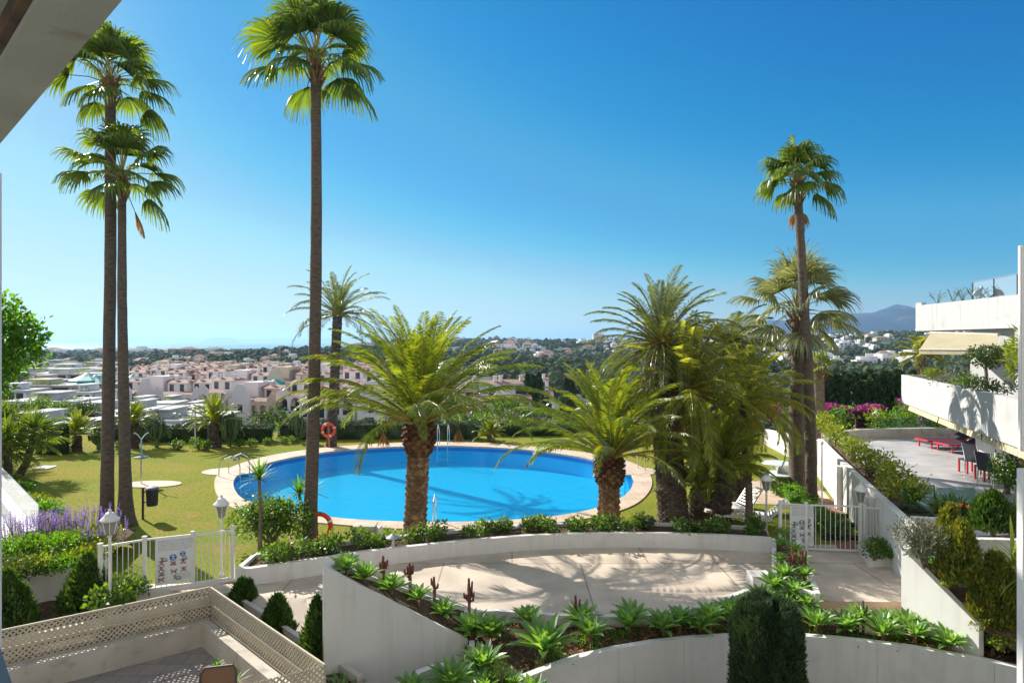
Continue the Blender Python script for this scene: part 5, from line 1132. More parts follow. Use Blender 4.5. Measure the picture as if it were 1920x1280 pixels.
def bollard(px, z, lab, s=1.0, cap=None):
    b = at(*px, z); t = thing('garden_light', lab, 'garden light', b, 'mushroom garden lights'); mb = MB(); mb.lathe((0, 0, 0), [(.05 * s, -.02), (.05 * s, .04), (.035 * s, .06), (.035 * s, .24 * s)], 10); obj('post', mb, dark_metal if cap is None else metal_w, t, world=False)
    mb = MB(); mb.lathe((0, 0, 0), [(.04 * s, .22 * s), (.17 * s, .235 * s), (.165 * s, .25 * s), (.09 * s, .29 * s), (.03 * s, .32 * s), (.012 * s, .34 * s)], 16); obj('cap', mb, cap or dark_metal, t, world=False)
greyblue = M('grey_blue_metal', (.28, .33, .38), rough=.4)
bollard((737, 1026), .3, 'mushroom garden light with a pale blue-grey cap in the curved planter', 1.0, greyblue)
bollard((975, 1000), .3, 'small dark garden light in the middle of the curved planter', .75)
bollard((1220, 992), .3, 'dark garden light in the curved planter before the leaning palm', .95)
bollard((1676, 1008), .35, 'tiny dark garden light at the foot of the retaining wall', .6)

# thin posts, bin, shower, ladders, lifebuoys
def post(px, top, r, m, lab, name='post', cat='post'):
    b = at(*px); ht = H - (top - 640) / F * b.y; t = MB(); t.lathe(tuple(b), [(r, -.05), (r, ht * .5), (r * .9, ht)], 10); t.lathe((b.x, b.y, b.z), [(r * 1.8, ht), (r * 1.8, ht + .05), (r * .5, ht + .09)], 10); return tag(obj(name, t, m), label=lab, cat=cat)
post((366, 838), 764, .035, metal_w, 'thin white post at the hedge left of the big candelabra cactus')
post((1541, 950), 832, .028, metal_w, 'thin white pole right of the slim palm trunks')
b = at(1404, 990); mb = MB(); mb.tube([b - Vector((0, 0, .1)), b + Vector((.01, 0, .6)), b + Vector((0, 0, 1.27))], [.115, .105, .095], 12, True, 0, .05); tag(obj('wooden_post', mb, trunk_wood), 'brown weathered wooden post standing before the white sun lounger', 'post')
b = at(268, 973); t = thing('litter_bin', 'dark litter bin hung on a post on the left lawn', 'bin', b)
mb = MB(); mb.box((b.x - .025, b.y - .025, -.05), (b.x + .025, b.y + .025, .93)); mb.bar(b + Vector((0, 0, .8)), b + Vector((.12, 0, .8)), .03); mb.bar(b + Vector((0, 0, .5)), b + Vector((.12, 0, .5)), .03); obj('post', mb, dark_metal, t)
mb = MB(); mb.lathe((b.x + .27, b.y, .40), [(.13, 0), (.15, .02), (.17, .5)], 18); obj('bucket', mb, black_sling, t)
mb = MB(); mb.lathe((b.x + .27, b.y, .885), [(.185, 0), (.185, .03), (.15, .06), (.02, .075)], 18); obj('lid', mb, M('bin_lid', (.16, .15, .22), rough=.5), t)
b = at(265, 907); t = thing('outdoor_shower', 'outdoor pool shower pole with forked arms on a round stone base', 'shower', b)
obj('base', shower_base, coping_mat, t); mb = MB(); hz_ = H - (822 - 640) / F * b.y; mb.tube([b, b + Vector((0, 0, hz_))], .028, 8)
for sx in (-1, 1): mb.tube([b + Vector((0, 0, hz_ - .02)), b + Vector((sx * .15, 0, hz_ + .16)), b + Vector((sx * .24, 0, hz_ + .22)), b + Vector((sx * .27, 0, hz_ + .18))], .018, 6)
obj('pole', mb, chrome, t)
zt = H - (857 - 640) / F * b.y; mb = MB(); mb.lathe((b.x, b.y, zt), [(.05, -.05), (.23, -.02), (.24, .02), (.04, .05)], 20); obj('disc', mb, M('disc_blue', (.05, .07, .1), rough=.3), t)
def ladder(c, rz, lab, w=.5, hh=.85, over=.5):
    t = thing('pool_ladder', lab, 'pool ladder', c, 'steel pool ladders', rz)
    for sx in (-1, 1):
        mb = MB(); x = sx * w / 2; mb.tube([(x, .75, 0), (x, .72, hh * .55), (x, .5, hh * .85), (x, .2, hh), (x, -.08, hh * .85), (x, -.16, hh * .5), (x, -.16, -1.0)], .022, 8); obj('handrail', mb, chrome, t, world=False)
    for k in range(3): mb = MB(); mb.box((-w / 2, -.2, -.3 - k * .28), (w / 2, -.12, -.27 - k * .28)); obj('step', mb, chrome, t, world=False)
p = at(830, 839.5); ladder((p.x, p.y + .1, .03), 0, 'steel pool ladder at the far edge, beyond the big feather palm', .5, 1.05)
p = at(803, 980); ladder((p.x, p.y - .1, .03), PI, 'steel pool ladder at the near edge, beside the big feather palm trunk', .45, .85)
p = at(452, 893); ladder((p.x, p.y, .03), PI * .5 - .2, 'steel pool ladder at the left end of the pool', .6, .8)
p = at(1172, 884); ladder((p.x, p.y, .03), -PI * .5 + .3, 'steel pool ladder at the right end of the pool', .6, .8)
def ring(c, R, r, tilt, lab, parent_name='lifebuoy', rz=0):
    t = thing(parent_name, lab, 'lifebuoy', c, 'orange-red lifebuoys', rz); n = 32; m = 10; body = MB(); vs = []
    for i in range(n):
        a = 2 * PI * i / n
        for k in range(m): q = 2 * PI * k / m; rr = R + r * math.cos(q); vs.append((rr * math.cos(a), r * math.sin(q) * .8, rr * math.sin(a)))
    body.add(vs, [(i * m + k, i * m + (k + 1) % m, ((i + 1) % n) * m + (k + 1) % m, ((i + 1) % n) * m + k) for i in range(n) for k in range(m)]); obj('ring', body, red_ring, t, smooth=True, world=False)
    for a0 in (.4, 2.0, 3.5, 5.1):
        mb = MB(); mb.tube([((R) * math.cos(a0 + d), 0, R * math.sin(a0 + d)) for d in (-.09, 0, .09)], r * 1.06, 10, True); obj('band', mb, metal_w, t, smooth=True, world=False)
b = at(588, 1022, .0); c = atd(598, 985, b.y - .05); ring(c, .30, .062, 0, 'orange-red lifebuoy hanging on the tall palm trunk, half hidden', rz=.0)
b = at(616, 838); c = atd(616, 806, b.y - .35); ring(c, .30, .07, 0, 'orange-red lifebuoy on a stand at the far side of the pool')
mb = MB(); mb.box((c.x - .05, c.y + .08, -.05), (c.x + .05, c.y + .16, c.z + .35)); mb.box((c.x - .06, c.y + .0, c.z + .2), (c.x + .06, c.y + .12, c.z + .26)); tag(obj('lifebuoy_stand', mb, terracotta), 'short post carrying the far lifebuoy', 'stand')
b = at(684, 1003, 0); mb = MB(); mb.box((b.x - .28, b.y - .2, 0), (b.x + .28, b.y + .2, .26)); mb.box((b.x - .31, b.y - .23, .26), (b.x + .31, b.y + .23, .30)); tag(obj('filter_box', mb, cream_wall), 'beige box on the grass at the near edge of the pool', 'box')
mb = MB(); mb.lathe((b.x + .42, b.y - .05, 0), [(.09, 0), (.09, .22), (.03, .26)], 12); tag(obj('valve_post', mb, metal_w), 'small pale grey drum beside the beige box', 'drum')

# white sun loungers / tables on the lawn
def lounger(p, rz, lab, frame, slat, grp, back=.6, tag_='sun lounger', sc=1.0):
    t = thing('sun_lounger', lab, tag_, p, grp, rz); s = MB(); [s.box((-.32, -.95 + q * .145, .30), (.32, -.95 + q * .145 + (.09 if slat is metal_w else .145), .33)) for q in range(9)]; obj('seat', s, slat, t, world=False)
    s = MB(); s.bar((0, .35, .32), (0, .35 + .62 * math.cos(back), .32 + .62 * math.sin(back)), .62, .03, up=(1, 0, 0)); 
    s = MB(); c, q = math.cos(back), math.sin(back); [s.bar((-.32, .37 + c * (.05 + .09 * j), .32 + q * (.05 + .09 * j)), (.32, .37 + c * (.05 + .09 * j), .32 + q * (.05 + .09 * j)), .045 if slat is metal_w else .088, .02, up=(0, -q, c)) for j in range(7)]; obj('backrest', s, slat, t, world=False)
    s = MB()
    for x in (-.35, .35): s.bar((x, -1.0, .30), (x, .5, .30), .05, .06); s.bar((x, .38, .30), (x, .36 + .68 * c, .31 + .68 * q), .045, .045, up=(1, 0, 0))
    s.bar((-.35, -1.0, .30), (.35, -1.0, .30), .05, .06); s.bar((-.35, .36 + .68 * c, .31 + .68 * q), (.35, .36 + .68 * c, .31 + .68 * q), .045); obj('frame', s, frame, t, world=False)
    for x in (-.33, .33):
        for y in (-.85, .2): s = MB(); s.bar((x, y, 0), (x, y, .30), .045); obj('leg', s, frame, t, world=False)
    return t
p = at(1372, 968); lounger((p.x, p.y, .0), -1.35, 'white sun lounger on the lawn left of the wooden post', metal_w, metal_w, 'white sun loungers', .9)
p = at(1412, 985); lounger((p.x, p.y, .0), -1.9, 'white sun lounger with raised back right of the wooden post', metal_w, metal_w, 'white sun loungers', .7)
bluewhite = M('blue_white_top', (.55, .66, .76), (.8, .84, .86), scale=2.5, rough=.35)
def round_table(p, lab, r=.5):
    t = thing('round_table', lab, 'table', p, 'round white garden tables'); s = MB(); s.lathe((0, 0, .70), [(r, 0), (r + .01, .02), (r, .035), (.02, .04)], 28); obj('tabletop', s, bluewhite, t, world=False)
    for k in range(3):
        a = 2 * PI * k / 3 + .5; s = MB(); s.tube([(.5 * r * math.cos(a), .5 * r * math.sin(a), .70), (.1 * math.cos(a), .1 * math.sin(a), .36), (.62 * r * math.cos(a), .62 * r * math.sin(a), 0)], .016, 6); obj('leg', s, metal_w, t, world=False)
p = at(1456, 905); round_table((p.x, p.y, .012), 'far round white table on the beige slab left of the slim palms', .52)
p = at(1464, 928); round_table((p.x, p.y, .012), 'near round white table on the beige slab left of the slim palms', .5)
def wire_chair(p, rz, lab, grp='white wire chairs', m=None, mseat=None, name='garden_chair'):
    t = thing(name, lab, 'chair', p, grp, rz); m = m or metal_w; s = MB(); s.box((-.23, -.23, .43), (.23, .23, .46)); obj('seat', s, mseat or m, t, world=False)
    s = MB(); c, q = .10, .50; s.add([(-.23, .23, .46), (.23, .23, .46), (.22, .23 + c, .46 + q), (-.22, .23 + c, .46 + q), (-.23, .255, .46), (.23, .255, .46), (.22, .255 + c, .46 + q), (-.22, .255 + c, .46 + q)], [(0, 1, 2, 3), (7, 6, 5, 4), (0, 4, 5, 1), (1, 5, 6, 2), (2, 6, 7, 3), (3, 7, 4, 0)]); obj('backrest', s, mseat or m, t, world=False)
    for x in (-.25, .25):
        s = MB(); s.tube([(x, -.22, 0), (x, -.24, .44), (x, -.22, .65), (x, .05, .67), (x, .27, .66)], .018, 6); obj('armrest', s, m, t, world=False); s = MB(); s.tube([(x, .25, 0), (x, .22, .45), (x, .34, .97)], .018, 6); obj('leg', s, m, t, world=False)
    return t
p = at(1478, 926); wire_chair((p.x, p.y, .012), 2.2, 'white garden chair at the near round table'); p = at(1440, 925); wire_chair((p.x, p.y, .012), -2.0, 'white garden chair left of the near round table')
# terrace furniture (right)
for k, (x, y, rz) in enumerate(((1775, 838, -1.5), (1812, 846, -1.45))):
    p = at(x, y, ZT); lounger(p, rz, ['farther', 'nearer'][k] + ' red-framed sun lounger with dark sling on the raised terrace', red_p, black_sling, 'red-framed sun loungers', .45)
p = at(1826, 873, ZT)
for k, (x, y) in enumerate(((1836, 893), (1862, 912))):
    p = at(x, y, ZT); wire_chair(p, 1.75, ['left', 'right'][k] + ' dark-backed armchair with red legs on the raised terrace', 'dark-backed terrace chairs', chrome, black_sling, 'terrace_chair')
for k, (x, y) in enumerate(((1818, 886), (1850, 900))):
    p = at(x, y, ZT); t = thing('footstool', ['left', 'right'][k] + ' small red-framed stool before the dark armchairs', 'stool', p, 'red-framed stools'); s = MB(); s.box((-.22, -.2, .38), (.22, .2, .42)); obj('seat', s, black_sling, t, world=False)
    for x2 in (-.2, .2):
        for y2 in (-.18, .18): s = MB(); s.bar((x2, y2, 0), (x2, y2, .38), .045); obj('leg', s, red_p, t, world=False)
# parasol behind hedge
p = atd(1606, 770, 34); mb = MB(); mb.lathe((p.x, p.y, p.z), [(1.1, -.25), (1.08, -.2), (.5, .05), (.05, .22)], 10); t = thing('parasol', 'pale closed-topped parasol peeking over the bougainvillea gap', 'parasol', (p.x, p.y, 0)); obj('canopy', mb, cream_wall, t); mb = MB(); mb.tube([(p.x, p.y, -.5), (p.x, p.y, p.z)], .03, 6); obj('pole', mb, metal_w, t)
# glass railing on far parapet
mb = MB(); 
t = thing('glass_railing', 'low glass railing on the far parapet of the raised terrace', 'railing', (16, 26.8, ZT)); a, b = Vector((tw[0].x + 2.5, 26.45, ZT + .385)), Vector((24, 26.5, ZT + .31))
mb.wall([(a.x, a.y, ZT + .8, ZT + .385), (tw[0].x + 6, 27.0, ZT + .8, ZT + .37), (b.x, b.y, ZT + .8, ZT + .31)], .015); obj('glass', mb, glass_mat, t)
for k in range(6): q = a.lerp(b, k / 5); mb = MB(); mb.box((q.x - .02, q.y + .35 - .02 - abs(k - 1.4) * .1, ZT + .35), (q.x + .02, q.y + .37 - abs(k - 1.4) * .1, ZT + .82)); obj('post', mb, chrome, t)
# glass fence near strap-leaves
mb = MB(); q0 = at(1700, 985, 1.25); mb.wall([(q0.x + .4, q0.y + .9, 1.85, 1.2), (q0.x + 2.2, q0.y + 1.0, 1.85, 1.2)], .015); t = thing('glass_railing', 'short glass railing behind the retaining wall corner', 'railing', (q0.x + 1.3, q0.y + .95, 1.2)); obj('glass', mb, glass_mat, t); mb = MB(); mb.box((q0.x + 1.2, q0.y + .9, 1.2), (q0.x + 1.24, q0.y + .94, 1.9)); obj('post', mb, chrome, t)

# ================================================================== lattice patio
lat = thing('lattice_fence', 'cream diamond lattice fence around the sunken patio, bottom left', 'fence', (-7, 11.5, -.6))
def lattice(a, b, zt, zb, pitch=.062, wd=.029, th=.008, out=Vector((0, -1, 0))):
    """diamond lattice panel between ground points a and b"""
    L = (b - a).length; u = (b - a) / L; hgt = zt - zb; mb = MB(); n = Vector((-u.y, u.x, 0)) * th
    step = pitch * math.sqrt(2)
    for sgn, off in ((1, Vector((0, 0, 0))), (-1, n)):
        k = -hgt
        while k < L:
            # strip from (k,0) to (k+hgt,hgt)
            s0, s1 = max(k, 0), min(k + hgt, L); 
            if s1 > s0 + .01:
                z0, z1 = s0 - k, s1 - k
                if sgn < 0: z0, z1 = hgt - z0, hgt - z1
                p = a + u * s0 + Vector((0, 0, zb + z0)) + off; q = a + u * s1 + Vector((0, 0, zb + z1)) + off
                mb.bar(p, q, th * .9, wd, up=(u.y, -u.x, 0)) if False else None
                d = (q - p).normalized(); sd = d.cross(Vector((-u.y, u.x, 0))).normalized() * wd / 2; nn = n * .9
                mb.add([p - sd, p + sd, q + sd, q - sd, p - sd + nn, p + sd + nn, q + sd + nn, q - sd + nn], [(0, 1, 2, 3), (7, 6, 5, 4), (0, 4, 5, 1), (1, 5, 6, 2), (2, 6, 7, 3), (3, 7, 4, 0)])
            k += step
    return mb
LZ = .4; c0 = at(395, 1100, LZ); cl = at(-60, 1194, LZ); cr = at(610, 1246, LZ); 
for a, b, nm in ((cl, c0, 'left'), (c0, cr, 'right')):
    a = Vector((a.x, a.y, 0)); b = Vector((b.x, b.y, 0))
    obj('lattice_panel', lattice(a, b, LZ, -.2), lattice_m, lat)
    u = (b - a).normalized(); n = Vector((-u.y, u.x, 0)); mb = MB()
    for z in (LZ, .08, -.2): mb = MB(); mb.bar(a + Vector((0, 0, z)) - n * .012, b + Vector((0, 0, z)) - n * .012, .03, .035); obj('rail', mb, lattice_m, lat)
d = Vector((cr.x, cr.y, 0)); e = d + Vector((-1.9, -1.1, 0)); obj('lattice_panel', lattice(e, d, LZ, -.2), lattice_m, lat)
# planter box behind lattice and patio walls
def off(a, b, c, dist):  # offset polyline a-b-c to its right (towards the camera) 
    u = (b - a).normalized(); v = (c - b).normalized(); n1_ = Vector((u.y, -u.x, 0)); n2_ = Vector((v.y, -v.x, 0)); m = (n1_ + n2_).normalized() / max(.4, math.cos(n1_.angle(n2_) / 2))
    return a + n1_ * dist, b + m * dist, c + n2_ * dist
cl_, c0_, cr_ = (Vector((p.x, p.y, 0)) for p in (cl, c0, cr))
i0, i1, i2 = off(cl_, c0_, cr_, .05); j0, j1, j2 = off(cl_, c0_, cr_, .26)
pw = thing('patio_wall', 'beige parapet wall round the sunken patio behind the lattice', 'wall', (-6.5, 11, -.7))
mb = MB(); mb.wall([(p.x, p.y, -.2, -.9) for p in (i0, i1, i2)], .21, side=-1); obj('wall', mb, cream_wall, pw)
k0, k1, k2 = off(cl_, c0_, cr_, -.55); mb = MB(); mb.wall([(p.x, p.y, .02, -1.2) for p in (k0, k1, k2)], .1); obj('outer_wall', mb, cream_wall, pw)
mb = MB(); mb.ribbon([p + Vector((0, 0, -.12)) for p in (cl_, c0_, cr_)], [p + Vector((0, 0, -.12)) for p in (k0, k1, k2)], 5, .02); obj('soil', mb, soil, pw)
# ground bed outside the lattice for the conifers
mb = MB(); m0, m1, m2 = off(cl_, c0_, cr_, -1.25); mb.ribbon([k0 + Vector((0, 0, -.35)), k1 + Vector((0, 0, -.3)), k2 + Vector((0, 0, -.5))], [Vector((-13, 13.2, -.3)), Vector((-5.5, 13.6, -.1)), m2 + Vector((0, 0, -.5))], 5, .02); struct('planting_strip', mb, soil)
mb = MB(); mb.poly([(-14, 6), (-14, 12.5), (j1.x, j1.y + .2), (j2.x + .1, j2.y), (-1.5, 6)], -.64); struct('patio_floor', mb, patio_mat, label='grey tiled floor of the sunken patio')
# chair on the patio, pots
p = at(392, 1360, -.64); t = thing('patio_chair', 'metal chair with brown mesh back, seen from behind at the bottom edge', 'chair', (p.x, p.y, -.64)); c = p
zt_ = .42
z_top = H - (1246 - 640) / F * (p.y + .35); W0 = .28; yb = p.y + .3
Ar = [Vector((c.x - W0, yb, z_top - .55)), Vector((c.x - W0, yb, z_top - .12)), Vector((c.x - W0 + .08, yb, z_top - .02)), Vector((c.x + W0 - .05, yb, z_top + .03)), Vector((c.x + W0, yb, z_top - .05)), Vector((c.x + W0, yb, z_top - .55))]
mb = MB(); mb.tube(Ar, .018, 8); obj('back_frame', mb, dark_metal, t)
mb = MB(); mb.add([Ar[0], Ar[5], Ar[4] + Vector((-.02, 0, 0)), Ar[3] + Vector((0, 0, -.02)), Ar[2] + Vector((0, 0, -.01)), Ar[1]] , [(0, 1, 2, 3, 4, 5)]); obj('mesh_back', mb, M('brown_mesh', (.22, .13, .08), (.16, .09, .05), scale=60, rough=.8), t)
mb = MB(); mb.box((c.x - .28, yb - .5, z_top - .6), (c.x + .28, yb, z_top - .56)); obj('seat', mb, MATS['brown_mesh'], t)
for sx in (-.27, .27):
    for dy in (0, -.48): mb = MB(); mb.tube([(c.x + sx, yb + dy, z_top - .56), (c.x + sx, yb + dy, -.64)], .016, 6); obj('leg', mb, dark_metal, t)
for k, (x, y, s, lab) in enumerate(((408, 1258, .13, 'terracotta pot with trailing green plant on the patio'), (437, 1290, .11, 'terracotta pot with upright succulent right of the patio chair'))):
    b = at(x, y, -.45 if k == 0 else -.45); t = thing('flower_pot', lab, 'plant pot', (b.x, b.y, -.64)); mb = MB(); mb.lathe((0, 0, 0), [(s * .7, 0), (s, .22), (s * 1.1, .22), (s * 1.1, .27), (s * .9, .27), (s * .85, .24)], 16); obj('pot', mb, terracotta, t, world=False)
    m = spiky_mb(24 if k else 40, .34 if k else .22, .035 if k else .045, 70 if k else 110, 25 if k else 80, .24); obj('plant', m, leaf_bright, t, world=False)
# dark rail corner bottom-left
mb = MB(); a = atd(-14, 1215, 1.2); b = atd(30, 1310, 1.0); mb.tube([a, b], .012, 8); mb = MB(); mb.bar(atd(-40, 1150, 1.6), atd(8, 1320, 1.2), .03, .04)
tag(obj('railing', mb, M('rail_blue_grey', (.10, .14, .18), rough=.5)), 'dark blue-grey rail corner at the bottom left', 'railing')

# ================================================================== overhead beam, left column, right column
zb = 7.0; Ob = [at(-200, 505, zb), at(0, 270, zb), at(230, 0, zb), at(330, -117, zb)]
ib = [at(-200, 320, zb), at(0, 118, zb), at(62, 0, zb), at(85, -60, zb)]
d = (Ob[2] - Ob[1]).normalized(); n = Vector((-d.y, d.x, 0)); 
ov = thing('roof_overhang', 'weathered grey concrete roof beam crossing the top left corner', 'roof', (Ob[1].x, Ob[1].y, zb))
A, B = Ob[1] - d * 6, Ob[2] + d * 3; Wd = .88 if False else ((at(0, 118, zb) - Ob[1]).dot(n)); 
mb = MB(); mb.wall([(A.x, A.y, zb + .5, zb), (B.x, B.y, zb + .5, zb)], abs(Wd), side=1 if Wd > 0 else -1); obj('beam', mb, beam_mat, ov)
s = n * Wd; mb = MB(); mb.poly([(A + s)[:2], (B + s)[:2], (B + s * 4)[:2], (A + s * 4)[:2]], zb + .16); obj('soffit', mb, beam_mat, ov)
mb = MB(); mb.bar(A + s * 1.0 + Vector((0, 0, .1)), B + s * 1.0 + Vector((0, 0, .1)), .10, .12); obj('rusty_joint', mb, M('rust_stain', (.16, .09, .05), (.05, .04, .035), scale=5, rough=.95, coords='W'), ov)
c = atd(-13, 640, 7.2); mb = MB(); mb.box((c.x - .06, c.y - .06, .2), (c.x + .05, c.y + .06, zb + .1)); tag(obj('column', mb, white_smooth), 'thin pale column at the left edge under the beam', 'column')
c = atd(1919, 640, 7.0); t = thing('downpipe', 'white upright frame post at the right edge', 'post', (c.x, c.y, 3.9))
mb = MB(); z1 = H + (640 - 460) / F * 7; z0 = H - (846 - 640) / F * 7; mb.box((c.x - .02, c.y, z0), (c.x + .12, c.y + .05, z1)); mb.box((c.x - .034, c.y + .003, z0 + .002), (c.x - .024, c.y + .02, z1 - .002)); obj('post', mb, white_smooth, t)
mb = MB(); z1 = H - (878 - 640) / F * 7; mb.box((c.x - .05, c.y - .05, -.2), (c.x + .4, c.y + .03, z1)); tag(obj('pillar', mb, white_smooth), 'white pillar cut by the right edge below the upright post', 'pillar')
b = atd(1945, 700, 8.2); t = thing('spiky_plant', 'yellow-green tuft of leaves hanging in at the right edge, mid height', 'plant', b); m = crown_leaves([(0, 0, .22, .36, .3, .32)], 9000, .17, .03, up=.3, shell=.2); obj('leaves', quads_to_mb(m), leaf_lime, t, world=False)

# ================================================================== right building
bd = thing('apartment_building', 'white apartment building at the right with two long balconies and a cream awning', 'building', (17, 20, ZT))
zt = 3.85; LB = [at(1690, 702, zt), at(1720, 716, zt), at(1800, 731, zt), at(1905, 748, zt)]
la, lb = at(1690, 702, zt), at(1905, 748, zt); dl = (lb - la).normalized(); lb2 = la + dl * 15; n = Vector((-dl.y, dl.x, 0))
if n.x < 0: n = -n
mb = MB(); mb.wall([(la.x, la.y, zt, 2.72), (lb2.x, lb2.y, zt, 2.72)], .15, side=1 if Vector((-dl.y, dl.x, 0)).dot(n) > 0 else -1)
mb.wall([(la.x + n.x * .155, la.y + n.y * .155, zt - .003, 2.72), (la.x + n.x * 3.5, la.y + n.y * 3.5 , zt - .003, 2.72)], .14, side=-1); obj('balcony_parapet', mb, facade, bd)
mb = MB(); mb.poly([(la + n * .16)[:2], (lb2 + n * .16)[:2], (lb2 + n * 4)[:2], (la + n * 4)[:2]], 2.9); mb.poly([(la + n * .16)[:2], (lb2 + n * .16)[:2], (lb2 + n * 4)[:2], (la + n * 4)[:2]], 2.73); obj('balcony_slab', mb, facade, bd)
mb = MB(); mb.ribbon([la + n * .2 + Vector((0, 0, -.18)), lb2 + n * .2 + Vector((0, 0, -.18))], [la + n * .8 + Vector((0, 0, -.18)), lb2 + n * .8 + Vector((0, 0, -.18))], 3, .0); obj('planter_soil', mb, soil, bd)
# striped valance under the lower balcony
mb = MB(); L = 15; k = 0; x = .9
while x < L - .1:
    p = la + dl * x + n * .1; q = la + dl * (x + .118) + n * .1; sl = Vector((-n.x, -n.y, 0)) * .05
    mb.add([p + Vector((0, 0, 2.74 - zt)) , q + Vector((0, 0, 2.74 - zt)), q + sl + Vector((0, 0, 2.50 - zt)), p + sl + Vector((0, 0, 2.50 - zt))], [(0, 1, 2, 3)], k % 2); x += .12; k += 1
    if k % 34 == 0: x += .12
obj('awning_valance', mb, [awning_m, valance_y], bd)
for x in (.85, 5.0, 9.2): p = la + dl * x + n * .15; mb = MB(); mb.box((p.x - .05, p.y - .05, 2.5), (p.x + .05, p.y + .05, 2.73)); obj('awning_bracket', mb, dark_metal, bd)
# ground floor wall
g0 = at(1829, 858, ZT); q0 = Vector((g0.x, g0.y, 0)); q1 = q0 + dl * 9
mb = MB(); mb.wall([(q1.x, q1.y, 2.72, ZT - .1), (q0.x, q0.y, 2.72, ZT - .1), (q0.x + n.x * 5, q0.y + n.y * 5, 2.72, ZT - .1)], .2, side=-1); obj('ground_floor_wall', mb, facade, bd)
# upper balcony
zu = 6.9; ua = at(1717, 568, zu); ub = at(1912, 545, zu); du = (ub - ua).normalized(); ub2 = ua + du * 12; nu = Vector((-du.y, du.x, 0))
if nu.x < 0: nu = -nu
sd = 1 if Vector((-du.y, du.x, 0)).dot(nu) > 0 else -1
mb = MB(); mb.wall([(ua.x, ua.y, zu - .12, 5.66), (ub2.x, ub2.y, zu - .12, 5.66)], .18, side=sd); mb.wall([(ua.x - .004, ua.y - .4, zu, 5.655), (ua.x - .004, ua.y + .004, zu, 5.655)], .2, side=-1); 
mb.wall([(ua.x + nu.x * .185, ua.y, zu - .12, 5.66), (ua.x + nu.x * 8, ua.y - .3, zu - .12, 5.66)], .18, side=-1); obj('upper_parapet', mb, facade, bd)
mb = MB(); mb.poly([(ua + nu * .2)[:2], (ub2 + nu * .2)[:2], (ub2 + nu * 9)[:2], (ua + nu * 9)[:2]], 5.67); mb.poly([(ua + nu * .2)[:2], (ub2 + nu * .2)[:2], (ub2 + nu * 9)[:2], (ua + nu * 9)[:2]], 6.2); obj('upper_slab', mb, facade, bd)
mb = MB(); mb.ribbon([ua + nu * .2 + Vector((0, 0, -.16)), ub2 + nu * .2 + Vector((0, 0, -.16))], [ua + nu * 1.0 + Vector((0, 0, -.10)), ub2 + nu * 1.0 + Vector((0, 0, -.10))], 5, .05); obj('roof_planter', mb, cream_wall, bd)
# roof glass railing
r0 = ua + du * 2.6 + nu * .9; mb = MB(); r1 = ua + du * 12 + nu * .9; mb.wall([(r0.x, r0.y, 7.55, 6.85), (r1.x, r1.y, 7.75, 6.85)], .02); obj('roof_glass', mb, glass_material('roof_glass', (.40, .78, .75), 1.0), bd)
for k in range(8): q = r0.lerp(r1, k / 7); mb = MB(); mb.box((q.x - .02, q.y - .03, 6.8), (q.x + .02, q.y - .008, 7.56 + .2 * k / 7)); obj('railing_post', mb, dark_metal, bd)
mb = MB(); mb.bar((r0.x, r0.y, 7.57), (r1.x, r1.y, 7.77), .04); obj('handrail', mb, chrome, bd)
# first floor walls and column under the upper balcony
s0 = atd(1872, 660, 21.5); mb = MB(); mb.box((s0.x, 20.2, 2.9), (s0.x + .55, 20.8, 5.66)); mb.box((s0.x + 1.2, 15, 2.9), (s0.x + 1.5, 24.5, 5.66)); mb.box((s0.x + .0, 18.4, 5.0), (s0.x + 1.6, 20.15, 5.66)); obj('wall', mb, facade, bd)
mb = MB(); mb.box((s0.x + 1.17, 16.0, 3.0), (s0.x + 1.197, 19.8, 5.1)); obj('window', mb, win_m, bd)
for (A_, B_, zt_, zb_, n_) in ((la, lb2, zt, 2.73, n), (ua, ub2, zu - .13, 5.67, nu)):
    dd = (B_ - A_).normalized(); LL = (B_ - A_).length; x = 1.7
    while x < LL:
        q = A_ + dd * x - n_ * .003; jb = MB(); a1, b1 = q - dd * .006, q + dd * .006; jb.add([(a1.x, a1.y, zb_), (b1.x, b1.y, zb_), (b1.x, b1.y, zt_), (a1.x, a1.y, zt_)], [(0, 1, 2, 3)]); obj('joint', jb, cream_wall, bd); x += 1.75
# awning
y_b, y_f = 24.0, 21.5
tl, tr = atd(1745, 624, 25.2), atd(1872, 628, 22.4); bl_, br_ = atd(1724, 655, 23.5), atd(1868, 656, 20.9)
aw = thing('awning', 'cream sloping awning under the upper balcony', 'awning', (tl.x, tl.y, tl.z)); mb = MB(); mb.add([bl_, br_, tr, tl], [(0, 1, 2, 3)]); dz = Vector((0, 0, -.012)); mb.add([bl_ + dz, br_ + dz, tr + dz, tl + dz], [(3, 2, 1, 0)])
v = Vector((0, 0, -.17)); mb.add([bl_, br_, br_ + v, bl_ + v], [(0, 1, 2, 3)]); mb.add([bl_ + Vector((0, .015, 0)), br_ + Vector((0, .015, 0)), br_ + v + Vector((0, .015, 0)), bl_ + v + Vector((0, .015, 0))], [(3, 2, 1, 0)]); obj('canopy', mb, awning_m, aw)
mb = MB(); e = tl.lerp(tr, .22); f = bl_.lerp(br_, .55).lerp(tl.lerp(tr, .5), .35); mb.tube([e - Vector((0, 0, .1)), f - Vector((0, 0, .12)), bl_.lerp(br_, .15) - Vector((0, 0, .08))], .03, 6); mb.tube([tl, tr], .06, 8); mb.tube([bl_, br_], .035, 8); obj('arm', mb, cream_wall, aw)
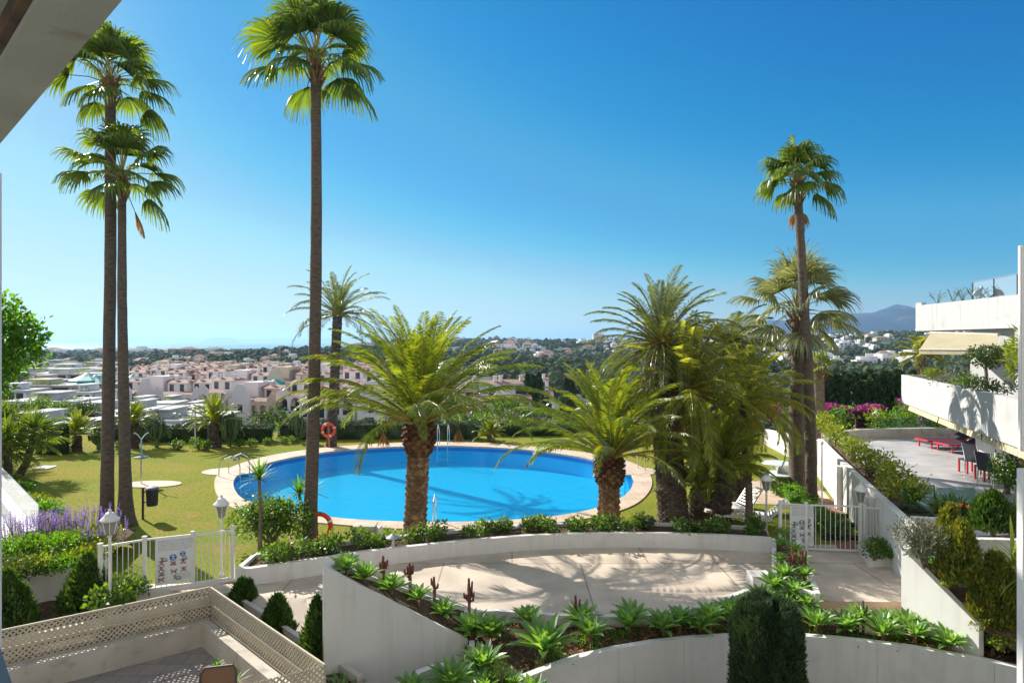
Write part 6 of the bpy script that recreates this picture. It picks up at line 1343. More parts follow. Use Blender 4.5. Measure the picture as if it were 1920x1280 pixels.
# balcony plants
for k, (x, y, r, h, lf, lab) in enumerate([(1745, 712, .5, .55, leaf_lime, 'lime bush at the left end of the lower balcony planter'), (1785, 720, .75, .6, leaf_grey, 'grey-green bush in the middle of the lower balcony planter'), (1820, 728, .6, .55, leaf_shrub, 'dark green bush left of the round tree on the lower balcony'), (1868, 738, .8, .5, leaf_dark, 'spreading dark bush right of the round tree on the lower balcony')]):
    t0 = (la + dl * ((x - 1690) / 215 * (lb - la).length * .86)) + n * .5; t0.z = 3.67; d0 = None
    yb = t0.y; best = min((abs(960 + F * (la + dl * (q * .1) + n * .5).x / (la + dl * (q * .1) + n * .5).y - x), q) for q in range(150))[1] * .1; pb = la + dl * best + n * .5; pb.z = 3.67
    shrub('balcony_shrub', pb, r, .4, h, lf, lab, 'shrub', 'balcony bushes', lobes=9, per=900, L=.1, W=.045, stems=4, up=.4)
pb = la + dl * 6.8 + n * 1.0; best = min((abs(960 + F * (la + dl * (q * .1) + n * 1.0).x / (la + dl * (q * .1) + n * 1.0).y - 1848), q) for q in range(150))[1] * .1; pb = la + dl * best + n * 1.0; pb.z = 3.0
t = thing('round_tree', 'small round-headed tree in the lower balcony planter', 'tree', pb); ctr_z = H - (668 - 640) / F * pb.y - pb.z; mb = MB(); mb.tube([(0, 0, 0), (.03, 0, ctr_z * .6), (0, 0, ctr_z)], [.07, .055, .03], 8); obj('trunk', mb, trunk_wood, t, world=False)
obj('crown', quads_to_mb(crown_leaves([(0, 0, ctr_z, .46, .46, .36), (.2, 0, ctr_z + .12, .34, .3, .26), (-.25, .1, ctr_z - .02, .32, .3, .26), (.1, -.2, ctr_z - .12, .34, .3, .24)], 2600, .09, .06, shell=.4)), leaf_dark, t, world=False)
pb = atd(1730, 702, 27.5); feather_palm('small palm seen over the lower balcony corner', (pb.x, pb.y, -.4), atd(1728, 668, 27.5), .13, 1.15, 26, leaf_olive, None, 'dwarf_palm', trunkm=trunk_wood, droop=1.6, elmin=-10, Lf=.3, wf=.05, nl=24, boots=False, scale_h=.3)
# roof plants and heron statue
for k, f_ in enumerate((.6, 1.8, 2.5, 3.2)):
    q = ua + du * f_ + nu * .6; mb = MB()
    for i in range(10): a = random.uniform(0, 6.28); mb.tube([(q.x, q.y, 6.7), (q.x + .1 * math.cos(a), q.y + .1 * math.sin(a), 7.0), (q.x + .3 * math.cos(a), q.y + .3 * math.sin(a), 7.0 + random.uniform(.15, .4))], .008, 3, False)
    quads_to_mb(crown_leaves([(q.x, q.y, 7.2, .3, .3, .2)], 250, .06, .03, shell=.1), 0, mb); tag(obj('wispy_plant', mb, leaf_dark), f'{ORD[k]} wispy dry plant from the left on the flat roof edge', 'plant', 'wispy roof plants')
q = ua + du * 3.6 + nu * .55; q.z = 6.78; t = thing('bird_statue', 'grey heron-like bird figure on the roof edge', 'statue', q); mb = MB()
ht = H + (640 - 537) / F * q.y - q.z
mb.tube([(-.2, 0, .38 * ht), (-.1, 0, .5 * ht), (.0, 0, .62 * ht), (.08, 0, .74 * ht), (.11, 0, .86 * ht), (.12, 0, .95 * ht), (.2, 0, .93 * ht)], [.03, .10, .12, .08, .04, .045, .01], 10); mb.tube([(-.05, .04, .55 * ht), (-.03, .04, .25 * ht), (-.06, .04, 0)], .02, 6); mb.tube([(-.05, -.04, .55 * ht), (.08, -.04, .3 * ht), (.06, -.04, 0)], .02, 6); mb.tube([(-.05, 0, .5 * ht), (.12, 0, .4 * ht), (.28, 0, .22 * ht)], [.08, .06, .02], 8); obj('body', mb, greyblue, t, world=False)
# ================================================================== the town below
def gy(px, D): return ((px - 960) / F * D, D)
def arch_panel(mb, x0, x1, z0, z1, y, th, ax0, ax1, spring, mi=0, n=8):
    """wall panel x0..x1, z0..z1 at depth y with an arched opening ax0..ax1"""
    cx = (ax0 + ax1) / 2; r = (ax1 - ax0) / 2; rz = min(r, z1 - spring - .15)
    mb.box((x0, y, z0), (ax0, y + th, z1), mi); mb.box((ax1, y, z0), (x1, y + th, z1), mi)
    A = [(cx - r * math.cos(PI * k / n), spring + rz * math.sin(PI * k / n)) for k in range(n + 1)]
    for (xa, za), (xb, zb_) in zip(A, A[1:]): mb.add([(xa, y, za), (xb, y, zb_), (xb, y, z1), (xa, y, z1), (xa, y + th, za), (xb, y + th, zb_), (xb, y + th, z1), (xa, y + th, z1)], [(0, 1, 2, 3), (7, 6, 5, 4), (0, 4, 5, 1)], mi)
def townhouse(kind, wallm):
    t = thing('townhouse', 'x', 'house'); w = 6.4; D = 9
    mb = MB(); mb.box((0, 1.3, 0), (w, D, 6.3)); mb.box((.4, 4.2, 6.3), (w - .4, D, 8.8)) if kind != 2 else None
    if kind == 2: mb.box((1.2, 3.4, 6.3), (w - 1.2, D, 10.0))
    obj('wall', mb, wallm, t, world=False)
    mb = MB()
    bays = [(0, 3.2), (3.2, 6.4)] if kind != 1 else [(0, 2.1), (2.1, 4.3), (4.3, 6.4)]
    for z in (0, 3.1):
        for a, b in bays: arch_panel(mb, a, b, z, z + 3.1, 0, .3, a + .38, b - .38, z + 1.75)
    for a, b in bays[:1] if kind == 0 else bays[-1:]:   # gable
        mb.add([(a, 0, 6.2), (b, 0, 6.2), (b, 0, 6.9), ((a + b) / 2, 0, 8.3), (a, 0, 6.9), (a, .3, 6.2), (b, .3, 6.2), (b, .3, 6.9), ((a + b) / 2, .3, 8.3), (a, .3, 6.9)], [(0, 1, 2, 3, 4), (9, 8, 7, 6, 5), (1, 6, 7, 2), (2, 7, 8, 3), (3, 8, 9, 4), (4, 9, 5, 0)])
    if kind == 2:
        mb = MB(); mb.box((0, 0, 0), (w, .5, 6.6)); mb.add([(1.0, 0, 6.6), (5.4, 0, 6.6), (5.4, 0, 7.6), (4.6, 0, 8.6), (3.9, 0, 9.8), (2.5, 0, 9.8), (1.8, 0, 8.6), (1.0, 0, 7.6), (1.0, .5, 6.6), (5.4, .5, 6.6), (5.4, .5, 7.6), (4.6, .5, 8.6), (3.9, .5, 9.8), (2.5, .5, 9.8), (1.8, .5, 8.6), (1.0, .5, 7.6)], [(0, 1, 2, 3, 4, 5, 6, 7), (15, 14, 13, 12, 11, 10, 9, 8)] + [(i, i + 8, (i + 1) % 8 + 8, (i + 1) % 8) for i in range(1, 8)])
    obj('facade', mb, wallm if kind != 0 else pale_wall, t, world=False)
    if kind != 2:
        mb = MB()
        for z in (.15, 3.25):
            for a, b in bays: mb.box((a + .38, .12, z + .0), (b - .38, .16, z + .9))
        obj('railing', mb, win_m, t, world=False)
        for z in (0, 3.1):
            for a, b in bays: mb = MB(); mb.box((a + .7, 1.26, z + .1), (b - .7, 1.297, z + 2.4)); obj('window', mb, win_m, t, world=False)
    else:
        for z in (.6, 3.4): mb = MB(); mb.box((2.6, -.03, z), (3.8, -.003, z + 1.9)); obj('window', mb, win_m, t, world=False)
    mb = MB(); mb.add([(-.05, .3, 6.32), (w + .05, .3, 6.32), (w + .05, 1.9, 6.95), (-.05, 1.9, 6.95), (-.05, .3, 6.2), (w + .05, .3, 6.2)], [(0, 1, 2, 3), (4, 5, 1, 0)])
    mb.add([(.1, 4.0, 8.8), (w - .1, 4.0, 8.8), (w - .1, 6.6, 9.45), (.1, 6.6, 9.45), (.1, D + .2, 8.8), (w - .1, D + .2, 8.8)], [(0, 1, 2, 3), (3, 2, 5, 4), (0, 3, 4), (1, 5, 2)]); obj('roof', mb, roof_m, t, world=False)
    for cx in (1.2, 4.9): mb = MB(); mb.box((cx, 5.5, 9.0), (cx + .6, 6.1, 10.1)); mb.box((cx - .1, 5.4, 10.1), (cx + .7, 6.2, 10.25)); obj('chimney', mb, wallm, t, world=False)
    for xw in (1.0, 4.0):
        if kind != 2: mb = MB(); mb.box((xw, 4.16, 6.9), (xw + 1.2, 4.197, 8.5)); obj('window', mb, win_m, t, world=False)
    return t
TH = [townhouse(0, pale_wall), townhouse(1, pale_wall), townhouse(2, pale_wall), townhouse(0, peach), townhouse(1, peach), townhouse(2, sand_wall)]
thu = [False] * 6
def place(protos, used, k, loc, rz, sc, lab, grp):
    if used[k]: o = copy_tree(protos[k])
    else: o = protos[k]; used[k] = True
    o.location = loc; o.rotation_euler = (0, 0, rz); o.scale = sc; o['label'] = lab; o['group'] = grp
    return o
rows = [  # px start, px end, depth start, depth end, base drop, pattern
    (205, 742, 150, 128, -13.6, [1, 2, 0, 1, 0, 2, 4, 0, 3, 0, 2, 0, 4]), (215, 735, 176, 158, -12.4, [0, 1, 0, 3, 1, 2, 0, 5, 4, 1, 0]),
    (225, 730, 205, 190, -12.4, [4, 0, 2, 1, 3, 5, 0, 1]), (240, 720, 238, 228, -13.4, [3, 5, 4, 3, 0]), (300, 700, 280, 270, -14.0, [5, 4, 3, 5])]
for r, (xa, xb, da, db, zb_, pat) in enumerate(rows):
    a = Vector((*gy(xa, da), 0)); b = Vector((*gy(xb, db), 0)); L = (b - a).length; u = (b - a) / L; k = 0; s = 0
    while s < L:
        kk = pat[k % len(pat)]; sc = 1.0; p = a + u * s; zz = zb_ + (.7 if k % 3 == 1 else 0) + random.uniform(-.5, .5)
        place(TH, thu, kk, (p.x + random.uniform(-.3, .3), p.y + (k % 2) * 1.4, zz), math.atan2(u.y, u.x), (1, 1, 1), f'{ORD[min(k, 19)]} townhouse from the left in the {["nearest", "second", "third", "fourth", "farthest"][r]} row of the arcaded estate', 'arcaded townhouses with tiled roofs')
        s += 6.4 * sc + (.8 if k % 5 == 4 else 0); k += 1
        if k > 19: break
# right-hand block behind the big palm
for k, (x, D, kk, z) in enumerate([(850, 120, 4, -14), (895, 122, 1, -13), (948, 125, 0, -13.0), (1000, 150, 0, -14)]): place(TH, thu, kk, (*gy(x - 20, D), z), .12, (1.15, 1, 1.1), f'{ORD[k]} townhouse from the left seen under the big feather palm crown', 'townhouses right of the big palm')
# turquoise canopies and white tents on the roofs
for k, (x, y, D, m, s) in enumerate(sorted([(165, 702, 118, green_roof, 3.2), (250, 702, 165, green_roof, 2.6), (313, 706, 185, green_roof, 2.6), (330, 712, 185, green_roof, 2.4), (325, 703, 190, metal_w, 1.8), (400, 712, 175, green_roof, 3.0), (396, 718, 170, blue_m, 3.0), (434, 712, 175, green_roof, 2.8), (372, 690, 260, metal_w, 3.4), (408, 690, 260, metal_w, 3.4), (515, 712, 165, green_roof, 3.2), (535, 716, 165, green_roof, 3.0), (180, 706, 118, green_roof, 3.0)], key=lambda q: q[0])):
    p = atd(x, y + 4, D); t = thing('roof_parasol', f'{ORD[k]} canopy from the left on the town roof terraces, {"white" if m is metal_w else "blue" if m is blue_m else "turquoise"}', 'canopy', (p.x, p.y, p.z - 2.4), 'canopies on the roof terraces'); mb = MB(); mb.lathe((p.x, p.y, p.z), [(s, -.9), (s * .98, -.6), (s * .45, .1), (.05, .8)], 8); obj('canopy', mb, m, t); mb = MB(); mb.tube([(p.x, p.y, p.z - 2.4), (p.x, p.y, p.z)], .08, 5); obj('pole', mb, metal_w, t)
# modern white terraced blocks at left
grey_roof = M('roof_grey', (.46, .46, .46), (.30, .31, .31), scale=.25, rough=.9)
grey_white = M('grey_white', (.52, .51, .50), (.42, .42, .41), scale=.2, rough=.9)
def modern(x, y, D, wpx, lab, floors=2, dep=12, rz=0.0, wall=None, sink=9, roof=None, plants=True, bays=None):
    """front top-left corner at photo pixel (x, y), depth D"""
    p = atd(x, y, D); W_ = wpx / F * D; t = thing('modern_house', lab, 'building', (p.x, p.y, p.z - sink), 'white flat-roofed blocks', rz); z = sink; wall = wall or random.choice([far_white, grey_white, grey_white])
    for f in range(floors):
        z0 = z - 3.2; fr = 1.6 * f * .5
        mb = MB(); mb.box((-.2, -fr - .2, z - .3), (W_ + .2, dep, z)); obj('roof_slab', mb, grey_roof, t, world=False); mb = MB(); mb.box((0, -fr - 1.6, z0), (W_, -fr - 1.4, z0 + .7)); mb.box((0, -fr - 1.4, z0 - .25), (W_, 1.2 - fr, z0 + .02)); obj('parapet', mb, wall, t, world=False)
        mb = MB(); nb = max(2, int(W_ / 4)); 
        mb.box((0.3, 1.2 - fr, z0 + .02), (W_ - .3, dep - .2, z - .35)); obj('wall', mb, wall, t, world=False)
        for b in range(nb):
            xa = .5 + b * (W_ - 1) / nb + random.uniform(0, .4); xb = xa + (W_ - 1) / nb * random.uniform(.7, .95)
            mb = MB(); mb.box((xa, 1.12 - fr, z0 + .15), (min(xb, W_ - .4), 1.197 - fr, z - .6)); obj('window', mb, win_m, t, world=False)
        mb = MB()
        for b in range(nb + 1): xx = .1 + b * (W_ - .6) / nb; mb.box((xx, -fr + .05, z0 + .02), (xx + .3, -fr + .35, z - .35)) if b % 2 == 0 else None
        obj('pillar', mb, wall, t, world=False) if mb.v else None
        z -= 3.2
    mb = MB(); mb.box((0, .5, 0), (W_, dep, z)); obj('base', mb, wall, t, world=False)
    mb = MB(); rb = W_ * .3; q0 = W_ * random.uniform(.05, .5); mb.box((q0, 2.2, sink), (q0 + rb, dep - 1, sink + .9)); mb.box((q0 - .3, 1.6, sink + .9), (q0 + rb + .3, dep - .8, sink + 1.05)); obj('roof_room', mb, wall, t, world=False)
    if plants:
        bl = [(random.uniform(.05, .95) * W_, random.uniform(.3, 2), sink + .25, random.uniform(.6, 1.5), .6, random.uniform(.4, .9)) for _ in range(max(1, int(W_ / 3)))]
        obj('roof_plants', quads_to_mb(crown_leaves(bl, 110, .28, .16)), leaf_lime if random.random() < .4 else leaf_shrub, t, world=False)['kind'] = 'stuff'
    return t
MODS = [(0, 798, 62, 100, 'nearest long white block at far left behind the hedge', 2, .0), (95, 812, 60, 170, 'long low white block between the square shrub and the palm trunks', 2, -.05), (0, 752, 88, 140, 'white flat-roofed block at the left edge, second tier', 2, 0), (120, 772, 84, 110, 'white block with lime roof garden left of the trunks', 2, 0.03),
        (10, 722, 125, 120, 'pale flat block under the leafy tree, third tier', 2, 0), (130, 722, 118, 60, 'grey stone-clad block beside the palm trunks', 3, 0), (60, 700, 150, 130, 'white flat block far left, fourth tier', 2, 0), (60, 690, 180, 120, 'white flat block far left, fifth tier', 2, 0), (215, 772, 90, 130, 'white block with long curved roof line right of the trunks', 1, .05), (315, 782, 78, 90, 'white rounded house with tall glazing before the cactus', 2, 0.02),
        (265, 788, 70, 75, 'white house with parasol roof right of the trunks', 1, 0), (150, 700, 160, 55, 'white block with turquoise canopies by the trunks', 2, 0), (0, 684, 230, 90, 'distant white block under the leafy tree', 2, 0), (100, 684, 260, 110, 'distant pale block left of the trunks', 2, 0)]
for (x, y, D, wp, lab, fl_, rz) in MODS: modern(x, y, D, wp, lab, fl_, 7, rz, stone_m if 'stone' in lab else (sand_wall if 'pale' in lab else None))
grp_lab = 'one of the small flat-roofed white blocks crowded together at far left of the town'
for D, y, xs in ((104, 736, (-10, 120)), (138, 712, (45, 150)), (170, 700, (20, 110)), (205, 690, (70, 160)), (250, 682, (80, 180)), (300, 676, (70, 150))):
    for x in xs: modern(x + random.uniform(-6, 6), y + random.uniform(-4, 4), D + random.uniform(-6, 6), random.uniform(45, 75), grp_lab, 2, 6, random.uniform(-.15, .15))
grp_lab2 = 'one of the low white blocks between the palm trunks and the candelabra cactus'
for D, y, xs in ((84, 768, (250, 335)), (104, 756, (222, 285)), (72, 790, (240, 350))):
    for x in xs: modern(x + random.uniform(-6, 6), y + random.uniform(-3, 3), D + random.uniform(-4, 4), random.uniform(28, 48), grp_lab2, 2, 6, random.uniform(-.15, .15))
# far tower blocks
def tower(x, ytop, D, wpx, lab, n=1, m=None):
    p = atd(x, ytop, D); W_ = wpx / F * D; hgt = max(12, p.z - terr(p.x, D)); t = thing('tower_block', lab, 'building', (p.x, p.y, p.z - hgt)); mb = MB(); mb.box((-W_ / 2, 0, 0), (W_ / 2, 14, hgt)); mb.box((-W_ * .2, 4, hgt), (W_ * .15, 10, hgt + 3)); obj('wall', mb, m or stone_m, t, world=False)
    mb = MB(); nf = int(hgt / 4)
    for f in range(nf): mb.box((-W_ * .46, -.3, f * 4 + 1.4), (W_ * .46, -.05, f * 4 + 3))
    obj('window_bands', mb, win_m, t, world=False)
tw_m = M('tower_grey', (.28, .25, .26), rough=.9)
tower(921, 634, 1500, 10, 'left half of the grey twin tower on the skyline', m=tw_m); tower(931, 631, 1500, 11, 'right half of the grey twin tower on the skyline', m=tw_m); tower(984, 638, 1500, 20, 'low grey block right of the twin tower on the skyline', m=tw_m); tower(1001, 641, 1550, 16, 'lowest grey block right of the twin tower', m=tw_m)
tower(1123, 626, 1700, 21, 'pale block on the skyline left of the dark feather palm', m=pale_wall)
for k, (x, y, D, w_) in enumerate([(345, 654, 1100, 60), (460, 653, 1200, 55), (510, 655, 1200, 40)]):
    p = atd(x, y, D); W_ = w_ / F * D; t = thing('long_building', ['long low reddish building on the ridge left of centre', 'long pale building on the ridge behind the slim date palm', 'shorter pale building at the right end of the ridge'][k], 'building', (p.x, p.y, p.z - 8)); mb = MB(); mb.box((-W_ / 2, 0, 0), (W_ / 2, 14, 8)); obj('wall', mb, [terracotta, far_white, far_white][k], t, world=False); mb = MB()
    for q in range(10): mb.box((-W_ * .47 + q * W_ * .095, -.3, 2), (-W_ * .47 + q * W_ * .095 + W_ * .05, -.05, 6))
    obj('windows', mb, win_m, t, world=False)

# small far houses (copies of four one-mesh houses)
def far_house(kind):
    mb = MB(); w_, d_, h_ = (11, 9, 5.5) if kind % 2 == 0 else (8, 8, 7)
    mb.box((-w_ / 2, 0, -3), (w_ / 2, d_, h_)); mb.box((w_ / 2, 1.5, -3), (w_ / 2 + 5, d_ - 1, h_ * .55))
    if kind < 2: mb.add([(-w_ / 2 - .4, -.4, h_), (w_ / 2 + .4, -.4, h_), (w_ / 2 + .4, d_ + .4, h_), (-w_ / 2 - .4, d_ + .4, h_), (-w_ * .2, d_ / 2, h_ + 2.2), (w_ * .2, d_ / 2, h_ + 2.2)], [(0, 1, 5, 4), (1, 2, 5), (2, 3, 4, 5), (3, 0, 4)], 1)
    else: mb.box((-w_ / 4, 2, h_), (w_ / 4, d_ - 1, h_ + 2.2)); mb.box((-w_ / 2 - .15, -.15, h_), (w_ / 2 + .15, .1, h_ + .5))
    for q in range(3):
        for z in (.6, 3.3): mb.box((-w_ / 2 + 1 + q * (w_ - 2) / 3, -.12, z), (-w_ / 2 + 1 + q * (w_ - 2) / 3 + 1.7, -.02, z + 1.6), 2)
    return mb
FH = []; fhu = [False] * 6
for k in range(6):
    o = obj('hillside_house', far_house(k % 4), [[far_white, pale_wall, far_white, far_white, peach, sand_wall][k], roof_m, win_m], world=True, origin=(0, 0, 0)); tag(o, 'x', 'house'); FH.append(o)
def scatter(n, x0, x1, D0, D1, kinds, lab, grp, ztop=None, sc=(1, 1.5), clump=None, wide=1.0):
    out = 0
    while out < n:
        x = random.uniform(x0, x1); D = D0 * (D1 / D0) ** random.random()
        if clump and n1(x * 3, D * clump, 100) < 0: continue
        X, Y = gy(x, D); z = terr(X, Y); py = 640 + (H - z) * F / D; k = random.choice(kinds); s = random.uniform(*sc); place(FH, fhu, k, (X, Y, z), random.uniform(-.5, .5), (s * wide, s, s), lab, grp); out += 1
W_ = [0, 1, 2, 3, 2, 3]
scatter(76, 1440, 1760, 480, 1500, W_, 'one of the small white houses among trees on the hillside at right', 'small white houses on the right hillside', sc=(1, 1.7), clump=.5)
scatter(44, 1300, 1760, 1500, 3300, W_, 'one of the tiny far white houses below the blue mountain', 'tiny white houses below the mountain', sc=(1.4, 2.6), wide=1.3)
scatter(34, 930, 1250, 500, 1500, [0, 1, 2, 4], 'one of the small pale houses in the green valley between the two palm groups', 'small houses in the valley centre', sc=(1.0, 1.8), clump=.4)
scatter(30, 720, 1200, 1500, 2800, W_, 'one of the tiny houses on the skyline hill in the middle', 'tiny houses on the middle skyline', sc=(1.3, 2.2))
scatter(32, 70, 560, 420, 760, [3, 1, 3, 2, 5, 2], 'one of the small houses beyond the white and peach estates at left', 'small houses beyond the estates', sc=(.8, 1.1))
scatter(46, 60, 420, 1400, 3600, [3, 2, 5, 4], 'one of the tiny pale blocks of the coastal town below the sea horizon', 'tiny blocks of the coastal town', sc=(1.4, 2.6), wide=2.0)
scatter(20, 420, 740, 900, 2400, [3, 2, 5, 4], 'one of the tiny pale houses along the wooded skyline left of centre', 'tiny houses along the left skyline', sc=(1.2, 2.0), wide=1.5)

def far_town(name, n, x0, x1, D0, D1, s0, s1, lab):
    mb = MB(); src = [far_house(k) for k in range(4)]
    for i in range(n):
        x = random.uniform(x0, x1); D = D0 * (D1 / D0) ** random.random(); X, Y = gy(x, D)
        if n1(X, Y, D * .12) < random.uniform(-.6, .5): continue
        z = terr(X, Y); s = random.uniform(s0, s1); wd_ = random.uniform(.8, 1.8); h = src[random.randrange(4)]; o = len(mb.v)
        mb.v.extend([(X + a * s * wd_, Y + b * s, z + c * s * .9) for a, b, c in h.v]); mb.f.extend([tuple(q + o for q in f) for f in h.f]); k = 3 if random.random() < .3 else 0; mb.m.extend([k if q == 0 else q for q in h.m])
    tag(obj(name, mb, [far_white, roof_m, win_m, sand_wall]), lab, 'town', kind='stuff')
far_town('far_town', 700, 1280, 1960, 1300, 3300, .9, 2.0, 'mass of tiny white houses below the mountains')
far_town('hill_town', 520, 640, 1300, 1300, 3000, .9, 2.0, 'mass of tiny pale houses along the middle skyline')
far_town('coast_town', 620, 20, 640, 1200, 3400, .9, 2.2, 'mass of tiny pale houses of the coastal town')
# ------------------------------------------------------------------ trees of the valley
def leaf_tree(kind, h, r, leafm, per, L):
    t = thing(kind, 'x', 'tree'); bl = []
    for i in range(9):
        a = i * 2.4; q = r * .55 * math.sqrt(i / 9); bl.append((q * math.cos(a), q * math.sin(a), h * random.uniform(.45, .82), r * random.uniform(.4, .6), r * random.uniform(.4, .6), h * random.uniform(.16, .26)))
    obj('crown', quads_to_mb(crown_leaves(bl, per, L, L * .6, shell=.5)), leafm, t, world=False)
    mb = MB(); mb.tube([(0, 0, -1.5), (0, 0, h * .4), (.1, 0, h * .7)], [r * .09, r * .06, .02], 6)
    for b in bl[:6]: mb.tube([(0, 0, h * .3), (b[0] * .6, b[1] * .6, b[2] * .8), (b[0], b[1], b[2])], [r * .04, r * .03, .01], 4)
    obj('trunk', mb, trunk_wood, t, world=False); return t
def cypress(h, r, leafm, n=2600):
    t = thing('cypress', 'x', 'tree'); z = rng.random(n); a = rng.random(n) * 6.28; rad = r * (1 - z) ** .55 * np.minimum(1, .4 + 3 * z) * (.75 + .3 * rng.random(n)) * (1 + .15 * np.sin(a * 5 + z * 14))
    C = np.stack([rad * np.cos(a), rad * np.sin(a), z * h], 1); D = np.stack([np.cos(a) * .4, np.sin(a) * .4, np.ones(n)], 1) + rng.normal(size=(n, 3)) * .3; D /= np.linalg.norm(D, axis=1, keepdims=True)
    obj('crown', quads_to_mb(leaves(C, D, .45, .16)), leafm, t, world=False); mb = MB(); mb.tube([(0, 0, -1), (0, 0, h * .9)], [r * .2, .03], 6); obj('trunk', mb, trunk_wood, t, world=False); return t
TR = [leaf_tree('broad_tree', 5.5, 3.0, leaf_dark, 70, .42), leaf_tree('broad_tree', 4.5, 2.8, leaf_shrub, 70, .40), leaf_tree('broad_tree', 4.2, 2.6, leaf_grey, 70, .38), leaf_tree('broad_tree', 4.0, 2.4, leaf_bright, 70, .38), cypress(9, 1.2, leaf_yew)]
tru = [False] * 5
near = [  # px, py of crown top, depth, kind, scale
    (470, 790, 44, 2, .8), (500, 800, 42, 3, .7), (530, 782, 48, 1, .9), (455, 800, 50, 1, .8), (648, 782, 46, 2, .9), (670, 790, 44, 1, .8), (700, 795, 42, 2, .7), (725, 780, 48, 3, .7), (745, 770, 52, 2, .9), (512, 745, 75, 0, 1.2), (640, 765, 60, 0, 1.0),
    (830, 785, 50, 1, .8), (852, 765, 60, 0, .9), (885, 752, 68, 0, 1.3), (905, 770, 55, 3, .7), (940, 775, 55, 2, .9), (965, 785, 48, 1, .8), (985, 765, 56, 0, 1.1), (1010, 790, 46, 2, .8), (920, 790, 46, 2, .7), (1030, 760, 65, 0, 1.2), (1000, 745, 85, 0, 1.4), (950, 745, 90, 1, 1.3),
    (1060, 770, 60, 0, 1.2), (1100, 770, 60, 0, 1.2), (1200, 770, 60, 0, 1.3), (1150, 780, 52, 1, 1.0), (990, 702, 130, 4, 1.5), (1000, 705, 132, 4, 1.4), (1010, 700, 135, 4, 1.5), (1062, 712, 120, 4, 1.5), (1072, 716, 122, 4, 1.3),
    (25, 790, 50, 0, .9), (110, 800, 46, 1, .7), (150, 800, 47, 3, .6), (210, 800, 48, 2, .7), (75, 745, 85, 1, .8), (155, 745, 84, 0, .7), (40, 745, 95, 0, .8), (110, 752, 80, 1, .7), (250, 765, 92, 0, .8), (215, 748, 105, 1, .8), (310, 770, 88, 1, .7), (345, 778, 80, 3, .7), (390, 790, 70, 0, .8), (280, 742, 130, 0, 1), (60, 690, 200, 0, 1.3), (110, 688, 210, 0, 1.3), (300, 682, 300, 0, 1.6), (480, 685, 300, 0, 1.5), (270, 686, 290, 1, 1.5), (630, 700, 240, 0, 1.4), (665, 740, 140, 0, 1.1)]
labs = ['dark broad tree', 'green broad tree', 'grey-green broad tree', 'light green tree', 'dark narrow cypress']
cnt = {}
for k, (x, y, D, kk, s) in enumerate(sorted(near)):
    cnt[kk] = cnt.get(kk, -1) + 1
    s *= .85 if 430 < x < 760 else 1; hh = [5.3, 4.3, 4.0, 3.8, 9][kk] * s; p = atd(x, y + (10 if 430 < x < 760 else 0), D); place(TR, tru, kk, (p.x, p.y, p.z - hh), random.uniform(0, 6), (s, s, s), f'{labs[kk]} on the slope beyond the hedge, {ORD[cnt[kk]]} of its kind from the left', 'trees on the slope below the hedge')
# dark cypress row at right
for k in range(26):
    x = 1525 + k * 7.6; D = 62 + (k % 3) * 3; top = 705 + 6 * math.sin(k * 1.7) + (5 if k % 4 == 0 else 0) + random.uniform(-4, 5); p = atd(x, top, D); s = 1.0
    place(TR, tru, 4, (p.x, p.y, p.z - 9), k, (1.25, 1.25, 1), f'{ORD[k if k < 13 else 25 - k]} dark cypress from the {"left" if k < 13 else "right"} end of the row behind the bougainvillea', 'cypress row behind the bougainvillea')
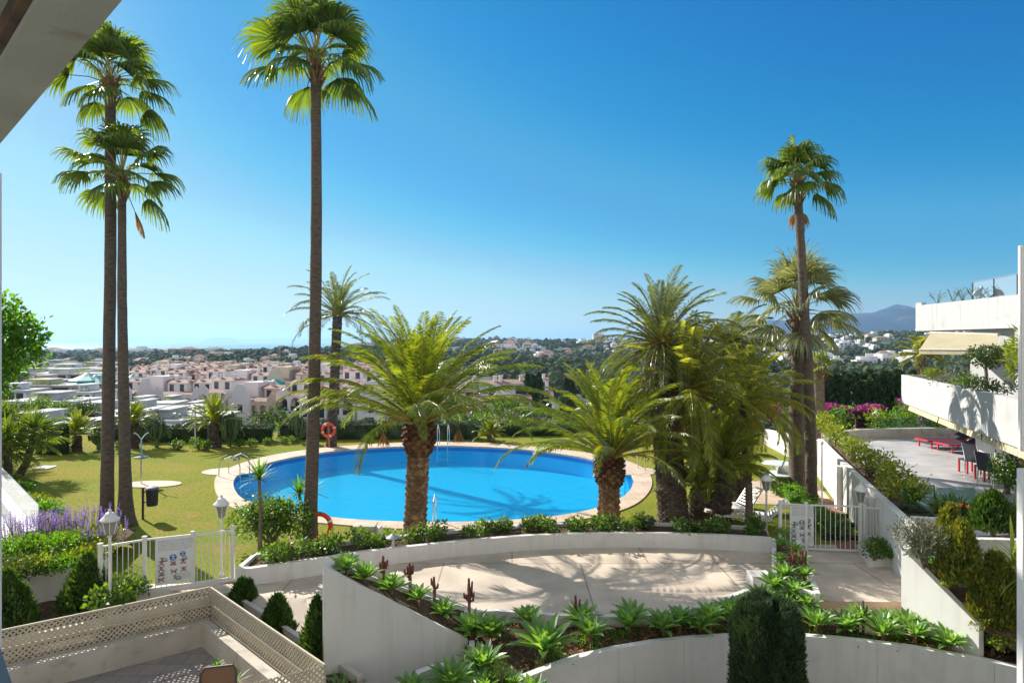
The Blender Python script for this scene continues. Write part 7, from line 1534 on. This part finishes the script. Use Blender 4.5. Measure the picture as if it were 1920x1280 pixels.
# woods: one object of many small crowns
def ico():
    import bmesh
    bm = bmesh.new(); bmesh.ops.create_icosphere(bm, subdivisions=2, radius=1); v = np.array([x.co[:] for x in bm.verts]); f = [tuple(q.index for q in x.verts) for x in bm.faces]; bm.free(); return v, f
IV, IF = ico()
def woods(name, spots, m, lab, per=0, q=.9):
    mb = MB()
    if per:
        for (x, y, z, r, h) in spots:
            quads_to_mb(crown_leaves([(x, y, z + h * .75, r, r, h)], per / (r * r), q, q * .7, shell=.6), 0, mb)
    for (x, y, z, r, h) in spots:
        k = .8 if per else 1
        d = IV * (1 + rng.uniform(-.32, .30, (len(IV), 1))); p = d * np.array([r * k, r * k, h * k]) + np.array([x, y, z + h * .72]); o = len(mb.v); mb.v.extend(map(tuple, p)); mb.f.extend([(a + o, b + o, c_ + o) for a, b, c_ in IF]); mb.m.extend([0] * len(IF))
    o = obj(name, mb, m); tag(o, lab, 'woodland', kind='stuff')
wood_m = M('woodland', (.05, .075, .03), (.03, .05, .02), scale=.08, rough=1, coords='W', island=.6, stain=((.12, .12, .05), .03, .55, .7)); 
def spots(n, x0, x1, D0, D1, r, dens=None, hs_=1.0):
    out = []
    while len(out) < n:
        x = random.uniform(x0, x1); D = D0 * (D1 / D0) ** random.random(); X, Y = gy(x, D)
        if dens is not None and n1(X, Y, dens) < random.uniform(-.5, .3): continue
        s = r * random.uniform(.5, 1.4) * (D / D0) ** .25; out.append((X, Y, terr(X, Y), s, s * random.uniform(.6, 1.1) * hs_))
    return out
woods('valley_wood', spots(1700, 930, 1960, 80, 420, 2.3, 60), wood_m, 'green wooded valley floor behind the palms on the right', 170, .55)
woods('hill_wood', spots(4200, 640, 1960, 420, 1500, 3.6, None), wood_m, 'tree-covered middle slopes from the centre to the right', 60, 1.2)
woods('far_wood', spots(4200, 640, 1960, 1500, 3400, 5.5, None), wood_m, 'far tree-covered hills along the skyline, centre to right')
woods('ridge_wood', spots(2000, 200, 780, 430, 1150, 3.8, 260), wood_m, 'dark wooded ridge behind the townhouses', 50, 1.2)
woods('coast_wood', spots(3200, 20, 640, 800, 3600, 5, 300), wood_m, 'dark tree belts before the coastal town at left')
woods('estate_garden', spots(560, 0, 760, 60, 420, 1.5, 20) + spots(760, 0, 340, 60, 330, 1.5, None), wood_m, 'garden greenery between the white houses at left', 130, .4)
# leftovers: any source object never placed
for protos, used in ((TH, thu), (FH, fhu), (TR, tru), (agm, agused), (proto, pused)):
    for o, u in zip(protos, used):
        if not u:
            for c_ in list(o.children_recursive): bpy.data.objects.remove(c_)
            bpy.data.objects.remove(o)
